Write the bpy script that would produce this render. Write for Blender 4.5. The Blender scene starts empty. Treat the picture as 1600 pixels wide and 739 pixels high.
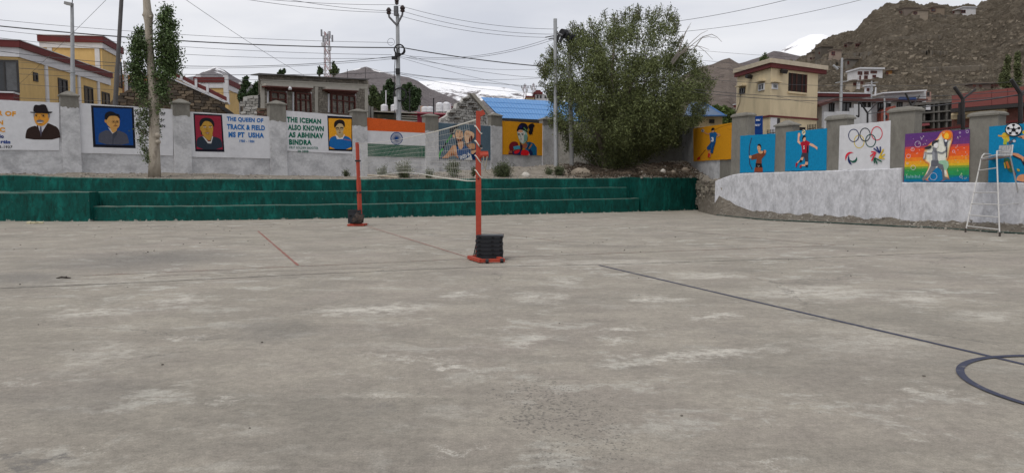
import bpy, math, random
import numpy as np
from mathutils import Vector, Matrix
from mathutils.bvhtree import BVHTree
random.seed(7); RS = np.random.RandomState(7)
S = bpy.context.scene
COL = S.collection

# ---------------------------------------------------------------- camera, world, sun, exposure
F = 1120.0; CH = 1.45; PIT = math.atan(85.5/F); SP, CP = math.sin(PIT), math.cos(PIT)
cam = bpy.data.cameras.new('camera'); camo = bpy.data.objects.new('camera', cam); COL.objects.link(camo)
cam.sensor_width = 36; cam.lens = 36*F/1600; cam.clip_end = 12000; cam.clip_start = .05
camo.location = (0, 0, CH); camo.rotation_euler = (math.pi/2-PIT, 0, 0)
S.camera = camo
S.render.resolution_x = 1024; S.render.resolution_y = 472
S.view_settings.view_transform = 'Standard'; S.view_settings.look = 'None'
S.view_settings.exposure = 0.08; S.view_settings.gamma = 1
SUN_EL, SUN_AZ = math.radians(58), math.radians(215)      # azimuth from +Y clockwise
w = bpy.data.worlds.new('World'); S.world = w; w.use_nodes = True
nt = w.node_tree; nt.nodes.clear()
def N(t, ty, **kw):
    n = t.nodes.new(ty)
    for k, v in kw.items():
        if k in n.inputs: n.inputs[k].default_value = v
        else: setattr(n, k, v)
    return n
sky = N(nt, 'ShaderNodeTexSky'); sky.sky_type = 'NISHITA'; sky.sun_disc = False
sky.sun_elevation = SUN_EL; sky.sun_rotation = SUN_AZ
b1 = N(nt, 'ShaderNodeBackground', Strength=.10)
nt.links.new(sky.outputs[0], b1.inputs['Color'])
tc = N(nt, 'ShaderNodeTexCoord')
mp = N(nt, 'ShaderNodeMapping'); mp.inputs['Scale'].default_value = (1.0, 1.0, 3.4); mp.inputs['Location'].default_value = (.7, .2, .1)
nt.links.new(tc.outputs['Generated'], mp.inputs['Vector'])
no = N(nt, 'ShaderNodeTexNoise', Scale=1.9, Detail=7, Roughness=.5, Distortion=.35)
nt.links.new(mp.outputs[0], no.inputs['Vector'])
cr = N(nt, 'ShaderNodeValToRGB'); cr.color_ramp.interpolation = 'EASE'
cr.color_ramp.elements[0].position = .33; cr.color_ramp.elements[0].color = (.62, .64, .705, 1)
cr.color_ramp.elements[1].position = .66; cr.color_ramp.elements[1].color = (.86, .86, .885, 1)
nt.links.new(no.outputs[0], cr.inputs[0])
b2 = N(nt, 'ShaderNodeBackground', Strength=1.0)
nt.links.new(cr.outputs[0], b2.inputs['Color'])
mx = N(nt, 'ShaderNodeMixShader'); mx.inputs[0].default_value = .93
nt.links.new(b1.outputs[0], mx.inputs[1]); nt.links.new(b2.outputs[0], mx.inputs[2])
wo = N(nt, 'ShaderNodeOutputWorld'); nt.links.new(mx.outputs[0], wo.inputs['Surface'])
sl = bpy.data.lights.new('sun', 'SUN'); sl.energy = 1.35; sl.angle = math.radians(22); sl.color = (1, .96, .9)
so = bpy.data.objects.new('sun', sl); COL.objects.link(so)
sd = Vector((math.sin(SUN_AZ)*math.cos(SUN_EL), math.cos(SUN_AZ)*math.cos(SUN_EL), math.sin(SUN_EL)))
so.rotation_euler = (-sd).to_track_quat('-Z', 'Y').to_euler(); so.location = sd*60

# ---------------------------------------------------------------- pixel -> real place
C0 = Vector((0, 0, CH))
def ray(px, py):
    a = (px-800)/F; b = (369.5-py)/F
    return Vector((a, CP+b*SP, -SP+b*CP))
def P(px, py, Y):
    d = ray(px, py); return C0+d*(Y/d.y)
def G(px, py, z=0.0):
    d = ray(px, py); return C0+d*((z-CH)/d.z)
class Plane:
    """vertical plane through A, B in plan; normal towards the camera side"""
    def __init__(s, A, B):
        s.A = Vector((A[0], A[1], 0)); s.B = Vector((B[0], B[1], 0))
        s.u = (s.B-s.A).normalized(); s.n = Vector((s.u.y, -s.u.x, 0))
        if s.n.dot(s.A) > 0: s.n = -s.n
    def at(s, px, py, off=0.0):
        d = ray(px, py); q = s.A+s.n*off
        t = (q-C0).dot(s.n)/d.dot(s.n)
        return C0+d*t
    def flat(s, px, py, off):
        """the point of the plane seen at px,py, pushed off along the normal"""
        return s.at(px, py)+s.n*off
    def sz(s, px, py):
        p = s.at(px, py); return (p-s.A).dot(s.u), p.z
    def pt(s, a, z, off=0.0):
        v = s.A+s.u*a+s.n*off; v.z = z; return v

# ---------------------------------------------------------------- materials
def lin(c):
    c = c/255.0
    return c/12.92 if c <= .04045 else ((c+.055)/1.055)**2.4
def rgb(r, g, b, k=1.0): return (lin(r)*k, lin(g)*k, lin(b)*k, 1)
MATS = {}
def mat(name, col=None, rough=.85, var=.15, scale=3.0, bump=0.0, bscale=40.0, metal=0.0, col2=None, fac2=(.45, .7), scale2=1.2, stretch=(1, 1, 1), island=0.0, spec=.3):
    if name in MATS: return MATS[name]
    m = bpy.data.materials.new(name); m.use_nodes = True; t = m.node_tree; t.nodes.clear()
    out = N(t, 'ShaderNodeOutputMaterial'); bs = N(t, 'ShaderNodeBsdfPrincipled')
    t.links.new(bs.outputs[0], out.inputs['Surface'])
    bs.inputs['Roughness'].default_value = rough; bs.inputs['Metallic'].default_value = metal
    bs.inputs['Specular IOR Level'].default_value = spec
    geo = N(t, 'ShaderNodeNewGeometry')
    mpp = N(t, 'ShaderNodeMapping'); mpp.inputs['Scale'].default_value = stretch
    t.links.new(geo.outputs['Position'], mpp.inputs['Vector'])
    n1 = N(t, 'ShaderNodeTexNoise', Scale=scale, Detail=6, Roughness=.65); t.links.new(mpp.outputs[0], n1.inputs['Vector'])
    mr = N(t, 'ShaderNodeMapRange'); mr.inputs['From Min'].default_value = .25; mr.inputs['From Max'].default_value = .75
    mr.inputs['To Min'].default_value = 1-var; mr.inputs['To Max'].default_value = 1+var
    t.links.new(n1.outputs[0], mr.inputs['Value'])
    base = N(t, 'ShaderNodeRGB'); base.outputs[0].default_value = (col[0], col[1], col[2], 1)
    cur = base.outputs[0]
    if col2:
        n2 = N(t, 'ShaderNodeTexNoise', Scale=scale2, Detail=8, Roughness=.7, Distortion=.4); t.links.new(mpp.outputs[0], n2.inputs['Vector'])
        r2 = N(t, 'ShaderNodeMapRange'); r2.inputs['From Min'].default_value = fac2[0]; r2.inputs['From Max'].default_value = fac2[1]
        t.links.new(n2.outputs[0], r2.inputs['Value'])
        mm = N(t, 'ShaderNodeMix'); mm.data_type = 'RGBA'; t.links.new(r2.outputs[0], mm.inputs[0])
        t.links.new(cur, mm.inputs[6]); mm.inputs[7].default_value = (col2[0], col2[1], col2[2], 1); cur = mm.outputs[2]
    if island:
        ri = N(t, 'ShaderNodeMapRange'); ri.inputs['To Min'].default_value = 1-island; ri.inputs['To Max'].default_value = 1+island
        t.links.new(geo.outputs['Random Per Island'], ri.inputs['Value'])
        v0 = N(t, 'ShaderNodeVectorMath', operation='SCALE'); t.links.new(cur, v0.inputs[0]); t.links.new(ri.outputs[0], v0.inputs['Scale']); cur = v0.outputs[0]
    vm = N(t, 'ShaderNodeVectorMath', operation='SCALE'); t.links.new(cur, vm.inputs[0]); t.links.new(mr.outputs[0], vm.inputs['Scale'])
    t.links.new(vm.outputs[0], bs.inputs['Base Color'])
    if bump:
        n3 = N(t, 'ShaderNodeTexNoise', Scale=bscale, Detail=5, Roughness=.7); t.links.new(mpp.outputs[0], n3.inputs['Vector'])
        bp = N(t, 'ShaderNodeBump'); bp.inputs['Strength'].default_value = bump; bp.inputs['Distance'].default_value = .02
        t.links.new(n3.outputs[0], bp.inputs['Height']); t.links.new(bp.outputs[0], bs.inputs['Normal'])
    MATS[name] = m; return m
def paint(r, g, b, k=1.0):
    return mat('paint_%d_%d_%d' % (r, g, b), rgb(r, g, b, k), rough=.8, var=.17, scale=14, spec=.2, bump=.35, bscale=16)

# ---------------------------------------------------------------- mesh builder
class MB:
    def __init__(s): s.v = []; s.f = []; s.m = []
    def face(s, pts, mi=0):
        i = len(s.v); s.v += [tuple(p) for p in pts]; s.f.append(tuple(range(i, i+len(pts)))); s.m.append(mi)
    def hexa(s, b, t, mi=0):
        """b: four bottom points in a loop, t: the four above"""
        i = len(s.v); s.v += [tuple(p) for p in b]+[tuple(p) for p in t]
        for q in ((3, 2, 1, 0), (4, 5, 6, 7), (0, 1, 5, 4), (1, 2, 6, 5), (2, 3, 7, 6), (3, 0, 4, 7)):
            s.f.append(tuple(i+k for k in q)); s.m.append(mi)
    def box(s, c, d, rz=0.0, mi=0, rx=0.0, ry=0.0):
        R = Matrix.Rotation(rz, 3, 'Z') @ Matrix.Rotation(ry, 3, 'Y') @ Matrix.Rotation(rx, 3, 'X'); c = Vector(c)
        x, y, z = d[0]/2, d[1]/2, d[2]/2
        b = [c+R@Vector(q) for q in ((-x, -y, -z), (x, -y, -z), (x, y, -z), (-x, y, -z))]
        t = [c+R@Vector(q) for q in ((-x, -y, z), (x, -y, z), (x, y, z), (-x, y, z))]
        s.hexa(b, t, mi)
    def slab(s, pl, s0, s1, z0, z1, o0, o1, mi=0):
        """box on a Plane: along s0..s1, z0..z1, offsets o0..o1 from the plane"""
        b = [pl.pt(s0, z0, o1), pl.pt(s1, z0, o1), pl.pt(s1, z0, o0), pl.pt(s0, z0, o0)]
        t = [pl.pt(s0, z1, o1), pl.pt(s1, z1, o1), pl.pt(s1, z1, o0), pl.pt(s0, z1, o0)]
        s.hexa(b, t, mi)
    def prism(s, poly, vec, mi=0):
        """poly: loop of 3-D points, extruded by vec"""
        n = len(poly); i = len(s.v); vec = Vector(vec)
        s.v += [tuple(p) for p in poly]+[tuple(Vector(p)+vec) for p in poly]
        s.f.append(tuple(i+k for k in range(n))); s.m.append(mi)
        s.f.append(tuple(i+n+k for k in reversed(range(n)))); s.m.append(mi)
        for k in range(n):
            s.f.append((i+k, i+n+k, i+n+(k+1) % n, i+(k+1) % n)); s.m.append(mi)
    def tube(s, path, r, n=8, mi=0, cap=True):
        path = [Vector(p) for p in path]; rs = r if isinstance(r, (list, tuple)) else [r]*len(path)
        i0 = len(s.v); prev = None
        for k, p in enumerate(path):
            a = path[max(0, k-1)]; b = path[min(len(path)-1, k+1)]; d = (b-a).normalized()
            if prev is None:
                h = Vector((0, 0, 1)) if abs(d.z) < .9 else Vector((1, 0, 0)); x = d.cross(h).normalized()
            else:
                x = (prev-d*prev.dot(d)).normalized()
            prev = x; y = d.cross(x)
            for j in range(n):
                an = 2*math.pi*j/n; s.v.append(tuple(p+(x*math.cos(an)+y*math.sin(an))*rs[k]))
        for k in range(len(path)-1):
            for j in range(n):
                a = i0+k*n+j; b = i0+k*n+(j+1) % n
                s.f.append((a, b, b+n, a+n)); s.m.append(mi)
        if cap:
            s.f.append(tuple(i0+j for j in reversed(range(n)))); s.m.append(mi)
            e = i0+(len(path)-1)*n; s.f.append(tuple(e+j for j in range(n))); s.m.append(mi)
    def lathe(s, c, prof, n=16, mi=0):
        c = Vector(c); s.tube_rings([[c+Vector((r*math.cos(2*math.pi*j/n), r*math.sin(2*math.pi*j/n), z)) for j in range(n)] for r, z in prof], mi)
    def tube_rings(s, rings, mi=0):
        i0 = len(s.v); n = len(rings[0])
        for r in rings: s.v += [tuple(p) for p in r]
        for k in range(len(rings)-1):
            for j in range(n):
                a = i0+k*n+j; b = i0+k*n+(j+1) % n
                s.f.append((a, b, b+n, a+n)); s.m.append(mi)
        s.f.append(tuple(i0+j for j in reversed(range(n)))); s.m.append(mi)
        e = i0+(len(rings)-1)*n; s.f.append(tuple(e+j for j in range(n))); s.m.append(mi)
    def stone(s, c, d, rz=0.0, mi=0, rnd=.22):
        """a rough eight-cornered stone"""
        R = Matrix.Rotation(rz, 3, 'Z') @ Matrix.Rotation(random.uniform(-.2, .2), 3, 'Y'); c = Vector(c)
        q = []
        for a in ((-1, -1, -1), (1, -1, -1), (1, 1, -1), (-1, 1, -1), (-1, -1, 1), (1, -1, 1), (1, 1, 1), (-1, 1, 1)):
            q.append(c+R@Vector([a[i]*d[i]/2*(1-random.random()*rnd*1.6) for i in range(3)]))
        s.hexa(q[:4], q[4:], mi)
    def build(s, name, mats, parent=None, smooth=False, **props):
        if not isinstance(mats, (list, tuple)): mats = [mats]
        o0 = parent_world(parent) if parent else Vector()
        me = bpy.data.meshes.new(name); me.from_pydata([(v[0]-o0.x, v[1]-o0.y, v[2]-o0.z) for v in s.v], [], s.f)
        for m in mats: me.materials.append(m)
        if len(mats) > 1: me.polygons.foreach_set('material_index', s.m)
        if smooth: me.polygons.foreach_set('use_smooth', [True]*len(s.f))
        me.update()
        o = bpy.data.objects.new(name, me); COL.objects.link(o)
        if parent: o.parent = parent
        for k, v in props.items(): o[k] = v
        return o
def parent_world(o):
    v = Vector(o.location)
    while o.parent: o = o.parent; v += o.location
    return v
def thing(name, label, cat, loc=(0, 0, 0), group=None, **props):
    o = bpy.data.objects.new(name, None); COL.objects.link(o); o.location = loc; o.empty_display_size = .3
    o['label'] = label; o['category'] = cat
    if group: o['group'] = group
    for k, v in props.items(): o[k] = v
    return o
def tag(o, label, cat, group=None):
    o['label'] = label; o['category'] = cat
    if group: o['group'] = group
    return o
def copy_tree(o, parent=None):
    c = o.copy(); COL.objects.link(c)
    if parent: c.parent = parent
    for ch in o.children: copy_tree(ch, c)
    return c
# value noise in numpy
_PERM = RS.rand(256, 256)
def vnoise(x, y):
    xi = np.floor(x).astype(int); yi = np.floor(y).astype(int); fx = x-xi; fy = y-yi
    fx = fx*fx*(3-2*fx); fy = fy*fy*(3-2*fy)
    g = lambda a, b: _PERM[a % 256, b % 256]
    return (g(xi, yi)*(1-fx)+g(xi+1, yi)*fx)*(1-fy)+(g(xi, yi+1)*(1-fx)+g(xi+1, yi+1)*fx)*fy
def fbm(x, y, o=5, ridged=False):
    s = 0; a = .5; t = 0
    for k in range(o):
        n = vnoise(x*2**k+17.3*k, y*2**k+5.1*k)
        if ridged: n = 1-abs(2*n-1)
        s = s+a*n; t += a; a *= .5
    return s/t
def interp(pts, x): return float(np.interp(x, [p[0] for p in pts], [p[1] for p in pts]))
def leaves(name, centres, L, W, m, parent=None, up=.0, **props):
    """many small leaf quads around the given points"""
    c = np.asarray(centres, dtype=np.float64); n = len(c)
    d = RS.normal(size=(n, 3)); d[:, 2] += up; d /= np.linalg.norm(d, axis=1)[:, None]
    e = RS.normal(size=(n, 3)); e -= d*(e*d).sum(1)[:, None]; e /= np.linalg.norm(e, axis=1)[:, None]
    l = L*(.6+.8*RS.rand(n))[:, None]/2; ww = W*(.6+.8*RS.rand(n))[:, None]/2
    v = np.stack([c-d*l, c+e*ww-d*l*.1, c+d*l, c-e*ww-d*l*.1], 1).reshape(-1, 3)
    if parent: v = v-np.array(parent_world(parent))
    me = bpy.data.meshes.new(name); me.vertices.add(4*n); me.vertices.foreach_set('co', v.ravel())
    me.loops.add(4*n); me.loops.foreach_set('vertex_index', np.arange(4*n)); me.polygons.add(n)
    me.polygons.foreach_set('loop_start', np.arange(n)*4); me.polygons.foreach_set('loop_total', np.full(n, 4))
    me.materials.append(m); me.update(calc_edges=True)
    o = bpy.data.objects.new(name, me); COL.objects.link(o)
    if parent: o.parent = parent
    for k, vv in props.items(): o[k] = vv
    return o
# ---------------------------------------------------------------- concrete court
def court_material():
    m = bpy.data.materials.new('court_concrete'); m.use_nodes = True; t = m.node_tree; t.nodes.clear(); L = t.links.new
    out = N(t, 'ShaderNodeOutputMaterial'); bs = N(t, 'ShaderNodeBsdfPrincipled', Roughness=.9); L(bs.outputs[0], out.inputs[0])
    bs.inputs['Specular IOR Level'].default_value = .25
    pos = N(t, 'ShaderNodeNewGeometry').outputs['Position']
    def noise(scale, det=6, rough=.6, dist=0, vec=None):
        n = N(t, 'ShaderNodeTexNoise', Scale=scale, Detail=det, Roughness=rough, Distortion=dist); L(vec or pos, n.inputs['Vector']); return n.outputs[0]
    def mr(v, a, b, c=0., d=1.):
        n = N(t, 'ShaderNodeMapRange'); L(v, n.inputs['Value'])
        for k, x in zip(('From Min', 'From Max', 'To Min', 'To Max'), (a, b, c, d)): n.inputs[k].default_value = x
        return n.outputs[0]
    def mth(op, a, b):
        n = N(t, 'ShaderNodeMath', operation=op)
        for i, x in enumerate((a, b)):
            if isinstance(x, (int, float)): n.inputs[i].default_value = x
            else: L(x, n.inputs[i])
        return n.outputs[0]
    def mixc(f, a, b):
        n = N(t, 'ShaderNodeMix'); n.data_type = 'RGBA'; L(f, n.inputs[0])
        for i, x in ((6, a), (7, b)):
            if isinstance(x, tuple): n.inputs[i].default_value = x
            else: L(x, n.inputs[i])
        return n.outputs[2]
    def mapped(loc, ang, sc, vec, ty='TEXTURE'):
        n = N(t, 'ShaderNodeMapping'); n.vector_type = ty; n.inputs['Location'].default_value = loc
        n.inputs['Rotation'].default_value = (0, 0, ang); n.inputs['Scale'].default_value = sc; L(vec, n.inputs['Vector']); return n.outputs[0]
    streak = mapped((0, 0, 0), .12, (.8, 1.1, 1), pos, 'POINT')
    c = mixc(mr(noise(.22, 5, .6, .5), .38, .62), (.262, .238, .198, 1), (.284, .252, .216, 1))
    c = mixc(mr(noise(1.1, 11, .74, .1, streak), .44, .62, 0, .8), c, (.350, .318, .264, 1))
    c = mixc(mr(noise(.6, 11, .72, .15, mapped((7, 3, 0), .12, (.8, 1.1, 1), pos, 'POINT')), .48, .64, 0, .6), c, (.200, .184, .156, 1))
    # thin laitance smears everywhere, stronger in some areas
    sm = mth('MULTIPLY', mr(noise(1.7, 12, .76, .25, streak), .53, .60), mr(noise(.25, 3), .38, .58))
    c = mixc(mth('MULTIPLY', sm, .8), c, (.43, .41, .36, 1))
    # the larger pale and dark patches seen on the slab
    wn = N(t, 'ShaderNodeTexNoise', Scale=2.2, Detail=11, Roughness=.78); L(pos, wn.inputs['Vector'])
    v1 = N(t, 'ShaderNodeVectorMath', operation='SUBTRACT'); L(wn.outputs['Color'], v1.inputs[0]); v1.inputs[1].default_value = (.5, .5, .5)
    v2 = N(t, 'ShaderNodeVectorMath', operation='SCALE'); L(v1.outputs[0], v2.inputs[0]); v2.inputs['Scale'].default_value = 1.6
    v3 = N(t, 'ShaderNodeVectorMath', operation='ADD'); L(pos, v3.inputs[0]); L(v2.outputs[0], v3.inputs[1]); wp = v3.outputs[0]
    def w3v(k):
        nn_ = N(t, 'ShaderNodeTexNoise', Scale=30, Detail=4); L(pos, nn_.inputs['Vector']); a_ = N(t, 'ShaderNodeVectorMath', operation='MULTIPLY_ADD'); L(nn_.outputs['Color'], a_.inputs[0]); a_.inputs[1].default_value = (k, k, k); L(pos, a_.inputs[2]); return a_.outputs[0]
    def patch(x0, y0, x1, y1, hh, k):
        a, b = G(x0, y0), G(x1, y1); mid = G((x0+x1)/2, (y0+y1)/2)
        d = b-a; ang = math.atan2(d.y, d.x); hl = d.length/2
        e = G((x0+x1)/2, (y0+y1)/2-hh)-G((x0+x1)/2, (y0+y1)/2+hh)
        hw = max(.04, abs(e.cross(d.normalized()).z)/2)
        q = mapped((mid.x, mid.y, 0), ang, (hl, hw, 1), wp)
        sx = N(t, 'ShaderNodeVectorMath', operation='LENGTH'); L(q, sx.inputs[0])
        return mr(sx.outputs['Value'], 1.25, .35, 0, k)
    def group(lst):
        acc = None
        for p in lst:
            o = patch(*p); acc = o if acc is None else mth('MAXIMUM', acc, o)
        return acc
    fine = mr(noise(4, 10, .78, .1, streak), .42, .54)
    pale = group([(65, 492, 215, 486, 8, .8), (225, 474, 335, 466, 6, .8), (480, 488, 690, 478, 8, 1), (690, 456, 745, 464, 6, .9),
                  (105, 560, 225, 545, 20, .5), (262, 534, 350, 520, 4, .8), (700, 566, 752, 580, 7, .9), (540, 558, 715, 562, 3, .8),
                  (322, 634, 366, 624, 8, .8), (545, 622, 660, 614, 3, .8), (935, 570, 1215, 543, 8, 1), (1085, 496, 1152, 489, 5, 1),
                  (940, 518, 1000, 510, 5, 1), (985, 462, 1060, 470, 6, 1), (1045, 432, 1165, 428, 6, .8), (1180, 462, 1370, 452, 13, .85),
                  (1390, 462, 1485, 472, 10, .8), (800, 468, 885, 460, 10, .8), (800, 542, 850, 524, 9, .8), (1415, 603, 1455, 612, 7, .9),
                  (1260, 520, 1450, 545, 26, .45), (0, 600, 60, 597, 5, .6), (95, 711, 128, 709, 3, .9), (670, 704, 712, 697, 5, .8), (860, 436, 910, 440, 6, .9),
                  (1490, 488, 1600, 500, 9, .6), (930, 536, 1010, 533, 3, .8), (0, 446, 330, 434, 5, .4), (820, 414, 1100, 408, 5, .6), (1180, 735, 1240, 725, 6, .7)])
    c = mixc(mth('MULTIPLY', pale, fine), c, (.51, .48, .42, 1))
    dark = group([(-15, 722, 70, 730, 12, .9), (60, 415, 400, 395, 14, .6), (-40, 440, 120, 428, 12, .6), (560, 648, 640, 640, 12, .4), (1120, 520, 1180, 512, 14, .25), (360, 520, 480, 510, 22, .35), (0, 640, 240, 600, 30, .3)])
    c = mixc(dark, c, (.165, .155, .142, 1))
    # exposed aggregate: dark pits, dense in two worn areas
    worn = group([(780, 560, 960, 720, 90, 1), (100, 405, 345, 396, 16, 1), (560, 640, 720, 600, 30, .4), (1050, 700, 1300, 690, 30, .3)])
    vo = N(t, 'ShaderNodeTexVoronoi', Scale=34); L(w3v(.05), vo.inputs['Vector'])
    dens = mr(noise(2.2, 5, .7), .4, .7, .02, .16)
    thr = mth('ADD', dens, mth('MULTIPLY', worn, .26))
    pit = mth('LESS_THAN', vo.outputs['Distance'], thr)
    vo2 = N(t, 'ShaderNodeTexVoronoi', Scale=7); L(w3v(.12), vo2.inputs['Vector'])
    big = mth('LESS_THAN', vo2.outputs['Distance'], mr(noise(.7, 4, .7), .45, .75, .0, .13))
    c = mixc(mth('MULTIPLY', mth('MAXIMUM', pit, big), .7), c, (.12, .112, .10, 1))
    grain = mr(noise(95, 4, .8), .25, .75, .70, 1.3); grain2 = mr(noise(12, 6, .75), .3, .7, .82, 1.18)
    # cracks
    cv = N(t, 'ShaderNodeTexVoronoi', Scale=.23); cv.feature = 'DISTANCE_TO_EDGE'
    w2 = N(t, 'ShaderNodeVectorMath', operation='SCALE'); L(v1.outputs[0], w2.inputs[0]); w2.inputs['Scale'].default_value = .9
    w3 = N(t, 'ShaderNodeVectorMath', operation='ADD'); L(pos, w3.inputs[0]); L(w2.outputs[0], w3.inputs[1]); L(w3.outputs[0], cv.inputs['Vector'])
    crack = mth('MULTIPLY', mr(cv.outputs['Distance'], .005, .001), mr(noise(.35, 3), .51, .57))
    c = mixc(mth('MULTIPLY', crack, .65), c, (.10, .095, .085, 1))
    sc = N(t, 'ShaderNodeVectorMath', operation='SCALE'); L(c, sc.inputs[0]); L(mth('MULTIPLY', mth('MULTIPLY', grain, grain2), mr(noise(34, 6, .85), .3, .7, .80, 1.2)), sc.inputs['Scale'])
    L(sc.outputs[0], bs.inputs['Base Color'])
    h = mth('ADD', mth('MULTIPLY', noise(70, 6, .8), .5), mth('ADD', mth('MULTIPLY', noise(9, 7, .7), .8), mth('MULTIPLY', pit, -.6)))
    bp = N(t, 'ShaderNodeBump', Strength=.8, Distance=.014); L(h, bp.inputs['Height']); L(bp.outputs[0], bs.inputs['Normal'])
    return m
g = MB(); g.face([(-6000, -300, -.06), (6000, -300, -.06), (6000, 9000, -.06), (-6000, 9000, -.06)])
g.build('ground', mat('dry_ground', (.24, .20, .155), col2=(.19, .165, .13), scale2=.05), kind='structure')
g = MB(); g.face([(-42, -14, 0), (24, -14, 0), (24, 44, 0), (-42, 44, 0)])
court = g.build('court', court_material(), kind='structure')

def strip_px(pts, w, z, jag=0.0, step=.25):
    """flat ribbon along ground points, width w metres"""
    mb = MB(); p = [G(a, b) for a, b in pts]; q = []
    for a, b in zip(p, p[1:]):
        k = max(1, int((b-a).length/step)); q += [a.lerp(b, i/k) for i in range(k)]
    q.append(p[-1]); L_, R_ = [], []
    for i, a in enumerate(q):
        d = (q[min(i+1, len(q)-1)]-q[max(0, i-1)]).normalized(); n = Vector((-d.y, d.x, 0))
        o = random.uniform(-jag, jag); ww = w*(1+random.uniform(-.12, .12))
        L_.append(a+n*(ww/2+o)+Vector((0, 0, z))); R_.append(a-n*(ww/2-o)+Vector((0, 0, z)))
    for i in range(len(q)-1): mb.face([R_[i], R_[i+1], L_[i+1], L_[i]])
    return mb
def worn_paint(name, col, under, thr):
    m = mat(name, col, rough=.8, var=.18, scale=9, col2=under, fac2=(thr, thr+.12), scale2=7); return m
blue_line = worn_paint('line_blue', (.042, .046, .075), (.20, .19, .185), .57)
red_line = worn_paint('line_red', (.24, .095, .07), (.26, .24, .215), .52)
faint_red = worn_paint('line_red_faint', (.25, .13, .10), (.27, .25, .22), .44)
strip_px([(936, 414.5), (1548, 557), (1700, 593)], .052, .004).build('painted_line', blue_line, court, label='long straight dark blue court line')
# the arc: circle through three points seen on it
A_, B_, C_ = G(1500, 578), G(1572, 622), G(1600, 556.5)
def circ(a, b, c):
    ax, ay, bx, by, cx, cy = a.x, a.y, b.x, b.y, c.x, c.y
    d = 2*(ax*(by-cy)+bx*(cy-ay)+cx*(ay-by))
    ux = ((ax*ax+ay*ay)*(by-cy)+(bx*bx+by*by)*(cy-ay)+(cx*cx+cy*cy)*(ay-by))/d
    uy = ((ax*ax+ay*ay)*(cx-bx)+(bx*bx+by*by)*(ax-cx)+(cx*cx+cy*cy)*(bx-ax))/d
    return Vector((ux, uy, 0))
O_ = circ(A_, B_, C_); R0 = (A_-O_).length; print('circle', O_, R0)
mb = MB(); n_ = 96
for i in range(n_):
    a0, a1 = 2*math.pi*i/n_, 2*math.pi*(i+1)/n_
    mb.face([O_+Vector((math.cos(a)*r, math.sin(a)*r, .008)) for a, r in ((a0, R0-.028), (a0, R0+.028), (a1, R0+.028), (a1, R0-.028))])
mb.build('painted_circle', blue_line, court)
strip_px([(403, 361), (466, 415)], .05, .004).build('painted_line', red_line, court, label='short rust red line')
for pts, lab in (([(130, 431), (735, 404.5)], 'thin red sideline'), ([(-80, 362), (565, 353.5)], 'thin red far sideline'),
                 ([(575, 355), (738, 404)], 'thin red centre line'), ([(788, 402), (1305, 383.5)], 'thin red sideline right of the net'),
                 ([(1305, 383.5), (1020, 357)], 'thin red end line'), ([(565, 353.5), (985, 345)], 'thin red far sideline right of the net'), ([(745, 360), (880, 378)], 'thin red attack line')):
    strip_px(pts, .035, .004, .006).build('painted_line', faint_red, court, label=lab)
dk = mat('joint_dark', (.075, .07, .062), rough=.95, col2=(.22, .205, .18), fac2=(.47, .56), scale2=5)
strip_px([(-60, 453), (230, 441), (480, 428.5), (760, 417), (960, 413), (1250, 404), (1600, 390), (1700, 386)], .028, .004, .022, .12).build('expansion_joint', dk, court)
strip_px([(235, 432), (420, 424), (600, 418)], .018, .005, .02, .12).build('crack', dk, court)
# twigs, clods and grit scattered on the slab
mb = MB()
for i in range(260):
    x, y = random.uniform(-18, 12), random.uniform(3, 25) if i % 3 else random.uniform(15, 25)
    s = random.uniform(.006, .02)*(1.4 if y > 14 else 1); mb.stone((x, y, s*.3), (s, s*random.uniform(.6, 1.3), s*.7), random.random()*3)
mb.build('grit', mat('grit', (.10, .09, .075), island=.6), kind='stuff')
mb = MB(); a = G(88, 435); 
mb.tube([a, a+Vector((.07, .02, .02)), a+Vector((.15, -.01, .015)), a+Vector((.2, .03, .0))], .012, 6); mb.tube([a+Vector((.06, .02, .01)), a+Vector((.12, .07, .02))], .008, 5)
tag(mb.build('twig', mat('twig', (.045, .035, .028))), 'short dark twig lying beside the joint on the left of the concrete court', 'twig')
mb = MB(); a = G(54, 349.5)
for k in range(5): mb.stone(a+Vector((k*.11-.2, random.uniform(-.04, .04), .03)), (.2, .15, .07), random.random()*3)
tag(mb.build('crumpled_paper', mat('pale_scrap', (.52, .47, .32))), 'crumpled pale yellow scrap lying at the foot of the left green block', 'litter')

# ---------------------------------------------------------------- green stepped seating
FB = [(-160, 344.4), (0, 345), (100, 345.6), (200, 345.9), (320, 344.8), (440, 343), (560, 341), (700, 338), (860, 334.3), (1000, 331), (1090, 328)]
fpts = [G(a, b) for a, b in FB]
def resample(p, step):
    q = []
    for a, b in zip(p, p[1:]):
        k = max(1, int((b-a).length/step)); q += [a.lerp(b, i/k) for i in range(k)]
    return q+[p[-1]]
line = resample(fpts, .22)
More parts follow.
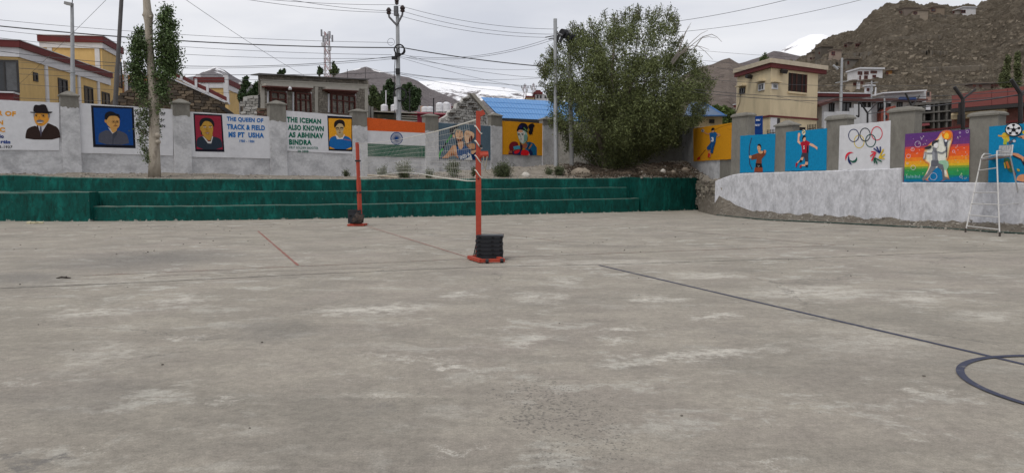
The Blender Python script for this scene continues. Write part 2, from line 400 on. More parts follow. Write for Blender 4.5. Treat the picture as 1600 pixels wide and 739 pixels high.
# smooth the polyline
ar = np.array([[p.x, p.y] for p in line])
for _ in range(60): ar[1:-1] = (ar[:-2]+ar[1:-1]*2+ar[2:])/4
line = [Vector((x, y, 0)) for x, y in ar]
def pxof(p): return 800+F*p.x/((p.y*CP)-(p.z-CH)*SP)
def step_material():
    m = bpy.data.materials.new('green_paint'); m.use_nodes = True; t = m.node_tree; t.nodes.clear(); L = t.links.new
    out = N(t, 'ShaderNodeOutputMaterial'); bs = N(t, 'ShaderNodeBsdfPrincipled', Roughness=.7); bs.inputs['Specular IOR Level'].default_value = .12; L(bs.outputs[0], out.inputs[0])
    geo = N(t, 'ShaderNodeNewGeometry'); pos = geo.outputs['Position']
    def noise(sc, st=(1, 1, 1), d=6, r=.65, di=.3):
        mp = N(t, 'ShaderNodeMapping'); mp.inputs['Scale'].default_value = st; L(pos, mp.inputs['Vector'])
        n = N(t, 'ShaderNodeTexNoise', Scale=sc, Detail=d, Roughness=r, Distortion=di); L(mp.outputs[0], n.inputs['Vector']); return n.outputs[0]
    def mr(v, a, b, c=0., d=1.):
        n = N(t, 'ShaderNodeMapRange'); L(v, n.inputs['Value'])
        for k, x in zip(('From Min', 'From Max', 'To Min', 'To Max'), (a, b, c, d)): n.inputs[k].default_value = x
        return n.outputs[0]
    def mixc(f, a, b):
        n = N(t, 'ShaderNodeMix'); n.data_type = 'RGBA'; L(f, n.inputs[0])
        for i, x in ((6, a), (7, b)):
            if isinstance(x, tuple): n.inputs[i].default_value = x
            else: L(x, n.inputs[i])
        return n.outputs[2]
    c = mixc(mr(noise(.9), .35, .65), (.003, .048, .040, 1), (.004, .072, .059, 1))
    c = mixc(mr(noise(2.2, (1, 1, .5)), .5, .72), c, (.007, .125, .103, 1))
    c = mixc(mr(noise(3.5, (2.5, 2.5, .8)), .48, .68, 0, .9), c, (.005, .030, .024, 1))
    c = mixc(mr(noise(9, (1, 1, 1), 8, .75), .60, .68, 0, .8), c, (.02, .125, .105, 1))
    c = mixc(mr(noise(14, (1, 1, 1), 8, .7), .66, .70, 0, .8), c, (.24, .27, .24, 1))
    nz = N(t, 'ShaderNodeSeparateXYZ'); L(geo.outputs['True Normal'], nz.inputs[0])
    ps = N(t, 'ShaderNodeSeparateXYZ'); L(pos, ps.inputs[0])
    dust = N(t, 'ShaderNodeMath', operation='MULTIPLY'); L(mr(nz.outputs[2], .6, .95), dust.inputs[0]); L(mr(noise(3, (1, 1, 1), 8), .35, .55, .45, .95), dust.inputs[1])
    c = mixc(dust.outputs[0], c, (.20, .22, .185, 1))
    # whitewash and bare cement at the foot, where the paint stops unevenly
    foot = N(t, 'ShaderNodeMath', operation='ADD'); L(ps.outputs[2], foot.inputs[0]); L(mr(noise(4.5, (1, 1, .2), 8, .7), .3, .7, -.07, .15), foot.inputs[1])
    c = mixc(mr(foot.outputs[0], .045, .025), c, (.27, .28, .25, 1))
    L(c, bs.inputs['Base Color'])
    bp = N(t, 'ShaderNodeBump', Strength=.5, Distance=.02); L(noise(14, (1, 1, 1), 8, .7), bp.inputs['Height']); L(bp.outputs[0], bs.inputs['Normal'])
    return m
GREEN = step_material()
def znoise(x, s=1.0): return float(fbm(np.array([x*1.3+50.0]), np.array([s*7.7]), 5)[0])-.5
def z_at(pts): return lambda px: interp(pts, px)
Z1 = z_at([(-200, .55), (300, .55), (600, .57), (900, .64), (1100, .66)])
Z2 = z_at([(-200, 1.09), (300, 1.08), (600, 1.09), (900, 1.17), (1100, 1.2)])
Z3 = z_at([(-200, 1.76), (0, 1.70), (90, 1.62), (250, 1.57), (500, 1.545), (860, 1.60), (968, 1.62), (976, 1.68), (1100, 1.70)])
seat = thing('stepped_seating', 'long dark green painted concrete steps with three tiers below the mural wall', 'steps', (line[len(line)//2].x, line[len(line)//2].y, 0))
OFF = [0, .48, .96]
def step_strip(pts, zf, z0, y0, y1, seed, extra=None):
    """a run of concrete: front at offset y0, back at y1, top zf(px), worn edge"""
    mb = MB(); ring = []
    for p in pts:
        px = pxof(p); z = zf(px)+znoise(p.x, seed)*.045
        wob = znoise(p.x*1.7, seed+3)*.05
        r = [(p.x, p.y+y0+wob, z0), (p.x, p.y+y0+wob+.005, (z+z0)/2), (p.x, p.y+y0+wob+.02, z-.035), (p.x, p.y+y0+wob+.05, z-.003), (p.x, p.y+y1, z), (p.x, p.y+y1, z0)]
        ring.append([Vector(q) for q in r])
    mb.tube_rings(ring); return mb
main_end = [p for p in line if pxof(p) < 1003]
step_strip([p for p in line if pxof(p) < 1001], Z1, -.03, 0, .52, 1).build('step', GREEN, seat, label='lowest green step')
step_strip([p for p in line if pxof(p) < 985], Z2, -.03, OFF[1], OFF[1]+.52, 2).build('step', GREEN, seat, label='middle green step')
step_strip([p for p in line if pxof(p) < 1003], Z3, -.03, OFF[2], OFF[2]+.45, 3).build('step', GREEN, seat, label='topmost green step')
# the block at the left end, standing out in front of the two lower steps
lb = [p+Vector((0, -.20, 0)) for p in line if pxof(p) < 146]
step_strip(lb, z_at([(-200, 1.06), (60, 1.05), (146, 1.09)]), -.03, 0, .62, 5).build('end_block', GREEN, seat, label='rough green block at the left end')
# the tall block at the right end, with a rounded corner
rb = [p+Vector((0, -.10, 0)) for p in line if pxof(p) > 1000]
e = rb[-1]; dd = (rb[-1]-rb[-4]).normalized(); nn = Vector((-dd.y, dd.x, 0))
for k in range(1, 7):
    a = k/6*math.pi/2; rb.append(e+dd*.35*math.sin(a)+nn*.35*(1-math.cos(a)))
rb.append(rb[-1]+nn*1.2)
mb = MB(); ring = []
for i, p in enumerate(rb):
    z = 1.62+znoise(p.x, 9)*.04+.03; tl = .10 if i > len(rb)-8 else 0.0
    q = Vector((p.x, p.y, 0)); bk = Vector((rb[0].x+(.0 if i < len(rb)-8 else 0), rb[0].y, 0))
    back = nn*(1.1 if i <= len(rb)-8 else .05)
    ring.append([q-dd*tl+Vector((0, 0, -.03)), q-dd*tl*.3+Vector((0, 0, z*.5)), q+Vector((0, 0, z-.05)), q+nn*.04+Vector((0, 0, z)), q+back+nn*.05+Vector((0, 0, z)), q+back+nn*.05+Vector((0, 0, -.03))])
mb.tube_rings(ring)
mb.build('end_block', GREEN, seat, label='tall smooth green block at the right end')
GE = e
PSA = GE+dd*.3+nn*.45; _q = 24.42/((1117-800)/F+.476); PSB = Vector(((1117-800)/F*_q+.25, _q+.1, 0))

# ---------------------------------------------------------------- walls in plan
W0 = Vector((-18.564, 30, 0)); WD = Vector((3.483, 2.67, 0))
def WN(n): return W0+WD*n
PL = Plane(WN(-2), WN(6))                 # left mural wall
RA, RB = Vector((8.55, 33.3, 0)), Vector((16.0, 17.7, 0))
RA = Vector((24.42/(1/.2527+.476), 0, 0)); 
def RW(Y, off=0): return Vector((10+(28.4-Y)*.476+.9, Y, 0))
RA, RB = RW(34.2), RW(14.5)
PR = Plane(RA, RB)                        # right mural wall
PB = Plane(WN(6), (10.05, 42.3))
PY = Plane((9.975, 42), (9.72, 30.9))     # first stretch of the right wall, going back to the corner           # wall behind the big tree

# terrace: earth between the top step and the walls
def back_pt(px):
    if px < 857: return PL.at(px, 284)
    if px > 1060: return PY.at(max(px, 1068)+8*(px-1060)/57, 284)
    return PB.at(px, 284)
ZB = [(-200, 1.85), (0, 1.76), (250, 1.85), (430, 1.75), (560, 1.72), (660, 1.85), (760, 1.95), (800, 2.15), (860, 2.3), (905, 2.3), (960, 2.3), (1030, 2.45), (1060, 2.5), (1072, 2.5), (1083, 2.0), (1092, 1.7), (1120, 1.47)]
top = [p+Vector((0, OFF[2]+.40, 0)) for p in main_end]+[Vector((p.x, p.y+.12, 0)) for p in rb[:-8]]+[PSA.lerp(PSB, i/6)+nn*.12 for i in range(7)]
mb = MB(); nv = 26; rows = []
def hump(px, t):
    h = 0
    for c, wd, am in ((730, 60, .22), (840, 60, .34), (910, 40, .3), (1010, 60, .25), (1060, 40, .35)):
        h += am*math.exp(-((px-c)/wd)**2)*math.sin(math.pi*min(1, t*1.15))
    return h
for p in top:
    px = pxof(p); a = Vector((p.x, p.y, 0)); b = back_pt(px); b = Vector((b.x, b.y, 0))
    b = b+(b-a).normalized()*.15
    za = (Z3(px) if px < 985 else 1.66 if px < 1092 else 1.50)-.035; zb = interp(ZB, px); r = []
    for j in range(nv+1):
        t = (j/nv)**1.4; q = a.lerp(b, t); z = za+(zb-za)*t**.8+hump(px, t)
        nzv = float(fbm(np.array([q.x*1.1+30]), np.array([q.y*1.1]), 5)[0])-.5
        z += nzv*(.10+.30*min(1, t*2))*min(1, .15+t*3)*(1.0 if px > 600 else .5)
        r.append((q.x, q.y, z))
    rows.append(r)
i0 = 0
for r in rows: mb.v += r
for i in range(len(rows)-1):
    for j in range(nv):
        k = i*(nv+1)+j; mb.f.append((k, k+nv+1, k+nv+2, k+1)); mb.m.append(0)
EARTH = mat('earth', (.17, .148, .118), col2=(.26, .23, .19), scale2=2.4, fac2=(.4, .62), var=.3, scale=14, bump=.8, bscale=18, rough=.95)
terr = mb.build('terrace_earth', EARTH, kind='structure', smooth=True)
TB = BVHTree.FromPolygons(mb.v, mb.f)
def tz(x, y, d=1.8):
    h = TB.ray_cast(Vector((x, y, 9)), Vector((0, 0, -1))); return h[0].z if h[0] else d
def on_terrace(px, py, Y=None):
    """where the sight line through the pixel meets the terrace, or the given depth"""
    if Y is None:
        h = TB.ray_cast(C0, ray(px, py).normalized())
        if h[0] and h[0].y > 24: return h[0]
        Y = 30
    p = P(px, py, Y); return Vector((p.x, p.y, tz(p.x, p.y)))
# small stones strewn over the terrace and the dirt
mb = MB()
for i in range(1500):
    k = random.choice(rows[::1] if i % 3 else rows[len(rows)//2:]); q = Vector(k[int(random.random()**1.5*nv)]); s = random.uniform(.02, .09)
    mb.stone((q.x+random.uniform(-.1, .1), q.y+random.uniform(-.1, .1), tz(q.x, q.y)+s*.15), (s*1.3, s, s*.8), random.random()*3)
STONE = mat('stone_grey', (.30, .275, .24), island=.35, var=.2, scale=12)
mb.build('gravel', STONE, kind='stuff')

# dirt bank at the foot of the right wall
DK = mat('dirt_bank', (.115, .098, .078), col2=(.19, .168, .135), scale2=3.5, fac2=(.45, .66), var=.3, scale=15, bump=.9, bscale=22, rough=.95)
EDGE = [(1118, 337), (1160, 341.5), (1200, 345), (1300, 349.5), (1400, 355), (1500, 360.5), (1600, 367), (1720, 375)]
WB = [(1085, 1.2), (1117, 1.14), (1130, .80), (1145, .46), (1163, .31), (1181, .26), (1233, .20), (1300, .22), (1350, .21), (1386, .30), (1413, .15), (1455, .20), (1484, .35), (1526, .35), (1559, .32), (1598, .33), (1720, .3)]
mb = MB(); R_ = []
for i in range(150):
    f = i/149; px = 1092+f*(1720-1092)
    a = G(px, interp([(1092, 330.5)]+EDGE, px)); b = PR.at(px if px > 1117 else 1117, 320); b = Vector((b.x, b.y, 0))+Vector((.25, .1, 0))
    if px < 1117: b = (PSA+nn*-.02).lerp(PSB, max(0, (px-1094)/23.0))
    r = []
    for j in range(13):
        t = j/12; q = a.lerp(b, t); z = interp(WB, px if px > 1092 else 1092)*t**1.25
        if px < 1117: z = (.85+.25*(px-1092)/25)*t**1.1
        z += (float(fbm(np.array([q.x*2.3+9]), np.array([q.y*2.3]), 5)[0])-.47)*.22*math.sin(math.pi*min(t*.8+.02, 1))
        r.append((q.x, q.y, max(z, -.01)+(.006 if j else -.01)))
    R_.append(r)
for r in R_: mb.v += r
for i in range(149):
    for j in range(12):
        k = i*13+j; mb.f.append((k, k+13, k+14, k+1)); mb.m.append(0)
mb.build('dirt_bank', DK, kind='structure', smooth=True)
mb2 = MB()
for i in range(700):
    r = random.choice(R_); q = Vector(r[random.randint(0, 12)]); s = random.uniform(.015, .07)
    mb2.stone((q.x+random.uniform(-.08, .08), q.y+random.uniform(-.08, .08), q.z+s*.2), (s*1.3, s, s*.8), random.random()*3)
mb2.build('gravel', STONE, kind='stuff')
# weeds and dead leaves gathered where the slab meets the steps and the bank
c = []
for p in line[::1]:
    for k in range(4):
        if random.random() < .12+.5*max(0, znoise(p.x*1.5, 4))*2: c.append((p.x+random.uniform(-.15, .15), p.y-.06-abs(random.gauss(0, .07)), random.uniform(.005, .05)))
leaves('leaf_litter', c, .07, .04, mat('litter', (.10, .082, .05), island=.5), kind='stuff')
# ---------------------------------------------------------------- walls with painted murals
WHITEWASH = mat('whitewash_grey', (.54, .54, .55), col2=(.36, .36, .37), fac2=(.44, .64), scale2=1.3, var=.16, scale=9, bump=.5, bscale=12, rough=.92, stretch=(1, 1, 1.2))
WHITE2 = mat('whitewash_brushed', (.60, .60, .625), col2=(.37, .37, .385), fac2=(.44, .70), scale2=2.4, var=.2, scale=9, bump=.7, bscale=12, rough=.92, stretch=(1.2, 1.2, .75))
PANELW = mat('panel_white', (.62, .62, .64), var=.07, scale=5, rough=.75, col2=(.52, .52, .54), scale2=1.5, fac2=(.5, .8))
CEMENT = mat('cement_grey', (.205, .195, .17), col2=(.15, .14, .122), scale2=1.6, var=.16, scale=8, bump=.5, bscale=20, rough=.95, stretch=(1, 1, .5))
CEMENT2 = mat('cement_pale', (.30, .29, .265), col2=(.22, .21, .19), scale2=2.6, var=.18, scale=8, bump=.5, bscale=20, rough=.95)
def lerp2(a, b, t): return (a[0]+(b[0]-a[0])*t, a[1]+(b[1]-a[1])*t)
LAY = .0016
class Art:
    """flat painting on a wall plane: polygons given where they are seen, each a coat thicker than the last"""
    def __init__(s, pl, off, o=(0, 0), k=1.0):
        s.pl, s.off, s.o, s.k, s.n, s.mb, s.mats = pl, off, o, k, 0, MB(), []
    def q(s, x, y):
        return s.pl.at(s.o[0]+x/s.k, s.o[1]+y/s.k, s.off+s.n*LAY)
    def mi(s, c):
        m = paint(*c)
        if m not in s.mats: s.mats.append(m)
        return s.mats.index(m)
    def poly(s, c, pts):
        if isinstance(pts, str):
            v = [float(a) for a in pts.replace(',', ' ').split()]; pts = list(zip(v[::2], v[1::2]))
        i = s.mi(c); s.n += 1; s.mb.face([s.q(*p) for p in pts], i)
    def smooth(s, c, pts, it=2):
        if isinstance(pts, str):
            v = [float(a) for a in pts.replace(',', ' ').split()]; pts = list(zip(v[::2], v[1::2]))
        for _ in range(it):
            r = []
            for a, b in zip(pts, pts[1:]+pts[:1]): r += [lerp2(a, b, .25), lerp2(a, b, .75)]
            pts = r
        s.poly(c, pts)
    def ell(s, c, x, y, rx, ry=None, n=20):
        ry = ry or rx; s.poly(c, [(x+rx*math.cos(2*math.pi*i/n), y+ry*math.sin(2*math.pi*i/n)) for i in range(n)])
    def ring(s, c, x, y, rx, ry, w, a0=0, a1=360, n=36, taper=False):
        i = s.mi(c); s.n += 1
        for k in range(n):
            t0, t1 = [math.radians(a0+(a1-a0)*j/n) for j in (k, k+1)]
            w0, w1 = [(w*math.sin(math.pi*(j+.3)/(n+.6)) if taper else w) for j in (k, k+1)]
            s.mb.face([s.q(x+(rx+e)*math.cos(t), y+(ry+e)*math.sin(t)) for t, e in ((t0, -w0/2), (t0, w0/2), (t1, w1/2), (t1, -w1/2))], i)
    def line(s, c, pts, w):
        if isinstance(pts, str):
            v = [float(a) for a in pts.replace(',', ' ').split()]; pts = list(zip(v[::2], v[1::2]))
        i = s.mi(c); s.n += 1
        for a, b in zip(pts, pts[1:]):
            dx, dy = b[0]-a[0], b[1]-a[1]; l = math.hypot(dx, dy) or 1; nx, ny = -dy/l*w/2, dx/l*w/2
            s.mb.face([s.q(a[0]+nx, a[1]+ny), s.q(b[0]+nx, b[1]+ny), s.q(b[0]-nx, b[1]-ny), s.q(a[0]-nx, a[1]-ny)], i)
    def build(s, name, parent, **kw):
        return s.mb.build(name, s.mats, parent, **kw)
def text(art, c, string, tl, tr, br, bl, bold=.058):
    """painted lettering fitted into a quad"""
    cu = bpy.data.curves.new('lettering', 'FONT'); cu.body = string; cu.offset = bold; cu.resolution_u = 3; cu.space_character = 1.12
    ob = bpy.data.objects.new('lettering', cu); COL.objects.link(ob)
    dg = bpy.context.evaluated_depsgraph_get(); me = bpy.data.meshes.new_from_object(ob.evaluated_get(dg))
    bpy.data.objects.remove(ob); bpy.data.curves.remove(cu)
    xs = [v.co.x for v in me.vertices]; ys = [v.co.y for v in me.vertices]
    x0, x1, y0, y1 = min(xs), max(xs), min(ys), max(ys)
    i = art.mi(c); art.n += 1; base = len(art.mb.v)
    for v in me.vertices:
        u, w_ = (v.co.x-x0)/(x1-x0), (v.co.y-y0)/(y1-y0); w_ += math.sin(u*23+len(string))*.02
        p = lerp2(lerp2(bl, br, u), lerp2(tl, tr, u), w_); art.mb.v.append(tuple(art.q(*p)))
    for f in me.polygons:
        art.mb.f.append(tuple(base+k for k in f.vertices)); art.mb.m.append(i)
    bpy.data.meshes.remove(me)
def board(pl, quad, off, thick, m, parent, name='mural', **kw):
    """slab whose front is the quad seen at the four pixels, standing off the plane"""
    mb = MB(); pts = [pl.at(x, y, off) for x, y in quad]
    k = 14; edge = []
    for a, b in zip(pts, pts[1:]+pts[:1]):
        for i in range(k): edge.append(a.lerp(b, i/k)+Vector((0, 0, random.uniform(-.008, .008))))
    mb.prism(edge, -pl.n*thick); return mb.build(name, m, parent, **kw)

left_wall = thing('mural_wall', 'long whitewashed compound wall with painted portraits, lettering and a flag above the green steps', 'wall', (WN(3).x, WN(3).y, 1.5))
# (left x, top y, right x, top y) of each bay, then the painted panel under it: right bottom y, left bottom y
BAYS = {-1: (-92, 153, 93, 160.5, 235, 234), 0: (122, 161, 271, 171, 243.5, 239), 1: (295, 174.5, 424, 182.5, 248, 245.5),
        2: (445, 172.5, 553, 182, 240.8, 236), 3: (572, 184, 667, 192.5, 247, 243.7), 4: (683, 191, 768, 197, 251, 248.3),
        5: (782, 189, 853, 194, 243.4, 241.5)}
for n in range(-2, 6):
    if n in BAYS: x0, y0, x1, y1 = BAYS[n][:4]
    a = WN(n); b = WN(n+1)
    za, zb = (PL.at(x0, y0).z, PL.at(x1, y1).z) if n in BAYS else (4.75, 4.75)
    mb = MB(); k = 12; up = []
    for i in range(k+1):
        p = a.lerp(b, i/k); up.append(Vector((p.x, p.y, za+(zb-za)*i/k+random.uniform(-.012, .012))))
    poly = [Vector((a.x, a.y, .9)), Vector((b.x, b.y, .9))]+up[::-1]
    mb.prism(poly, -PL.n*.23); mb.build('wall_panel', WHITEWASH, left_wall)
mural = {}
def mural_board(n, m, label, quad=None):
    x0, y0, x1, y1, yb1, yb0 = BAYS[n]
    q = quad or [(x0+(2 if n != -1 else 0), y0+.6), (x1-.5, y1+.6), (x1-.5, yb1), (x0+(4 if n == 1 else 2), yb0)]
    mural[n] = board(PL, q, .035, .03, m, left_wall, label=label); return mural[n]
OFFL = .0365
INK = (30, 30, 32)
# bay -1
mb_ = mural_board(-1, PANELW, 'white panel with a portrait of a moustached man in a dark hat')
A = Art(PL, OFFL)
OR = (212, 146, 46)
text(A, OR, 'R OF', (-4, 172.8), (25, 174.5), (24.5, 182.5), (-4, 181))
text(A, OR, 'N', (-3, 188), (5, 188.5), (5, 195.5), (-3, 195))
text(A, OR, 'C', (-1, 199), (8, 199.5), (8, 207), (-1, 206.5))
text(A, (32, 52, 110), 'io', (-1, 210), (6, 210.5), (6, 216.5), (-1, 216))
text(A, (32, 62, 130), 'rtin', (1, 219), (16.5, 219.5), (16, 225), (1, 224.5))
text(A, INK, '3-1937', (-1, 227.5), (19.5, 227.8), (19, 232.3), (-1, 232), .025)
A.build('lettering', mb_)
A = Art(PL, OFFL, (20, 150), 9.23)
A.smooth((48, 34, 30), '182,632 184,560 200,490 240,455 345,425 400,520 505,390 560,415 640,450 675,510 690,632', 1)
A.poly((190, 190, 198), '348,425 398,525 418,530 502,395 440,440')
A.poly((84, 80, 96), '393,440 412,440 420,520 405,600 390,520')
A.poly((48, 34, 30), '345,425 362,430 402,560 402,632 380,632'); A.poly((48, 34, 30), '505,392 522,410 415,600 412,560')
A.smooth((210, 146, 58), '298,245 510,240 535,290 515,370 450,430 400,438 345,425 305,350', 2)
A.poly((130, 124, 122), '503,248 535,265 535,305 512,330'); A.poly((140, 132, 128), '297,255 318,252 316,305 300,300')
A.line((120, 84, 50), '318,275 355,272', 9); A.line((120, 84, 50), '410,275 455,272', 9)
A.ell((40, 30, 28), 338, 290, 12, 9); A.ell((40, 30, 28), 440, 290, 13, 10)
A.line((170, 105, 45), '385,300 372,345 405,345', 6)
A.smooth((104, 106, 116), '333,378 350,352 392,346 440,356 455,374 400,380', 1)
A.poly((225, 222, 220), '345,382 440,380 415,390 365,390'); A.line((150, 84, 50), '375,400 420,400', 6)
A.ring((150, 130, 100), 440, 290, 26, 20, 4)
A.smooth((36, 28, 30), '298,242 296,190 305,145 330,128 380,138 420,122 475,128 500,190 515,238', 1)
A.smooth((30, 24, 26), '240,236 260,230 300,236 510,226 575,230 570,242 530,256 400,250 290,250', 1)
A.build('portrait', mb_)
# bay 0
mb_ = mural_board(0, PANELW, 'white panel with a framed portrait of a man in grey on blue')
A = Art(PL, OFFL, (140, 160), 9.24)
A.poly((22, 24, 34), '20,45 635,75 665,665 52,648')
A.poly((16, 66, 132), '55,80 606,97 632,622 88,608')
A.smooth((78, 80, 92), '132,606 128,480 150,440 260,392 330,450 400,400 530,450 560,520 572,618', 1)
A.poly((60, 64, 76), '335,450 400,410 395,470 345,530 340,612 330,612')
A.poly((205, 200, 196), '262,360 330,455 375,425 330,400')
A.poly((196, 148, 84), '290,360 400,360 392,410 345,442 322,430')
A.smooth((198, 150, 86), '262,210 300,190 400,190 432,230 436,330 405,380 350,385 275,355 240,300 235,250', 2)
A.ell((190, 138, 76), 232, 270, 16, 26)
A.smooth((26, 26, 32), '215,190 235,155 285,130 340,140 380,165 430,175 440,230 425,235 395,198 290,196 265,225 245,260 222,250', 1)
A.ring((120, 90, 60), 345, 282, 22, 18, 5); A.ring((120, 90, 60), 398, 280, 18, 17, 5)
A.ell((30, 26, 26), 345, 283, 10, 7); A.ell((30, 26, 26), 398, 281, 9, 7)
A.line((140, 96, 54), '375,290 380,325 360,330', 6); A.line((120, 66, 46), '345,345 400,340', 8)
A.build('portrait', mb_)
A = Art(PL, OFFL)
text(A, INK, 'THE WIZARD OF', (210, 173.5), (258.5, 175.5), (258, 181.5), (210, 180), .03)
text(A, INK, 'HOCKEY Jr', (213, 184), (257.5, 185), (257, 191.5), (213, 191), .03)
text(A, INK, 'MAJOR DHYAN', (212, 193.5), (258, 195), (258, 201), (212, 199.5), .03)
text(A, INK, 'CHAND', (216, 204), (240, 205), (240, 211), (216, 210), .03)
A.build('lettering', mb_)
# bay 1
mb_ = mural_board(1, PANELW, 'white panel with a framed portrait on red and blue lettering')
A = Art(PL, OFFL, (300, 170), 10.55)
A.poly((24, 22, 34), '22,78 495,102 535,715 55,705')
A.poly((142, 38, 58), '46,106 474,126 506,672 76,668')
A.smooth((40, 50, 62), '78,668 72,500 150,450 215,460 280,560 345,455 430,480 492,520 504,672', 1)
A.poly((196, 192, 190), '172,455 190,460 270,545 310,540 335,452 348,460 318,575 262,572')
A.poly((176, 136, 56), '170,420 345,420 330,460 305,525 262,518 210,480')
A.smooth((180, 138, 58), '150,270 180,200 300,195 345,280 350,360 335,420 300,465 230,468 170,430 150,360', 2)
A.ell((172, 130, 52), 145, 320, 14, 40)
A.smooth((26, 28, 34), '125,290 122,210 165,160 240,148 320,165 365,220 370,290 352,300 325,240 270,205 205,205 165,260 150,295', 1)
A.poly((26, 28, 34), '150,370 160,380 168,425 148,432')
A.line((96, 64, 34), '178,285 232,283', 9); A.line((96, 64, 34), '272,290 330,285', 9)
A.ell((215, 205, 196), 212, 305, 22, 9); A.ell((215, 205, 196), 302, 306, 24, 9); A.ell((30, 24, 22), 212, 305, 8, 8); A.ell((30, 24, 22), 300, 306, 8, 8)
A.line((140, 100, 40), '250,300 240,355 275,358', 7)
A.smooth((120, 50, 40), '212,395 255,385 300,398 258,420', 1); A.poly((225, 215, 200), '222,400 292,402 258,410')
A.build('portrait', mb_)
BL = (38, 104, 168)
A = Art(PL, OFFL)
text(A, BL, 'THE QUEEN OF', (354.2, 182.3), (411.5, 185.5), (411, 193.4), (354.6, 190.6))
text(A, BL, 'TRACK & FIELD', (354.6, 194), (414, 196.3), (414, 204.4), (354.8, 202.6))
text(A, BL, 'MS PT  USHA', (357, 206), (412.5, 208), (412.5, 216), (357, 215))
text(A, BL, '1980 - 1984', (374, 218.2), (397.5, 219.2), (397.5, 223.6), (374, 222.5), .03)
A.build('lettering', mb_)
# bay 2
mb_ = mural_board(2, PANELW, 'white panel with green lettering and a framed portrait of a man in a blue jumper')
GRN = (14, 98, 78)
A = Art(PL, OFFL)
text(A, GRN, 'THE ICEMAN', (448, 182.4), (501.8, 186.4), (501.8, 194.2), (448.2, 191.6))
text(A, GRN, 'ALSO KNOWN', (449.8, 194.6), (506, 197.4), (506, 206), (450, 203.4))
text(A, GRN, 'AS ABHINAV', (450.6, 206.4), (505.4, 208.3), (505.4, 216.9), (450.8, 214.9))
text(A, GRN, 'BINDRA', (451.6, 217.6), (487, 219), (487, 227.1), (451.8, 226.6))
text(A, GRN, 'FIRST GOLDEN SHOOTER', (452, 228.8), (497.2, 229.8), (497.2, 233.6), (452, 232.4), .02)
text(A, GRN, 'IN 2008', (465.5, 234.5), (481.8, 235), (481.8, 238.8), (465.5, 238.4), .02)
A.build('lettering', mb_)
A = Art(PL, OFFL, (500, 170), 9.85)
A.poly((22, 24, 36), '112,108 498,130 498,658 132,645')
A.poly((218, 152, 34), '130,148 485,162 484,628 148,618')
A.smooth((22, 96, 160), '148,618 142,480 170,440 235,415 300,470 375,415 450,440 484,480 484,628', 1)
A.line((150, 90, 110), '360,470 470,490', 12)
A.poly((212, 210, 210), '235,400 262,415 300,455 350,440 372,390 380,410 350,470 262,470')
A.poly((170, 150, 110), '250,370 362,370 350,425 315,450 285,440')
A.smooth((184, 162, 122), '238,270 270,225 340,230 370,290 360,350 320,395 285,392 245,350', 2)
A.smooth((30, 26, 28), '218,290 216,215 250,180 310,165 365,185 385,230 380,290 366,275 345,235 285,225 255,262 232,295', 1)
A.line((24, 22, 22), '242,300 290,300', 12); A.line((24, 22, 22), '312,298 360,292', 12)
A.ring((60, 50, 44), 268, 306, 22, 18, 5); A.ring((60, 50, 44), 332, 304, 22, 18, 5)
A.line((140, 112, 80), '302,310 298,345 318,345', 6); A.smooth((130, 84, 70), '278,368 304,358 332,366 304,378', 1)
A.build('portrait', mb_)
# bay 3: the flag
BAYS3 = [(573, 184), (667.3, 192.2), (667, 246.9), (573, 243.9)]
mb_ = board(PL, BAYS3, .035, .03, PANELW, left_wall, label='painted Indian flag with saffron, white and green bands')
A = Art(PL, OFFL)
A.poly((204, 90, 38), [(573, 184), (667.3, 192.4), (667.3, 208.2), (573, 204.2)])
A.poly((12, 82, 60), [(573, 224.4), (667.2, 228.5), (667, 246.9), (573, 243.9)])
A.ring((22, 66, 128), 619.7, 216.6, 9.0, 9.2, 1.3, n=40)
for i in range(24):
    a = math.radians(i*15); A.line((22, 66, 128), [(619.7+2*math.cos(a), 216.6+2*math.sin(a)), (619.7+8.6*math.cos(a), 216.6+8.8*math.sin(a))], .55)
A.ell((22, 66, 128), 619.7, 216.6, 2.2)
A.build('flag_bands', mb_)
# bay 4: javelin thrower
mb_ = board(PL, [(684, 192), (767.5, 197.5), (767.5, 250.8), (684, 248.3)], .035, .03, paint(84, 104, 118), left_wall, label='slate grey mural of a javelin thrower in a blue vest')
A = Art(PL, OFFL, (680, 185), 10.556)
A.line((60, 150, 70), '275,270 235,330 180,410', 24); A.line((26, 36, 34), '185,405 125,500', 24); A.line((70, 180, 80), '125,500 78,570 62,650', 26)
A.poly((200, 146, 108), '105,660 185,590 285,455 330,440 385,660 300,600 215,655'); A.poly((150, 96, 66), '215,650 270,570 340,600 385,665 300,610')
A.poly((218, 170, 132), '290,455 350,450 360,560 315,560')
A.smooth((206, 156, 116), '520,430 600,410 655,420 660,500 620,515 560,500', 1)
A.poly((18, 74, 130), '350,480 372,440 390,500 430,520 470,440 530,480 610,560 680,600 680,685 410,685 370,620')
A.poly((16, 48, 92), '610,560 680,560 680,685 615,685')
A.poly((214, 164, 126), '372,390 462,380 465,470 430,515 395,505 380,450')
A.poly((28, 34, 48), '350,350 375,400 378,460 345,470')
A.smooth((222, 178, 140), '330,250 345,195 400,185 450,215 466,290 445,345 400,362 355,345 335,300', 2)
A.smooth((120, 72, 50), '340,330 400,350 455,330 440,372 395,382 350,365', 1)
A.smooth((224, 180, 144), '285,280 318,262 328,330 300,322', 1)
A.smooth((24, 22, 30), '225,185 262,150 300,120 350,100 395,110 385,150 330,170 300,215 300,260 268,280 255,230', 1)
A.line((24, 22, 30), '300,150 240,200', 22); A.line((24, 22, 30), '270,170 235,240', 14)
A.line((170, 168, 150), '300,240 330,185 420,190', 20)
A.line((60, 34, 30), '360,218 395,215', 9); A.line((60, 34, 30), '415,212 440,220', 7)
A.ell((20, 18, 20), 380, 232, 12, 6); A.ell((20, 18, 20), 430, 232, 8, 6)
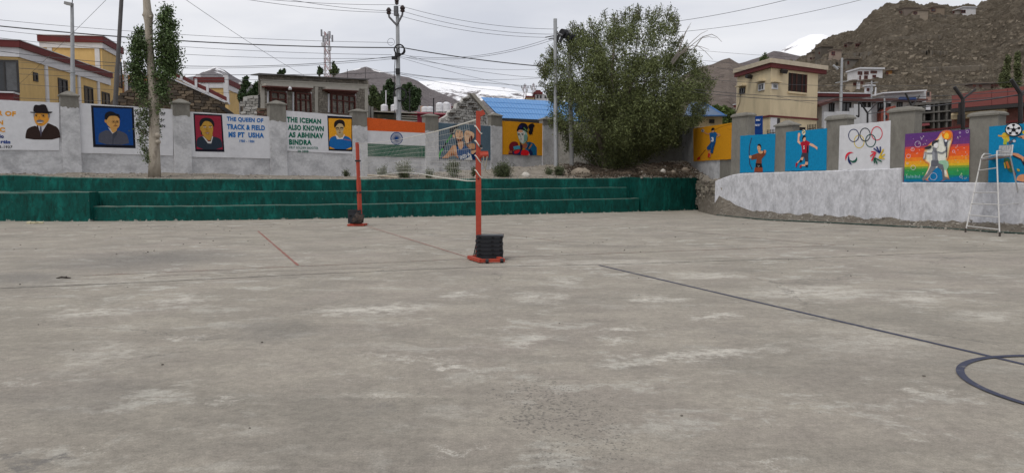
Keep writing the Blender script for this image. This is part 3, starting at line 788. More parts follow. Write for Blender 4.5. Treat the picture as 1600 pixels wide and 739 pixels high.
A.line((150, 100, 72), '412,235 424,275 405,280', 6); A.line((140, 70, 62), '398,305 438,300', 10)
A.smooth((230, 188, 150), '480,240 500,205 545,200 630,235 650,280 625,340 560,400 510,420 480,330', 2)
for k in range(4): A.line((176, 120, 84), [(490+k*26, 225+k*10), (530+k*22, 290+k*12)], 6)
A.smooth((92, 36, 30), '565,310 610,280 620,340 580,400 550,400', 1)
A.line((150, 96, 66), '500,400 560,500 640,515', 16)
A.poly((222, 176, 136), '590,540 680,520 680,545 630,590 600,590')
A.poly((216, 214, 210), '590,600 615,690 470,685 560,640')
text(A, (225, 228, 232), 'IND\u00b7A', (400, 630), (560, 555), (590, 610), (420, 690), .04)
A.build('athlete', mb_)
# bay 5: boxer
mb_ = board(PL, [(783, 189), (853.5, 193.5), (853.5, 243.5), (783, 241.6)], .035, .03, paint(218, 150, 26), left_wall, label='orange mural of a boxer with a ponytail and red gloves')
A = Art(PL, OFFL, (780, 185), 11.73)
A.poly((20, 96, 136), '500,440 560,430 640,465 690,540 690,680 560,680 470,600')
A.poly((170, 96, 70), '430,470 520,470 505,540 455,560 425,530'); A.line((186, 120, 70), '600,475 545,560', 22); A.line((30, 40, 60), '570,440 520,560', 16)
A.smooth((158, 190, 178), '325,240 345,215 460,215 520,280 515,400 480,440 435,475 385,440 345,340', 1)
A.smooth((214, 214, 206), '335,240 400,215 460,240 480,290 440,330 460,380 430,470 395,420 355,350', 1)
A.smooth((224, 160, 130), '325,250 335,215 430,220 440,255 380,265', 1)
A.smooth((120, 160, 150), '460,300 515,300 505,400 465,440 450,370', 1)
A.smooth((20, 18, 40), '318,240 335,170 380,100 430,82 500,105 530,160 535,250 505,260 450,220 370,200 335,250', 1)
A.smooth((16, 14, 30), '520,150 570,100 625,95 655,140 630,160 620,230 600,290 560,310 530,260 560,210', 1)
A.line((16, 14, 30), '610,110 650,150', 14); A.line((16, 14, 30), '590,250 610,300', 12)
A.smooth((30, 26, 90), '350,165 400,120 430,150 400,195', 1); A.line((90, 140, 90), '450,170 500,230', 20); A.line((196, 190, 90), '520,200 525,250', 8)
A.line((26, 26, 30), '340,285 380,282', 10); A.line((26, 26, 30), '408,285 450,275', 10); A.ell((22, 20, 24), 362, 306, 16, 9); A.ell((22, 20, 24), 430, 302, 16, 9)
A.line((110, 130, 130), '392,300 388,350 410,352', 7); A.line((120, 50, 70), '382,388 420,382', 9)
A.line((40, 90, 80), '525,330 510,420 470,470', 10); A.poly((40, 26, 50), '375,430 430,500 425,590 390,560')
A.smooth((120, 28, 40), '185,580 178,500 215,440 290,420 350,455 350,520 260,560 240,640', 2)
A.poly((70, 150, 176), '255,520 350,500 380,500 385,560 270,575'); A.poly((146, 90, 70), '180,600 250,590 245,655 165,662')
A.poly((70, 24, 40), '240,580 260,600 250,660 165,662 180,640 235,640')
A.poly((24, 40, 84), '255,600 330,575 420,570 400,680 250,665')
A.smooth((214, 24, 40), '265,620 300,590 375,572 380,600 340,650 280,650', 1)
A.smooth((220, 24, 36), '395,640 410,590 470,572 540,600 560,680 400,680', 1)
A.poly((24, 40, 84), '545,600 570,560 620,640 600,680 560,680'); A.poly((206, 190, 180), '545,640 565,680 540,680')
A.build('athlete', mb_)
# pillars (left x, right x, peak y, cap base y, whitewash top y)
def pillar(pl, x0, x1, yp, yc, yw, parent, d0, d1, zb, cem=None, wash=True, dome=False):
    s0, s1 = pl.sz(x0, yc)[0], pl.sz(x1, yc)[0]; zc = pl.at((x0+x1)/2, yc).z; zp = pl.at((x0+x1)/2, yp).z; zw = pl.at((x0+x1)/2, yw).z
    mb = MB(); mb.slab(pl, s0, s1, zb, zc, d0, d1)
    pil = mb.build('pillar', cem or CEMENT, parent)
    e = .05; a = [pl.pt(s, zc+.0, o) for s, o in ((s0-e, d1+e), (s1+e, d1+e), (s1+e, d0-e), (s0-e, d0-e))]
    b = [v+Vector((0, 0, .05)) for v in a]; cm = (a[0]+a[2])/2; k = .45 if dome else .16
    mb = MB(); mb.hexa(a, b)
    z_ = zp-.02 if not dome else zp
    t = [cm.lerp(v, k) for v in a]; t = [Vector((v.x, v.y, z_)) for v in t]
    if dome:
        m_ = [cm.lerp(v, .82) for v in a]; m_ = [Vector((v.x, v.y, zc+.05+(zp-zc-.05)*.7)) for v in m_]
        mb.hexa([v+Vector((0, 0, .002)) for v in b], m_); mb.hexa([v+Vector((0, 0, .002)) for v in m_], t)
    else: mb.hexa([v+Vector((0, 0, .002)) for v in b], t)
    mb.build('cap', cem or CEMENT, pil)
    if wash:
        mb = MB(); k = 10; e = .006; loop = [(s0-e, d0), (s0-e, d1+e), (s1+e, d1+e), (s1+e, d0)]
        for (sa, oa), (sb, ob) in zip(loop, loop[1:]):
            zs = [zw+random.uniform(-.05, .05) for _ in range(k+1)]
            for i in range(k):
                p0, p1 = i/k, (i+1)/k; qa = (sa+(sb-sa)*p0, oa+(ob-oa)*p0); qb = (sa+(sb-sa)*p1, oa+(ob-oa)*p1)
                mb.face([pl.pt(qa[0], zb, qa[1]), pl.pt(qb[0], zb, qb[1]), pl.pt(qb[0], zs[i+1], qb[1]), pl.pt(qa[0], zs[i], qa[1])])
        mb.build('whitewash_coat', WHITEWASH, pil)
    return pil
s_ = PL.sz(-104, 150)[0]
for x0, x1, yp, yc, yw in ((-122, -90, 128, 138, 155), (93.5, 122, 141.5, 151, 169), (269, 295.5, 154, 162.5, 181.5), (420, 445.5, 156.5, 164, 190), (549.5, 572, 169.5, 175.5, 197.5), (663.5, 683.5, 177, 182.5, 205), (766, 783, 176, 182, 197.5), (847, 865, 182.5, 188, 197)):
    pillar(PL, x0, x1, yp, yc, yw, left_wall, -.30, .10, .9)
# wall going on behind the tree
back_wall = thing('boundary_wall', 'plain grey plastered wall in the shade behind the big tree', 'wall', (6, 44, 2))
mb = MB(); L_ = (PB.B-PB.A).length
mb.slab(PB, .75, L_, 1.0, PB.at(880, 193).z, -.23, 0); mb.build('wall_panel', CEMENT2, back_wall)
mb = MB(); mb.slab(PB, .75, L_, 1.0, PB.at(880, 247).z, 0, .05); mb.build('plinth', CEMENT2, back_wall)

# right wall: upper panels on a thick retaining wall
PM = Plane(RA+PR.n*-.14, RB+PR.n*-.14)
right_wall = thing('mural_wall', 'white retaining wall with grey pillars and bright sports murals along the right side of the court', 'wall', (12.5, 25, 0))
def zr(px, py): return PR.at(px, py).z
# retaining body with an uneven top at its left end
def body(px0, px1, tops, thick=.5, zb=-.3, name='retaining_wall'):
    mb = MB(); ring = []; k = 70
    for i in range(k+1):
        px = px0+(px1-px0)*i/k; s, _ = PR.sz(px, 300); z = PR.at(px, interp(tops, px)).z+random.uniform(-.006, .006)
        wv = (float(fbm(np.array([s*.9+3]), np.array([2.2]), 4)[0])-.5)*.06
        ring.append([PR.pt(s, zb, .02+wv), PR.pt(s, z*.5, wv), PR.pt(s, z-.03, wv), PR.pt(s, z, wv-.03), PR.pt(s, z, -thick), PR.pt(s, zb, -thick)])
    mb.tube_rings(ring); return mb.build(name, WHITE2, right_wall)
body(1117, 1407.5, [(1117, 283), (1126, 279), (1140, 274), (1157, 271), (1300, 266.5), (1392, 263.3), (1408, 262.7)])
body(1408, 1760, [(1408, 285), (1600, 285.6), (1760, 287)])
# upper body in cement
def upper(px0, px1, y0, y1, zb, m, th=.2, off=0.0, jag=.01):
    mb = MB(); a = PM.at(px0, y0, off); b = PM.at(px1, y1, off); k = 16
    up = [a.lerp(b, i/k)+Vector((0, 0, random.uniform(-jag, jag))) for i in range(k+1)]
    mb.prism([Vector((a.x, a.y, zb)), Vector((b.x, b.y, zb))]+up[::-1], -PM.n*th); return mb.build('wall_panel', m, right_wall)
PMS = PM; PM = PY
upper(1066, 1126, 201, 196, .8, WHITEWASH); upper(1126.2, 1150, 196, 195, .8, CEMENT)
PM = PMS
upper(1150.2, 1226, 214, 209, .8, CEMENT); upper(1226.2, 1309, 209, 199, .8, CEMENT); upper(1309.2, 1410, 197.5, 188, .8, CEMENT)
upper(1410.2, 1538, 210, 201, .8, CEMENT); upper(1538.2, 1760, 201, 184, .8, CEMENT)
for x0, x1, yp, yc, dm in ((1145.5, 1171, 176.5, 182.5, True), (1213, 1240, 187.5, 197.5, False), (1293, 1325, 179.5, 187.5, True), (1391, 1431.5, 167, 175, True), (1517, 1562, 174, 181.5, True), (1680, 1732, 160, 168, True)):
    pillar(PM, x0, x1, yp, yc, 300, right_wall, -.32, .06, 1.0, wash=False, dome=dm)
OM, OA = .075, .0765
TEAL = (8, 128, 174)
def rb_(quad, m, label): return board(PM, quad, OM, .07, m, right_wall, label=label)
# footballer with number 3
mb_ = board(PY, [(1083, 201), (1145.5, 192), (1144.5, 248.8), (1083.5, 252.3)], .05, .06, paint(206, 142, 20), right_wall, label='amber mural of a ball player in blue number 3')
A = Art(PY, .0515, (1080, 185), 10.56)
A.line((120, 74, 16), '395,190 500,140 690,90', 5); A.line((170, 110, 20), '590,170 690,205', 4); A.line((126, 62, 20), '235,520 130,650', 10)
A.smooth((176, 40, 24), '92,690 100,650 150,625 150,670 120,690', 1)
A.ell((190, 190, 196), 190, 205, 24, 26); A.line((40, 50, 70), '172,190 205,215', 12); A.line((40, 50, 70), '200,185 180,230', 8)
A.line((196, 140, 100), '215,230 265,262 310,250', 16); A.line((204, 150, 104), '420,255 475,275 425,310', 18)
A.poly((20, 90, 148), '300,245 345,228 410,232 430,270 410,300 400,400 320,400 305,310')
A.poly((20, 74, 128), '320,400 400,400 372,480 355,580 308,572 330,480 305,520 265,525 255,480 300,430')
A.line((40, 110, 170), '345,420 330,500', 8)
A.poly((196, 130, 90), '285,530 325,575 318,640 298,650 285,600'); A.poly((190, 40, 30), '280,570 312,590 300,650 272,640')
A.ell((196, 146, 108), 360, 205, 20, 34); A.smooth((20, 16, 20), '328,200 335,165 365,152 388,175 380,195 350,200 340,215', 1)
text(A, (222, 226, 236), '3', (330, 312), (372, 312), (370, 388), (328, 386), .05)
A.build('athlete', mb_)
# archer
mb_ = rb_([(1156.5, 212.5), (1211.5, 209), (1209.5, 268.6), (1156, 270.2)], paint(*TEAL), 'blue mural of an archer in a brown tunic drawing a bow')
A = Art(PM, OA, (1150, 200), 9.853)
A.line((54, 44, 60), '240,155 212,260 202,380 205,430', 12); A.line((54, 44, 60), '205,470 212,560 250,640', 12)
A.poly((116, 62, 40), '235,425 320,395 330,440 310,480 235,495'); A.poly((120, 64, 42), '310,395 420,380 420,450 395,480 395,560 305,560 318,470')
A.poly((110, 60, 44), '400,380 430,340 462,350 455,410 410,460'); A.smooth((206, 130, 96), '425,350 450,335 468,365 440,405', 1)
A.poly((30, 26, 30), '300,545 395,550 405,610 300,608'); A.line((150, 140, 130), '335,575 345,600 365,580', 8)
A.poly((134, 66, 42), '290,608 408,610 412,678 278,680')
A.smooth((190, 148, 110), '195,430 240,420 240,465 210,475', 1); A.smooth((200, 156, 116), '330,360 415,350 420,385 370,405', 1)
A.smooth((206, 160, 120), '325,300 335,268 380,270 385,320 365,370 340,365', 1); A.smooth((40, 34, 34), '328,275 340,248 375,248 388,290 380,320 375,285 345,275', 1)
A.ell((40, 30, 30), 350, 308, 6, 4); A.line((140, 80, 60), '338,342 356,342', 5)
A.build('athlete', mb_)
# volleyball player
mb_ = rb_([(1228, 206.5), (1292, 200.5), (1291, 266), (1226.5, 267.6)], paint(*TEAL), 'blue mural of a leaping volleyball player in red')
A = Art(PM, OA, (1150, 200), 9.853)
A.ell((216, 208, 180), 1042, 70, 28, 42); A.line((30, 30, 34), '1020,45 1060,60 1025,90', 10); A.line((200, 180, 60), '1040,40 1065,80', 7)
A.poly((226, 176, 150), '955,80 985,78 990,110 975,150 975,195 1000,235 990,260 945,220 950,170')
A.poly((222, 172, 142), '1130,235 1180,245 1255,300 1250,340 1210,305 1125,265')
A.poly((170, 26, 48), '990,235 1030,205 1085,195 1140,225 1120,270 1115,385 1020,385 1010,290')
A.poly((28, 26, 40), '1095,280 1112,260 1114,385 1085,385')
A.poly((60, 58, 70), '1018,385 1110,385 1112,520 1065,525 1050,450 1030,455 995,455')
A.poly((214, 164, 136), '1005,455 1040,450 1030,500 985,500 950,550 935,535 985,490'); A.poly((40, 34, 44), '985,490 1015,495 1010,530 975,530')
A.poly((160, 30, 50), '920,540 945,535 948,560 930,605 915,600')
A.poly((214, 164, 136), '1070,520 1108,525 1105,575 1060,590 1005,585 1010,565 1060,560'); A.poly((30, 26, 34), '1065,570 1108,570 1105,602 1070,600'); A.poly((170, 34, 50), '975,600 1000,560 1012,590 990,622')
A.smooth((220, 168, 140), '1028,170 1045,140 1072,145 1075,185 1055,215 1035,205', 1); A.smooth((24, 20, 26), '1015,175 1030,125 1060,112 1075,145 1045,148 1030,190', 1)
text(A, (222, 190, 190), '5', (1035, 275), (1058, 275), (1058, 330), (1035, 330), .04)
A.build('athlete', mb_)
# rings
mb_ = rb_([(1312, 197), (1391.5, 188.8), (1390, 264), (1310, 266)], PANELW, 'white mural panel with five interlaced rings and two emblems')
A = Art(PM, OA, (1310, 190), 10.556)
for c, x, y, rx, ry in (((200, 178, 84), 342, 333, 82, 105), ((44, 52, 92), 252, 232, 84, 102), ((44, 50, 60), 440, 217, 84, 106), ((204, 62, 78), 634, 198, 88, 110), ((24, 78, 72), 530, 318, 82, 102)):
    A.ring(c, x, y, rx, ry, 14)
A.ring((44, 52, 92), 252, 232, 84, 102, 14, -30, 40); A.ring((44, 50, 60), 440, 217, 84, 106, 14, 60, 140)
A.ring((206, 48, 66), 215, 620, 95, 108, 34, 165, 290, taper=True); A.ring((30, 44, 92), 235, 600, 68, 110, 34, 95, 205, taper=True); A.ring((26, 86, 72), 240, 598, 60, 66, 36, -15, 150, taper=True)
import itertools
for c, cx, cy, lst in (((30, 46, 104), 684, 520, ((580, 440), (628, 415), (690, 415))), ((212, 178, 40), 672, 605, ((742, 455), (765, 540), (760, 610))), ((206, 48, 66), 612, 505, ((540, 500), (524, 575), (545, 650))), ((20, 84, 62), 592, 600, ((592, 690), (640, 700), (715, 665)))):
    for j, (x, y) in enumerate(lst):
        A.line(c, [(cx+(j-1)*6, cy), (x, y)], 21)
A.build('emblems', mb_)
# rainbow with torch bearer
mb_ = rb_([(1414.5, 209.8), (1515, 202.3), (1514, 284.3), (1411.5, 284.6)], paint(96, 56, 122), 'rainbow coloured mural of a grey runner carrying a flaming torch')
A = Art(PM, OA, (1400, 180), 6.157)
bands = [((96, 56, 122), 0), ((104, 58, 120), .12), ((110, 60, 116), .2), ((186, 72, 78), .27), ((222, 84, 48), .33), ((228, 96, 44), .42), ((232, 130, 40), .5), ((230, 160, 44), .56), ((214, 176, 44), .62), ((120, 158, 62), .68), ((62, 146, 72), .74), ((46, 142, 84), .80), ((22, 124, 120), .88), ((6, 110, 150), .94)]
TL, TR, BR, BLq = (92, 182), (708, 138), (702, 640), (76, 644)
for j, (c, t) in enumerate(bands):
    t2 = 1.0
    def row(t, u): return lerp2(lerp2(TL, TR, u), lerp2(BLq, BR, u), t)
    A.poly(c, [row(min(1, max(0, t+.018*math.sin(u*.9*7+j))), u/8) for u in range(9)]+[BR, BLq])
def glow(c, s):
    pts = [(240, 640), (300, 540), (320, 470), (262, 445), (255, 345), (330, 262), (395, 228), (430, 160), (480, 138), (548, 150), (550, 235), (525, 300), (510, 400), (480, 470), (500, 560), (520, 640)]
    cx, cy = 400, 400; A.smooth(c, [(cx+(x-cx)*s, min(640, cy+(y-cy)*s)) for x, y in pts], 2)
glow((206, 110, 90), .99); glow((222, 150, 90), .95); glow((226, 186, 130), .91); glow((226, 208, 170), .86); glow((222, 222, 210), .78)
A.smooth((150, 190, 160), '400,440 500,430 510,500 470,540 420,480', 1)
A.smooth((18, 116, 168), '290,640 340,560 390,500 425,510 450,560 460,640', 1); A.poly((14, 110, 160), '430,640 530,600 600,590 702,600 702,640')
A.poly((120, 122, 128), '345,345 398,345 402,430 410,440 408,490 335,505 340,440 350,430'); A.poly((150, 152, 158), '345,345 370,345 375,430 350,432')
A.poly((96, 98, 106), '338,440 405,435 412,480 335,505'); A.poly((118, 120, 126), '335,490 385,500 340,560 290,610 262,635 250,612 300,560')
A.poly((104, 106, 112), '400,460 452,478 460,520 468,590 520,612 520,622 450,618 440,530 400,500')
A.line((124, 126, 132), '350,368 300,368', 12); A.line((140, 142, 148), '285,355 270,425', 22); A.line((206, 206, 206), '280,365 268,415', 8)
A.line((120, 122, 128), '400,355 440,368 480,345 488,310', 13)
A.smooth((226, 224, 222), '360,270 400,262 410,290 395,320 365,315', 1); A.smooth((56, 58, 66), '340,280 350,250 385,240 410,250 400,262 365,275 355,305', 1); A.line((64, 66, 74), '385,252 414,240', 9)
A.smooth((50, 50, 58), '335,290 300,300 265,320 290,330 330,325 345,305', 1); A.poly((120, 120, 126), '350,310 385,315 390,345 355,345')
A.line((70, 74, 84), '460,235 485,235 488,340 484,410', 9); A.poly((74, 78, 90), '455,232 498,232 490,300 468,300'); A.ell((230, 232, 236), 480, 246, 12, 12)
A.smooth((232, 120, 24), '442,210 440,165 462,185 480,150 505,152 530,170 535,215 505,240 470,235', 1); A.smooth((244, 190, 60), '460,215 470,180 490,165 512,195 505,225 480,232', 1)
W_ = (206, 196, 210)
rnd = random.Random(3)
for x, y, r in ((210, 280, 28), (165, 505, 22), (120, 395, 18), (360, 590, 34), (160, 330, 16), (555, 350, 12), (625, 590, 12), (685, 160, 12), (615, 170, 7), (110, 465, 8)):
    A.ring(W_, x, y, r, r, 3.5, n=16)
for i in range(46):
    x, y = rnd.uniform(100, 320) if i % 2 else rnd.uniform(545, 690), rnd.uniform(200, 620); a = rnd.random()*6.3; l = rnd.uniform(4, 16)
    A.line((200, 190, 190) if y < 400 else (170, 196, 150), [(x, y), (x+l*math.cos(a), y+l*math.sin(a)), (x+l*math.cos(a+1), y+l*math.sin(a+1))], 3)
for i in range(10): A.line((160, 200, 200), [(100+i*14, 575+(i % 3)*6), (104+i*14, 605)], 4)
A.build('athlete', mb_)
# diving player and football
mb_ = rb_([(1545.6, 198), (1690, 186.5), (1690, 285.8), (1544, 285)], paint(*TEAL), 'blue mural with a football and a diving player behind the ladder chair')
A = Art(PM, OA, (1520, 170), 5.69)
A.smooth((206, 178, 60), '250,240 280,205 320,240 330,290 290,300', 1); A.line((214, 160, 50), '225,240 300,250 350,230', 12); A.line((170, 180, 60), '290,270 285,320', 30)
A.smooth((204, 180, 50), '430,210 470,180 500,200 470,240', 1)
A.poly((210, 150, 110), '395,250 455,235 560,260 600,300 560,330 450,270'); A.line((40, 30, 30), '415,252 440,258', 8)
A.line((70, 80, 100), '320,310 345,290 380,275', 24); A.ell((190, 196, 206), 368, 288, 14, 12)
A.poly((222, 156, 118), '350,392 400,398 455,430 520,420 600,470 600,500 480,500 420,440 355,415'); A.line((60, 40, 40), '355,415 430,450 455,500', 8)
A.poly((26, 30, 44), '455,440 600,420 700,470 700,560 560,560 450,490')
A.smooth((60, 100, 70), '270,440 330,440 345,520 360,570 320,560 285,500', 1); A.line((204, 120, 60), '300,470 320,530', 22); A.line((206, 184, 60), '280,480 290,530', 12); A.line((120, 60, 40), '330,470 380,590', 14)
A.smooth((196, 170, 60), '390,530 420,540 415,560 395,555', 1)
A.smooth((216, 150, 110), '385,650 395,600 440,580 560,580 600,650', 1)
A.ell((24, 24, 28), 362, 188, 76, 62, 28); A.ell((222, 222, 224), 362, 186, 68, 54, 28)
for a in range(5):
    t = math.radians(a*72-90); x, y = 362+50*math.cos(t), 186+40*math.sin(t); A.ell((24, 24, 28), x, y, 15, 12, 6); A.line((24, 24, 28), [(362, 186), (x, y)], 5)
A.ell((24, 24, 28), 362, 188, 22, 18, 5)
A.build('athlete', mb_)
# dry stone patch between the green block and the white wall: every stone a part
sw = thing('stone_wall', 'short piece of rough dry stone wall between the green block and the white retaining wall', 'wall', (9.6, 34.5, 0))
pa, pb = PSA, PSB
PS = Plane(pa, pb); Ls = (PS.B-PS.A).length; mb = MB(); mb.slab(PS, -.2, Ls+.1, 0, 1.42, -.5, -.12); mb.build('core', DK, sw)
pool = [mat('stone_a', (.27, .235, .19), var=.3, scale=12, bump=.6), mat('stone_b', (.20, .175, .145), var=.3, scale=12, bump=.6), mat('stone_c', (.29, .26, .21), var=.3, scale=12, bump=.6)]
z = .25
while z < 1.42:
    h = random.uniform(.12, .2); s = -.1
    while s < Ls+.2:
        l = random.uniform(.2, .42); mb = MB(); mb.stone(PS.pt(s+l/2, z+h/2, -.02+random.uniform(-.05, .05)), (l*.93, .30, h*.92), math.atan2(PS.u.y, PS.u.x), rnd=.18)
        mb.build('stone', random.choice(pool), sw); s += l
    z += h*.93
# ---------------------------------------------------------------- hills and mountains
def ridge(name, pts, Yr, Yf, zf, m, nx=260, ny=60, amp=.1, fs=.02, back=.35, prof=1.0, px0=None, px1=None, o=6, rough=.0):
    px0 = px0 or pts[0][0]; px1 = px1 or pts[-1][0]
    pxs = np.linspace(px0, px1, nx); v = np.linspace(0, 1+back, ny)
    PX, V = np.meshgrid(pxs, v, indexing='ij'); Y = Yf+(Yr-Yf)*V; X = (PX-800)/F*Y
    zr_ = CH+(284-np.interp(PX, [p[0] for p in pts], [p[1] for p in pts]))/F*Yr
    H = np.where(V <= 1, V**prof, 1-(V-1)*1.1)
    nz = fbm(X*fs+13, Y*fs+7, o, True)-.55; n2 = fbm(X*fs*4+3, Y*fs*4, 5)-.5
    env = np.clip(V*3, 0, 1)*np.where(V > 1, .6, 1)
    lock = 1-.75*np.exp(-((V-1)/.10)**2)
    Z = zf+(zr_-zf)*H+(nz*amp+n2*amp*.35)*(zr_-zf)*env*lock
    Z += rough*((fbm(X*.09, Y*.09, 6, True)-.55)+.35*(fbm(X*.5, Y*.5, 4)-.5))*env
    me = bpy.data.meshes.new(name); vv = np.stack([X, Y, Z], -1).reshape(-1, 3)
    idx = np.arange(nx*ny).reshape(nx, ny); f = np.stack([idx[:-1, :-1], idx[1:, :-1], idx[1:, 1:], idx[:-1, 1:]], -1).reshape(-1, 4)
    me.from_pydata(vv.tolist(), [], f.tolist()); me.materials.append(m); me.polygons.foreach_set('use_smooth', [True]*len(f)); me.update()
    ob = bpy.data.objects.new(name, me); COL.objects.link(ob); ob['kind'] = 'structure'
    return ob, BVHTree.FromPolygons(vv.tolist(), f.tolist())
def rock_mat(name, ca, cb, cc, s, snow=None, bump=1.0, bd=1.0):
    m = bpy.data.materials.new(name); m.use_nodes = True; t = m.node_tree; t.nodes.clear(); L = t.links.new
    out = N(t, 'ShaderNodeOutputMaterial'); bs = N(t, 'ShaderNodeBsdfPrincipled', Roughness=.95); L(bs.outputs[0], out.inputs[0]); bs.inputs['Specular IOR Level'].default_value = .1
    geo = N(t, 'ShaderNodeNewGeometry'); pos = geo.outputs['Position']
    def noise(sc, d=8, r=.7, di=.5, st=(1, 1, 1)):
        mp = N(t, 'ShaderNodeMapping'); mp.inputs['Scale'].default_value = st; L(pos, mp.inputs['Vector'])
        n = N(t, 'ShaderNodeTexNoise', Scale=sc, Detail=d, Roughness=r, Distortion=di); L(mp.outputs[0], n.inputs['Vector']); return n.outputs[0]
    def mr(v, a, b, c=0., d=1.):
        n = N(t, 'ShaderNodeMapRange'); L(v, n.inputs['Value'])
        for k, x in zip(('From Min', 'From Max', 'To Min', 'To Max'), (a, b, c, d)): n.inputs[k].default_value = x
        return n.outputs[0]
    def mixc(f, a, b):
        n = N(t, 'ShaderNodeMix'); n.data_type = 'RGBA'; L(f, n.inputs[0])
        for i, x in ((6, a), (7, b)):
            if isinstance(x, tuple): n.inputs[i].default_value = x
            else: L(x, n.inputs[i])
        return n.outputs[2]
    c = mixc(mr(noise(s), .38, .62), ca+(1,), cb+(1,)); c = mixc(mr(noise(s*3.3, 9, .75, .8, (1, 1, 2.2)), .50, .66), c, cc+(1,))
    c = mixc(mr(noise(s*9, 6, .8), .52, .62, 0, .7), c, tuple(x*.45 for x in ca)+(1,))
    if snow:
        z = N(t, 'ShaderNodeSeparateXYZ'); L(pos, z.inputs[0]); a = N(t, 'ShaderNodeMath', operation='ADD'); L(z.outputs[2], a.inputs[0])
        L(mr(noise(snow[2], 8, .7), .3, .7, -snow[1], snow[1]), a.inputs[1])
        c = mixc(mr(a.outputs[0], snow[0]-snow[1]*.15, snow[0]+snow[1]*.15), c, (.93, .93, .95, 1))
    L(c, bs.inputs['Base Color'])
    bp = N(t, 'ShaderNodeBump', Strength=bump, Distance=bd); L(noise(s*4, 9, .75), bp.inputs['Height']); L(bp.outputs[0], bs.inputs['Normal'])
    return m
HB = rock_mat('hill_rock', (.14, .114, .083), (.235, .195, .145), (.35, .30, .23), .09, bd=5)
hill, HT = ridge('hill', [(1180, 120), (1240, 104), (1262, 92), (1278, 76), (1300, 70), (1322, 62), (1338, 48), (1352, 35), (1376, 28), (1400, 25), (1430, 25), (1465, 22), (1485, 23), (1515, 22), (1532, 16), (1548, 6), (1562, -8), (1600, -28), (1680, -50), (1800, -70)],
                 300, 95, 3, HB, nx=620, ny=300, amp=.17, fs=.022, rough=6.5, prof=.9)
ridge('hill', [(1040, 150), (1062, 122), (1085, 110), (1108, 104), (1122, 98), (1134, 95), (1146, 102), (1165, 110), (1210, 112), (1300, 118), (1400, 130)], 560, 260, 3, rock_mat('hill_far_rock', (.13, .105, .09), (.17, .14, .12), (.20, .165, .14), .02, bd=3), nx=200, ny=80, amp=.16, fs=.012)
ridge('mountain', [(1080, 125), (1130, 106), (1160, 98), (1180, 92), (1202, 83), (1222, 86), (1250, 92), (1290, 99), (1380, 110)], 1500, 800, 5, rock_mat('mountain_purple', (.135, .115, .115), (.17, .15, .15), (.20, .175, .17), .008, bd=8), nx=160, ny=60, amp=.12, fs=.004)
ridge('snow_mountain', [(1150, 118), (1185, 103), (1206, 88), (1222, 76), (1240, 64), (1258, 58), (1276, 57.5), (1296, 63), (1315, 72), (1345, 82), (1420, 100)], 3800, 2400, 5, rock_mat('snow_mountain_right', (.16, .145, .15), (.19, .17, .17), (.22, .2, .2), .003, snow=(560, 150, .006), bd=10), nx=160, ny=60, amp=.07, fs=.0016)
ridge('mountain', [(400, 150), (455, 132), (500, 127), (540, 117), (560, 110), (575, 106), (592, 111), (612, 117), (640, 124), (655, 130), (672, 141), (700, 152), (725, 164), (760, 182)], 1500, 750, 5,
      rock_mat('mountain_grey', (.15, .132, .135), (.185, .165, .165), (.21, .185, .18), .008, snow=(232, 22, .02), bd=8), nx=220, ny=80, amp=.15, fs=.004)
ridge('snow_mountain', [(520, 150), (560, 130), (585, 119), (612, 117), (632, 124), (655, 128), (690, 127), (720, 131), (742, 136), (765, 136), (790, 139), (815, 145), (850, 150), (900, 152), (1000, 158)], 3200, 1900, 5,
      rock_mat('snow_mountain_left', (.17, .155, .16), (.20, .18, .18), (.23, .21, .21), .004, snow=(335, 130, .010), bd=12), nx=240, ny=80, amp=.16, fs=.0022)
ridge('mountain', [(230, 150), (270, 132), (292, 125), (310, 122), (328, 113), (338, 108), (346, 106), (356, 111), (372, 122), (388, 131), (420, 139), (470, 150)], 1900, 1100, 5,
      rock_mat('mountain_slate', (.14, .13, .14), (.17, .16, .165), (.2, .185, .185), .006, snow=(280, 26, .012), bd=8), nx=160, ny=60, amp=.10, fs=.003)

mb = MB()
for i in range(2600):
    h = HT.ray_cast(C0, ray(random.uniform(1250, 1640), random.uniform(-30, 178)).normalized())
    if h[0] and h[0].y < 310:
        s = random.choice((.25, .3, .4, .5, .8))*random.uniform(.6, 1.3); mb.stone(h[0]-Vector((0, 0, s*.15)), (s*1.5, s, s*random.uniform(.6, 1.1)), random.random()*3, random.randrange(2), rnd=.35)
mb.build('boulders', [mat('crag_a', (.175, .145, .108), var=.3, scale=.6), mat('crag_b', (.21, .176, .133), var=.3, scale=.6)], kind='stuff')
# ---------------------------------------------------------------- building helpers
GLASS = mat('dark_glass', (.020, .022, .025), rough=.15, var=.2, spec=.5)
GLASSM = mat('curtained_glass', (.07, .072, .075), rough=.2, var=.35, scale=4, spec=.5)
GLASSG = mat('grey_glass', (.11, .115, .12), rough=.15, var=.2, spec=.5)
WOOD = mat('carved_red_wood', (.085, .024, .017), rough=.6, var=.3, scale=9)
MAROON = mat('maroon_paint', (.115, .020, .020), rough=.7, var=.15)
TRIM = mat('white_trim', (.56, .56, .58), rough=.8, var=.10)
DARKF = mat('dark_frame', (.03, .028, .028), rough=.5)
CREAM = mat('cream_plaster', (.60, .50, .33), rough=.9, var=.10, scale=1.5, col2=(.44, .37, .25), scale2=1.1, fac2=(.48, .75), stretch=(1, 1, .3))
YELLOW = mat('yellow_brick', (.56, .39, .165), rough=.9, var=.12, scale=2, col2=(.44, .30, .13), scale2=1.0, fac2=(.5, .75), stretch=(1, 1, .35), bump=.6, bscale=8)
def V0(p): return Vector((p.x, p.y, 0))
def at0(px, Y): p = P(px, 284, Y); return Vector((p.x, p.y, 0))
def ZY(py, Y): return CH+(284-py)/F*Y
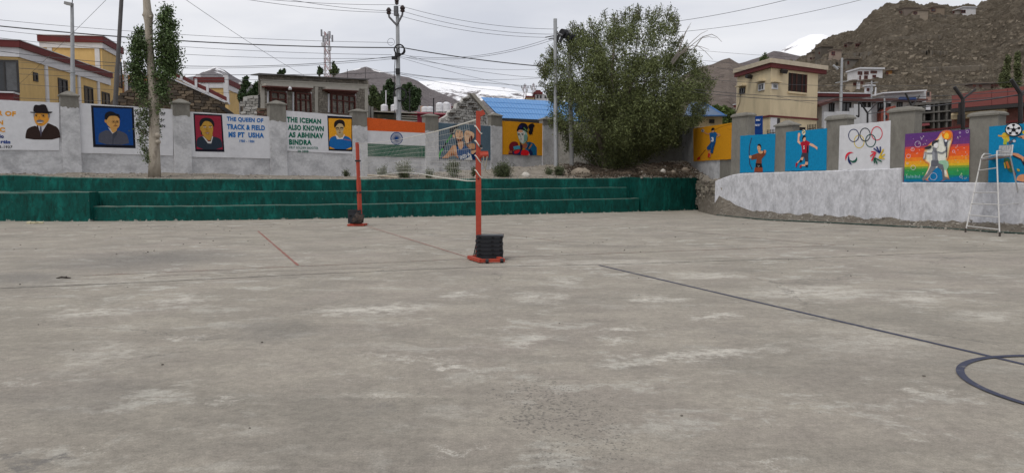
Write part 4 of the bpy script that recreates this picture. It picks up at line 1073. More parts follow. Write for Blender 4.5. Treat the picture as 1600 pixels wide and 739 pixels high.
def window(pl, x0, y0, x1, y1, parent, fm=DARKF, gm=GLASS, nx=2, ny=1, fw=.07, d=.06, tops=None, label=None):
    """framed window standing in the plane, at the pixels where it is seen"""
    s0 = pl.sz(x0, (y0+y1)/2)[0]; s1 = pl.sz(x1, (y0+y1)/2)[0]
    z1, z0 = pl.at((x0+x1)/2, y0).z, pl.at((x0+x1)/2, y1).z
    mb = MB(); mb.slab(pl, s0, s0+fw, z0, z1, .001, d); mb.slab(pl, s1-fw, s1, z0, z1, .001, d)
    mb.slab(pl, s0+fw, s1-fw, z0, z0+fw, .001, d-.003); mb.slab(pl, s0+fw, s1-fw, z1-fw, z1, .001, d-.003)
    for i in range(1, nx): s = s0+(s1-s0)*i/nx; mb.slab(pl, s-fw*.35, s+fw*.35, z0+fw, z1-fw, .012, d-.008)
    for i in range(1, ny): z = z0+(z1-z0)*(i/ny if ny != 2 else .68); mb.slab(pl, s0+fw, s1-fw, z-fw*.35, z+fw*.35, .014, d-.012)
    w_ = mb.build('window', fm, parent)
    if label: w_['label'] = label
    for i in range(nx):
        a, b = s0+fw+(s1-s0-2*fw)*i/nx, s0+fw+(s1-s0-2*fw)*(i+1)/nx
        mb = MB(); mb.slab(pl, a, b, z0+fw, z1-fw, .002, .008+.0005*i); mb.build('pane', gm if random.random() < .7 or gm is GLASSG else GLASSM, w_)
    return w_
def extrude(pts, z0, z1, m, parent, name='wall', zs=None):
    """walls over a plan polygon; zs: top heights per corner"""
    mb = MB(); n = len(pts); i = 0
    b = [Vector((p.x, p.y, z0)) for p in pts]; t = [Vector((p.x, p.y, (zs[k] if zs else z1))) for k, p in enumerate(pts)]
    mb.v = [tuple(p) for p in b+t]; mb.f = [tuple(range(n))[::-1], tuple(range(n, 2*n))]+[(k, (k+1) % n, n+(k+1) % n, n+k) for k in range(n)]; mb.m = [0]*len(mb.f)
    return mb.build(name, m, parent)
def band(pts, z0, z1, out, m, parent, name, closed=False):
    """trim standing proud along an open run of plan points"""
    k = len(pts); mb = MB()
    for a, b in zip(pts, pts[1:]):
        pl = Plane(a, b); L_ = (pl.B-pl.A).length
        mb.slab(pl, -out, L_+out, z0, z1, -.05, out)
    return mb.build(name, m, parent)
# yellow building at the far left
yb = thing('apartment_building', 'yellow brick building with maroon parapet, its long side running back on the far left', 'building', (-36, 48, 0))
a, b, c = at0(-120, 43.5), at0(38.5, 45), at0(177, 58.0)
zt = ZY(69, 45)
d_ = c+Vector((-14, 3, 0)); e_ = a+Vector((-6, 14, 0))
extrude([a, b, c, d_, e_], 0, zt-.9, YELLOW, yb)
band([a, b, c], zt-.98, zt-.42, .10, TRIM, yb, 'white_band'); band([a, b, c], zt-.42, zt, .22, MAROON, yb, 'parapet')
band([a, b, c], zt, zt+.05, .26, TRIM, yb, 'coping')
f1, f2 = Plane(a, b), Plane(b, c)
window(f1, -60, 93, 30, 144, yb, nx=4, fw=.12)
mb = MB(); mb.slab(f1, 0, (b-a).length-.05, ZY(160, 44), ZY(148, 44), .01, .9); o_ = mb.build('balcony_slab', MAROON, yb)
mb = MB(); mb.slab(f1, 0, (b-a).length-.02, ZY(147.7, 44), ZY(145.5, 44), .01, 1.0); mb.build('coping', TRIM, o_)
for x in (72.5, 123, 153):
    s = f2.sz(x, 140)[0]; mb = MB(); mb.slab(f2, s-.17, s+.17, 0, zt-.99, -.02, .09); mb.build('pilaster', TRIM, yb)
for x0, y0, x1, y1, nx in ((51.5, 114, 58.5, 127.5, 1), (91, 124, 105.5, 165, 2), (131.5, 136, 145, 168, 2), (159, 145, 171, 170, 2)): window(f2, x0, y0, x1, y1, yb, nx=nx, fw=.1)
t1 = thing('apartment_building', 'taller yellow tower with maroon top standing behind the long yellow building', 'building', (-36, 62, 0))
a, b, c = at0(75, 58.5), at0(168, 59), at0(197, 64)
zt = ZY(62.5, 59); extrude([a, b, c, c+Vector((-6, 10, 0)), a+Vector((0, 12, 0))], 0, zt-.7, YELLOW, t1)
band([a, b, c], zt-.95, zt-.5, .10, TRIM, t1, 'white_band'); band([a, b, c], zt-.5, zt, .2, MAROON, t1, 'parapet'); band([a, b, c], zt, zt+.06, .24, TRIM, t1, 'coping')
f1, f2 = Plane(a, b), Plane(b, c)
for x in (79, 171.5):
    s = f1.sz(x, 100)[0]; s = min(s, (b-a).length-.35); mb = MB(); mb.slab(f1, s-.18, s+.18, 0, zt-.96, -.02, .08); mb.build('pilaster', TRIM, t1)
s = f2.sz(195.5, 100)[0]; mb = MB(); mb.slab(f2, s-.5, s+.3, 0, zt-.96, -.02, .08); mb.build('pilaster', TRIM, t1)
window(f2, 182.5, 96, 190, 137, t1, nx=1, fw=.12)
window(f1, 120, 100, 140, 130, t1, nx=2, fw=.1)
t2 = thing('apartment_building', 'low yellow and orange house block half hidden behind the slim leafy tree', 'building', (-36, 70, 0))
a, b = at0(196, 66), at0(262, 68)
extrude([a, b, b+Vector((0, 8, 0)), a+Vector((0, 8, 0))], 0, ZY(119, 66), mat('orange_wall', (.42, .20, .08)), t2); f1 = Plane(a, b)
window(f1, 200, 131, 214, 142, t2, nx=2, fw=.08); band([a, b], ZY(130, 66), ZY(128, 66), .08, TRIM, t2, 'white_band')
# yellow building with sloping parapet at px 280-380
t3 = thing('apartment_building', 'yellow building with white corner columns and maroon parapet beyond the brown stone gable', 'building', (-28, 70, 0))
a, b, c = at0(311, 69), at0(353.5, 69), at0(377, 74); zt = ZY(124, 69)
extrude([a, b, c, c+Vector((-4, 8, 0)), a+Vector((0, 10, 0))], 0, zt-.8, YELLOW, t3)
band([a, b, c], zt-1.0, zt-.5, .08, TRIM, t3, 'white_band'); band([a, b, c], zt-.5, zt, .16, MAROON, t3, 'parapet')
f1, f2 = Plane(a, b), Plane(b, c)
for f, x in ((f1, 311), (f1, 353.5), (f2, 376)):
    s = f.sz(x, 140)[0]; mb = MB(); mb.slab(f, s-.22, s+.22, 0, zt+.3, -.1, .12); mb.build('corner_column', TRIM, t3)
window(f1, 317, 137, 323, 150, t3, nx=1, fw=.1)
t4 = thing('stair_parapet', 'maroon and white parapet sloping down in steps behind the brown stone gable', 'parapet', (-28, 60, 0))
a, b = at0(250, 58), at0(357, 58); pl = Plane(a, b)
def zpl(pl, x, y): return pl.at(x, y).z
pts = [(258, 112), (266, 117), (284, 124), (307, 136), (325, 144), (357, 160)]
for k, ((x0, y0), (x1, y1)) in enumerate(zip(pts, pts[1:])):
    mb = MB(); q = [pl.at(x0, y0), pl.at(x1, y1), pl.at(x1, y1-6.2), pl.at(x0, y0-6.2)]; mb.prism(q, -pl.n*.25); mb.build('maroon_panel', MAROON, t4)
    mb = MB(); q = [pl.at(x0, y0+3, .05), pl.at(x1, y1+3, .05), pl.at(x1, y1, .05), pl.at(x0, y0, .05)]; mb.prism(q, -pl.n*.35); mb.build('white_band', TRIM, t4)
    s, z = pl.sz(x1, y1); mb = MB(); mb.slab(pl, s-.09, s+.09, z-.1, z+.62, .01, .10); mb.build('post', TRIM, t4)
mb = MB(); mb.prism([pl.at(258, 115), pl.at(357, 163.5), pl.at(357, 200), pl.at(258, 200)], -pl.n*.2); mb.build('wall', YELLOW, t4)
# stone faces made of many small stones
def stone_face(pl, poly, l, h, mats, parent, name, depth=.12, core=None, cd=.3, core_mat=None, jit=.04):
    """courses of stones covering the polygon (pixels) on the plane: joined into one part"""
    pp = [pl.sz(x, y) for x, y in poly]
    def inside(s, z):
        c = False; n = len(pp)
        for i in range(n):
            (x1, y1), (x2, y2) = pp[i], pp[(i+1) % n]
            if (y1 > z) != (y2 > z) and s < (x2-x1)*(z-y1)/(y2-y1)+x1: c = not c
        return c
    mb = MB(); z = min(p[1] for p in pp); z1 = max(p[1] for p in pp); a = min(p[0] for p in pp); b = max(p[0] for p in pp); rz = math.atan2(pl.u.y, pl.u.x)
    while z < z1:
        hh = h*random.uniform(.75, 1.25); s = a+random.uniform(-l, 0)
        while s < b:
            ll = l*random.uniform(.55, 1.4)
            if inside(s+ll/2, z+hh/2): mb.stone(pl.pt(s+ll/2, z+hh/2, random.uniform(-jit, jit)), (ll*.97, depth, hh*.93), rz, random.randrange(len(mats)), rnd=.13)
            s += ll
        z += hh
    mb.build(name, mats, parent, kind='stuff')
    mb = MB(); mb.prism([pl.at(x, y, -depth*.3) for x, y in poly], -pl.n*cd); mb.build('core', core_mat or mats[0], parent)
B1, B2, B3 = mat('brown_stone_a', (.115, .085, .058), island=.3), mat('brown_stone_b', (.17, .13, .09), island=.3), mat('brown_stone_c', (.075, .06, .046), island=.3)
br = thing('stone_gable', 'brown rough stone gable wall with a low pitched top behind the first portraits', 'wall', (-26, 40, 0)); pl = Plane(at0(160, 40), at0(380, 44))
stone_face(pl, [(168, 200), (168, 166), (178, 154), (205, 138), (238, 126), (258, 121), (275, 127), (300, 137), (330, 150), (352, 160), (352, 200)], .42, .16, [B1, B2, B3], br, 'stonework')
mb = MB(); mb.prism([pl.at(262, 119, .1), pl.at(352, 158.5, .1), pl.at(352, 161, .1), pl.at(262, 121.5, .1)], -pl.n*.4); mb.build('verge', TRIM, br)
mb = MB(); mb.prism([pl.at(340, 166, .12), pl.at(352, 168, .12), pl.at(366, 178, .12), pl.at(360, 180, .12)], -pl.n*.5); mb.build('eave_board', DARKF, br)
# low brown brick wall and whitewashed dry stone wall
W1, W2 = mat('white_stone_a', (.42, .41, .39), island=.2), mat('white_stone_b', (.30, .29, .27), island=.2)
ws = thing('stone_wall', 'whitewashed dry stone wall piece left of the grey stone building', 'wall', (-17, 45, 0)); pl = Plane(at0(376, 45), at0(414, 45))
stone_face(pl, [(380, 200), (380, 152), (390, 150), (411, 149), (411, 200)], .38, .15, [W1, W2], ws, 'stonework')
bw = thing('brick_wall', 'low dark brown brick stack in front of the grey stone building corner', 'wall', (-15, 42, 0)); pl = Plane(at0(398, 41), at0(422, 41))
stone_face(pl, [(401.5, 200), (401.5, 169), (419, 170), (419, 200)], .3, .09, [B1, mat('red_brick', (.12, .06, .045), island=.3)], bw, 'stonework')
# grey stone building with three carved windows
gb = thing('stone_building', 'grey stone building with pale concrete bands and three carved dark red windows', 'building', (-12, 48, 0))
a, b = at0(407.5, 43), at0(575, 49.5); pl = Plane(a, b); GS, GS2 = mat('grey_stone_a', (.23, .205, .17), island=.15, var=.2), mat('grey_stone_b', (.18, .16, .132), island=.2, var=.2)
PC = mat('pale_concrete', (.40, .375, .325), var=.12, scale=3)
back = V0(a).normalized()*8
zl, zr2 = pl.at(407.5, 117.5).z, pl.at(575, 126.5).z
extrude([V0(a), V0(b), V0(b)+back, V0(a)+back], 0, 0, mat('grey_stone_core', (.17, .155, .13)), gb, zs=[zl, zr2, zr2-.3, zl-.3])
stone_face(pl, [(408, 200), (408, 117), (575, 126), (575, 200)], .3, .13, [GS, GS2], gb, 'stonework', depth=.06, cd=.01, core_mat=GS2, jit=.008)
def pband(poly, off, th, m, parent, name, p=None):
    p = p or pl; mb = MB(); mb.prism([p.at(x, y, off) for x, y in poly], -p.n*th); return mb.build(name, m, parent)
pband([(405, 114.5), (577, 124), (577, 125.2), (405, 116.2)], .35, .9, mat('roof_slate', (.13, .125, .12)), gb, 'roof_edge')
pband([(407.5, 124), (575.5, 132.3), (575.5, 134), (407.5, 125.8)], .10, .1, PC, gb, 'cornice')
pband([(408, 125.9), (575, 134.1), (575, 139.5), (408, 132)], .06, .06, PC, gb, 'beam')
for x0, x1, y in ((407.5, 413.5, 132.3), (492, 496.8, 136), (570, 575, 139.8)): pband([(x0, y), (x1, y+.3), (x1, 205), (x0, 205)], .055, .055, PC, gb, 'column')
for x0, x1, yt, nx in ((419.5, 447.5, 144, 2), (459, 486, 145.5, 3), (514.5, 555, 148, 4)):
    window(pl, x0+1.5, yt, x1-1, 180, gb, WOOD, GLASSG, nx=nx, ny=2, fw=.09, d=.14)
    for x in (x0-.6, x1+.4): pband([(x-.8, yt-1), (x+.8, yt-.9), (x+.8, 176), (x-.8, 176)], .09, .09, TRIM, gb, 'window_surround')
for x0, x1, y0, y1 in ((415.5, 489, 134, 138), (510.5, 560, 139.3, 142)):
    pband([(x0, y0), (x1, y1), (x1, y1+2), (x0, y0+2)], .50, .5, WOOD, gb, 'lintel')
    pband([(x0+2.5, y0+2), (x1-2.5, y1+2), (x1-2.5, y1+4.6), (x0+2.5, y0+4.6)], .32, .32, WOOD, gb, 'lintel')
    pband([(x0+4.5, y0+4.6), (x1-4.5, y1+4.6), (x1-4.5, y1+6.5), (x0+4.5, y0+6.5)], .2, .2, WOOD, gb, 'lintel')
    pband([(x0-.5, y0-3.8), (x1+.5, y1-3.8), (x1+.5, y1), (x0-.5, y0)], .42, .4, PC, gb, 'canopy')
mb = MB(); p = pl.at(453, 137, .5); mb.lathe(p-Vector((0, 0, .15)), [(.10, 0), (.13, .08), (.03, .22)], 10); mb.build('lamp', TRIM, gb)
for x, h in ((543, 1.6), (571, 1.9)): mb = MB(); q = pl.at(x, 124); mb.tube([q, q+Vector((0, 0, h*.4))], .02, 5); mb.build('roof_rod', DARKF, gb)
pband([(440, 173.5), (565, 179.5), (565, 184), (440, 178)], .30, .3, mat('mud_sill', (.11, .09, .07)), gb, 'sill')
# stepped stone gable with blue roofed hall
SG, SG2 = mat('gable_stone_a', (.42, .41, .385), island=.15, var=.2), mat('gable_stone_b', (.31, .30, .28), island=.2, var=.2)
hall = thing('blue_roof_hall', 'long hall with bright blue metal roof and grey rubble gable', 'building', (2, 52, 0))
pl = Plane(at0(688, 46), at0(768, 49))
stone_face(pl, [(690, 200), (690, 186), (700, 180), (704, 172), (712, 170), (714, 162), (722, 160), (725, 153), (733, 150), (736, 146.5), (741, 146.5), (765, 178), (765, 200)], .33, .15, [SG, SG2], hall, 'stonework')
pband([(735, 146), (741.5, 146), (769, 179), (764.5, 181)], .16, .34, PC, hall, 'verge', pl)
for x, y in ((731, 154), (739, 161), (725, 166), (744, 168.5), (708, 176), (716, 184)): pband([(x-4.5, y), (x+4.5, y+.4), (x+4.5, y+1.5), (x-4.5, y+1.1)], .22, .3, B3, hall, 'tie_stone', pl)
pband([(761.5, 180), (766, 180.5), (766, 200), (761.5, 200)], .12, .2, TRIM, hall, 'gable_post', pl)
BLUE = mat('blue_metal_roof', (.095, .255, .52), rough=.45, var=.06, scale=2)
A1, A2, R1, R2 = P(783, 184.5, 50), P(905, 189.5, 54), P(751, 152, 54), P(905, 160.5, 60)
n_r = 30; mb = MB()
up = Vector((0, -.2, .1)).normalized()
for i in range(n_r):
    f0, f1_ = i/n_r, (i+1)/n_r; p0, p1 = A1.lerp(A2, f0), A1.lerp(A2, f1_); q0, q1 = R1.lerp(R2, f0), R1.lerp(R2, f1_)
    pm, qm = p0.lerp(p1, .85), q0.lerp(q1, .85); p9, q9 = p0.lerp(p1, .91)+up*.03, q0.lerp(q1, .91)+up*.03
    mb.face([p0, pm, qm, q0]); mb.face([pm, p9, q9, qm]); mb.face([p9, p1, q1, q9])
mb.build('roof', BLUE, hall)
mb = MB()
for k in range(1, 4):
    f = k/4; a, b = A1.lerp(R1, f), A2.lerp(R2, f); mb.tube([a+up*.01, b+up*.01], .02, 4)
mb.build('roof_lap', mat('blue_roof_lap', (.08, .21, .45), rough=.5), hall)
mb = MB(); mb.face([R1, R2, R2+Vector((2.5, 8, -2.2)), R1+Vector((2.5, 8, -2.2))]); mb.build('roof', BLUE, hall)
extrude([V0(A1)+Vector((.3, .5, 0)), V0(A2)+Vector((0, .5, 0)), V0(A2)+Vector((2, 10, 0)), V0(A1)+Vector((2, 10, 0))], 0, A1.z-.15, CEMENT2, hall)
mb = MB(); mb.hexa([A1+Vector((0, -.05, -.22)), A2+Vector((0, -.05, -.22)), A2+Vector((0, .4, -.22)), A1+Vector((0, .4, -.22))], [A1+Vector((0, -.05, -.06)), A2+Vector((0, -.05, -.06)), A2+Vector((0, .4, -.06)), A1+Vector((0, .4, -.06))]); mb.build('fascia', DARKF, hall)
# red walled building
rbd = thing('red_roof_building', 'low building with crimson wall and pink roof edge between the flag and the stone gable', 'building', (-8, 55, 0))
pl = Plane(at0(575, 56), at0(740, 60)); CR = mat('crimson_sheet', (.27, .022, .045), rough=.6, var=.12)
pband([(651, 177), (740, 181), (740, 210), (651, 210)], 0, 6, CR, rbd, 'wall', pl); pband([(649, 175), (741, 179), (741, 181.2), (649, 177.2)], .3, 6.6, mat('pink_edge', (.50, .17, .20)), rbd, 'roof', pl)
dkb = thing('dark_shed', 'dark mossy brown shed with pale plank roof edge above the flag mural', 'building', (-10, 52, 0))
pl = Plane(at0(580, 52), at0(655, 54))
pband([(583, 178), (652, 181), (652, 205), (583, 205)], 0, 3, mat('moss_wall', (.055, .05, .032), col2=(.12, .09, .05), fac2=(.5, .6), scale2=2), dkb, 'wall', pl)
pband([(584, 173.5), (652, 176), (652, 177.6), (584, 175)], .2, 3, PC, dkb, 'roof_edge', pl)
for y in (180.5, 184, 187.5): pband([(628, y), (652, y+.9), (652, y+2.2), (628, y+1.3)], .1, .1, PC, dkb, 'plank', pl)
pband([(575, 166), (578.5, 165), (578.5, 200), (575, 200)], .3, .3, CEMENT2, dkb, 'post', pl); pband([(580, 167), (583.5, 167), (583.5, 200), (580, 200)], .3, .3, CEMENT2, dkb, 'post', pl)
# white tanks
def tank(px, py, Y, r, h, label):
    p = P(px, py, Y); t = thing('water_tank', label, 'water tank', p, 'white water tanks on the roofs'); TK = mat('white_tank', (.66, .66, .68), rough=.4)
    mb = MB(); mb.lathe(p, [(r, 0), (r, h*.30), (r*1.04, h*.32), (r, h*.34), (r, h*.62), (r*1.04, h*.64), (r, h*.66), (r*.95, h*.8), (r*.4, h*.93)], 14); mb.build('body', TK, t, smooth=False)
    mb = MB(); mb.lathe(p+Vector((0, 0, h*.935)), [(r*.34, 0), (r*.34, h*.07)], 10); mb.build('lid', mat('dark_lid', (.08, .08, .09)), t)
    mb = MB(); mb.box(p+Vector((0, 0, -.9)), (r*1.6, r*1.6, 1.78)); mb.build('stand', CEMENT2, t)
for x, y, Y, r, h, l in ((600.5, 174, 62, .30, .62, 'white tank left of the tall double arm pole'), (616, 174, 62, .30, .62, 'white tank just touching the left side of the tall double arm pole'),
                         (664.5, 175.5, 75, .40, .62, 'first white tank on the crimson building roof, nearest the trees'), (672, 175.5, 75, .40, .62, 'second small white tank on the crimson building roof'),
                         (687, 175, 80, .42, 1.1, 'tall white tank left of the thin dark rod'), (697.5, 175, 80, .42, 1.15, 'tall white tank nearest the rubble gable')): tank(x, y, Y, r, h, l)
wb = thing('white_building', 'distant long white building between the tanks and the rubble gable', 'building', (-12, 110, 0))
pl = Plane(at0(700, 110), at0(735, 110)); pband([(703, 168), (724, 168), (724, 190), (703, 190)], 0, 8, TRIM, wb, 'wall', pl); pband([(702, 166.8), (725, 166.8), (725, 168.2), (702, 168.2)], .4, 9, MAROON, wb, 'roof', pl)
for x in (706, 711, 716, 721): window(pl, x-1.2, 170, x+1.2, 174, wb, nx=1, fw=.06)
ob = thing('orange_building', 'distant pale orange building right of the dark trees', 'building', (-14, 120, 0))
pl = Plane(at0(655, 115), at0(680, 115)); pband([(657, 166), (671, 166.5), (671, 190), (657, 190)], 0, 7, mat('pale_orange', (.46, .30, .20)), ob, 'wall', pl); window(pl, 660, 169, 663, 173, ob, nx=1, fw=.06); window(pl, 665, 169, 668, 173, ob, nx=1, fw=.06)
# little shrine like roofs and masts beyond the blue roof
tw = thing('temple_building', 'distant white building with tiered dark red roofs rising over the blue roof', 'building', (5, 120, 0))
pl = Plane(at0(820, 120), at0(870, 120))
pband([(836, 146.5), (866, 148), (866, 175), (836, 175)], 0, 6, TRIM, tw, 'wall', pl); pband([(833.5, 144), (848, 144), (848, 147), (833.5, 147)], .6, 7, MAROON, tw, 'roof', pl); pband([(838, 141), (844, 141), (846, 144), (836, 144)], .2, 4, MAROON, tw, 'roof', pl)
pband([(822, 152), (835, 152), (835, 175), (822, 175)], 0.2, 5, CREAM, tw, 'wall', pl); pband([(821, 150), (836, 150.4), (836, 152.2), (821, 152)], .6, 6, MAROON, tw, 'roof', pl)
for x in (840, 845, 852, 858): window(pl, x-1.2, 149.5, x+1.2, 154, tw, nx=1, fw=.06)
def mast(px, py0, py1, Y, wd, label, red=True, ants=5):
    b = P(px, py0, Y); h = ZY(py1, Y)-b.z; t = thing('telecom_mast', label, 'mast', b, None); W3, R3 = mat('mast_white', (.50, .50, .52)), mat('mast_red', (.36, .12, .11))
    k = int(h/(wd*1.3)); legs = [Vector((-wd/2, -wd/2, 0)), Vector((wd/2, -wd/2, 0)), Vector((wd/2, wd/2, 0)), Vector((-wd/2, wd/2, 0))]
    mb = MB(); 
    for l in legs: mb.tube([b+l, b+l*.7+Vector((0, 0, h))], wd*.07, 4)
    mb.build('lattice_leg', W3, t)
    mb = MB()
    for i in range(k):
        f0, f1_ = i/k, (i+1)/k
        for j in range(4):
            A_, B_ = legs[j], legs[(j+1) % 4]; mb.tube([b+A_*(1-.3*f0)+Vector((0, 0, h*f0)), b+B_*(1-.3*f1_)+Vector((0, 0, h*f1_))], wd*.045, 3, mi=i % 2)
            mb.tube([b+B_*(1-.3*f0)+Vector((0, 0, h*f0)), b+A_*(1-.3*f1_)+Vector((0, 0, h*f1_))], wd*.045, 3, mi=(i+1) % 2)
    mb.build('bracing', [R3, W3], t, kind='stuff')
    for i in range(ants):
        a = i*2*math.pi/ants; q = b+Vector((math.cos(a)*wd*.95, math.sin(a)*wd*.95, h*(.86+.10*(i % 2)))); mb = MB(); mb.box(q, (wd*.26, wd*.2, h*.14)); mb.box(q*.5+(b+Vector((0, 0, q.z-b.z)))*.5, (wd*.8, .05, .05), a); mb.build('antenna', mat('antenna_grey', (.22, .22, .24)), t)
    for i in range(2):
        q = b+Vector((wd*.55*(1 if i else -1), -wd*.5, h*(.70-.09*i))); mb = MB(); mb.lathe(q, [(wd*.1, -.2), (wd*.30, -.1), (wd*.34, .5), (wd*.1, .6)], 8); mb.build('dish', W3, t)
mast(512, 125, 55, 140, 1.1, 'tall lattice telecom mast with antennas behind the grey stone building')
mast(820, 160, 135, 150, .7, 'small lattice mast rising over the blue roof, left one', ants=4)
mast(833.5, 160, 134, 150, .6, 'small antenna mast beside the tiered red roofs', ants=4)

# cream building on the right
cb = thing('cream_building', 'two storey cream plastered building with maroon bands and a large dark opening', 'building', (14, 42, 0))
a, b, c = at0(1148.5, 43.5), at0(1200, 40), at0(1273, 42.2)
zt = ZY(106, 40); q1 = c+Vector((1.5, 6, 0)); q2 = a+Vector((1.5, 5, 0))
extrude([a, b, c, q1, q2], 0, zt, CREAM, cb)
f1, f2 = Plane(a, b), Plane(b, c)
for pts, ov in (([a, b], 0), ([b, c+(c-b).normalized()*.45], 0)):
    band(pts, zt-.12, zt+.12, .14, MAROON, cb, 'parapet_band'); band(pts, zt+.12, zt+.36, .2, mat('pale_coping', (.50, .43, .33)), cb, 'coping')
band([a, b, c], ZY(184.2, 40), ZY(181.5, 40), .06, MAROON, cb, 'string_course')
window(f1, 1156.5, 138, 1164.5, 146.5, cb, nx=2, fw=.05, gm=GLASSG); window(f1, 1186, 131, 1195, 142, cb, TRIM, GLASS, nx=2, fw=.06)
window(f2, 1205.5, 130.5, 1214.5, 140, cb, TRIM, GLASSG, nx=1, fw=.08)
for f, x0, x1, y in ((f1, 1155, 1166, 137), (f1, 1183.5, 1196, 130), (f2, 1204, 1217, 129)):
    s0, s1 = f.sz(x0, y)[0], f.sz(x1, y)[0]; z = f.at(x0, y).z; mb = MB(); mb.slab(f, s0, s1, z, z+.06, .0, .28); mb.build('sunshade', CREAM, cb)
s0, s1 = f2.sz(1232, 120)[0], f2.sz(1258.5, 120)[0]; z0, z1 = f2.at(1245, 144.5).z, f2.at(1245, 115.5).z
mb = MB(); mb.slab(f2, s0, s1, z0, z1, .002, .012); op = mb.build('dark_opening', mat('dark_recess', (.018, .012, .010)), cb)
mb = MB(); 
for s in (s0+.25, (s0+s1)/2-.1, s1-.35): mb.slab(f2, s, s+.08, z0, z1, .014, .04)
mb.slab(f2, s1-.02, s1+.1, z0, z1, .014, .06); mb.build('opening_post', mat('rust_post', (.06, .02, .015)), op)
mb = MB(); mb.slab(f2, s0-.05, s1+.1, z0-.1, z0, .0, .1); mb.build('sill', CREAM, cb)
for f, x, y in ((f1, 1170, 120), (f2, 1225, 112)):
    q = f.at(x, y, .2); mb = MB(); mb.box(q, (.34, .22, .2), .4, rx=.4); mb.box(q+Vector((0, .12, .06)), (.06, .3, .06)); mb.build('floodlight', DARKF, cb)
mb = MB(); mb.slab(f2, .05, f2.sz(1215, 190)[0], 0, ZY(185, 40), .0, .03); mb.build('white_patch', TRIM, cb)
mb = MB(); mb.slab(f2, f2.sz(1213.5, 190)[0], f2.sz(1218, 190)[0], ZY(195, 40), ZY(185.5, 40), .03, .04); mb.build('vent', DARKF, cb)
mb = MB(); mb.slab(f2, f2.sz(1243, 200)[0], f2.sz(1258, 200)[0], 0, ZY(198, 40.5), .0, .02); mb.build('doorway', GLASS, cb)
mb = MB(); pth = [f1.at(1156.5, 146, .03), f1.at(1156, 160, .03), f1.at(1150, 176, .03)]; mb.tube(pth, .015, 4); mb.build('cable_drop', DARKF, cb)
# blue notice board
pl = Plane(at0(1165, 36), at0(1196, 35)); nb = thing('notice_board', 'dark blue notice board with white Hindi lettering behind the right wall', 'sign', pl.at(1180, 212))
mb = MB(); mb.prism([pl.at(1169, 183), pl.at(1190.8, 181), pl.at(1190.8, 215), pl.at(1169, 215)], -pl.n*.05); mb.build('board', paint(16, 58, 124), nb)
A = Art(pl, .004)
def scribble(x0, x1, y, h, w):
    rr = random.Random(int(y*10)); A.line((220, 224, 230), [(x0, y), (x1, y-.4)], w*.6); x = x0+.5
    while x < x1-.8:
        k = rr.random(); A.line((220, 224, 230), [(x, y), (x+.1, y+h)], w)
        if k > .3: A.line((220, 224, 230), [(x, y+h*.5), (x+1.1, y+h*.4), (x+1.0, y+h*.9)], w*.8)
        x += rr.uniform(1.3, 2.1)
scribble(1172, 1179, 186.5, 3.4, .7); scribble(1181, 1188.5, 187, 2.4, .6); scribble(1172, 1179, 191.5, 1, .5); scribble(1172, 1188.5, 195, 2.4, .7); scribble(1172, 1178, 201.5, 2.2, .6); scribble(1172, 1177, 206, 1.6, .5); scribble(1172, 1180, 210.5, 1.4, .5)
A.build('lettering', nb)
# small blue roofed house right of the tree
bh = thing('small_house', 'small cream house with hipped slate blue roof between the big tree and the cream building', 'house', (13, 48, 0))
a, b = at0(1075, 48), at0(1126.5, 48); extrude([a, b, b+Vector((.5, 5, 0)), a+Vector((0, 5, 0))], 0, ZY(182, 48), CREAM, bh)
RB_ = mat('slate_blue_roof', (.09, .135, .22), rough=.5, var=.2, scale=6)
e1, e2, e3, e4, ap, ap2 = P(1068, 181.5, 47.5), P(1133, 181, 47.5), P(1135, 181, 53.5), P(1070, 181, 53.5), P(1098, 160, 50), P(1078, 160, 50)
mb = MB(); mb.face([e1, e2, ap, ap2]); mb.face([e2, e3, ap]); mb.face([e3, e4, ap2, ap]); mb.face([e4, e1, ap2]); mb.face([e1, e4, e3, e2]); mb.build('roof', RB_, bh)
mb = MB(); mb.tube([ap, e2], .07, 5); mb.tube([e1, e2, e3], .06, 5); mb.build('ridge_trim', mat('blue_trim', (.07, .16, .36)), bh)
window(Plane(a, b), 1108, 187, 1116, 193, bh, nx=2, fw=.06)

# houses behind the right wall
hs = thing('terraced_house', 'white house with maroon eaves and dark verandas right of the cream building', 'house', (22, 55, 0))
pl = Plane(at0(1270, 52), at0(1362, 54)); pband([(1272, 152), (1360, 154), (1360, 200), (1272, 200)], 0, 7, mat('off_white', (.48, .48, .49), var=.2), hs, 'wall', pl)
pband([(1268, 145.5), (1361, 147), (1361, 151.6), (1268, 150)], .8, 8.5, MAROON, hs, 'roof', pl); pband([(1268, 144), (1361, 145.5), (1361, 147), (1268, 145.5)], .85, 8.6, TRIM, hs, 'coping', pl)
pband([(1271, 182), (1290, 183), (1290, 186), (1271, 185)], .5, .5, MAROON, hs, 'balcony', pl)
for x0, y0, x1, y1 in ((1273, 157, 1279, 180), (1282, 158, 1288, 180), (1272, 188, 1277, 200), (1279, 188, 1284, 200), (1286, 187, 1291, 200)): window(pl, x0, y0, x1, y1, hs, nx=1, fw=.08)
hs2 = thing('terraced_house', 'white house with sloping maroon roof edge and four dark window bays behind the rings mural', 'house', (25, 47, 0))
pl = Plane(at0(1280, 45), at0(1392, 47)); pband([(1284, 166), (1310, 157), (1392, 160), (1392, 200), (1284, 200)], 0, 4, mat('off_white'), hs2, 'wall', pl) if False else pband([(1284, 166), (1310, 157), (1392, 160), (1392, 200), (1284, 200)], 0, 4, MATS['off_white'], hs2, 'wall', pl)
pband([(1279, 163), (1308, 153.5), (1393, 155.5), (1393, 159.5), (1308, 157.5), (1281, 167)], .7, 4.9, mat('brown_eave', (.09, .04, .035)), hs2, 'roof', pl)
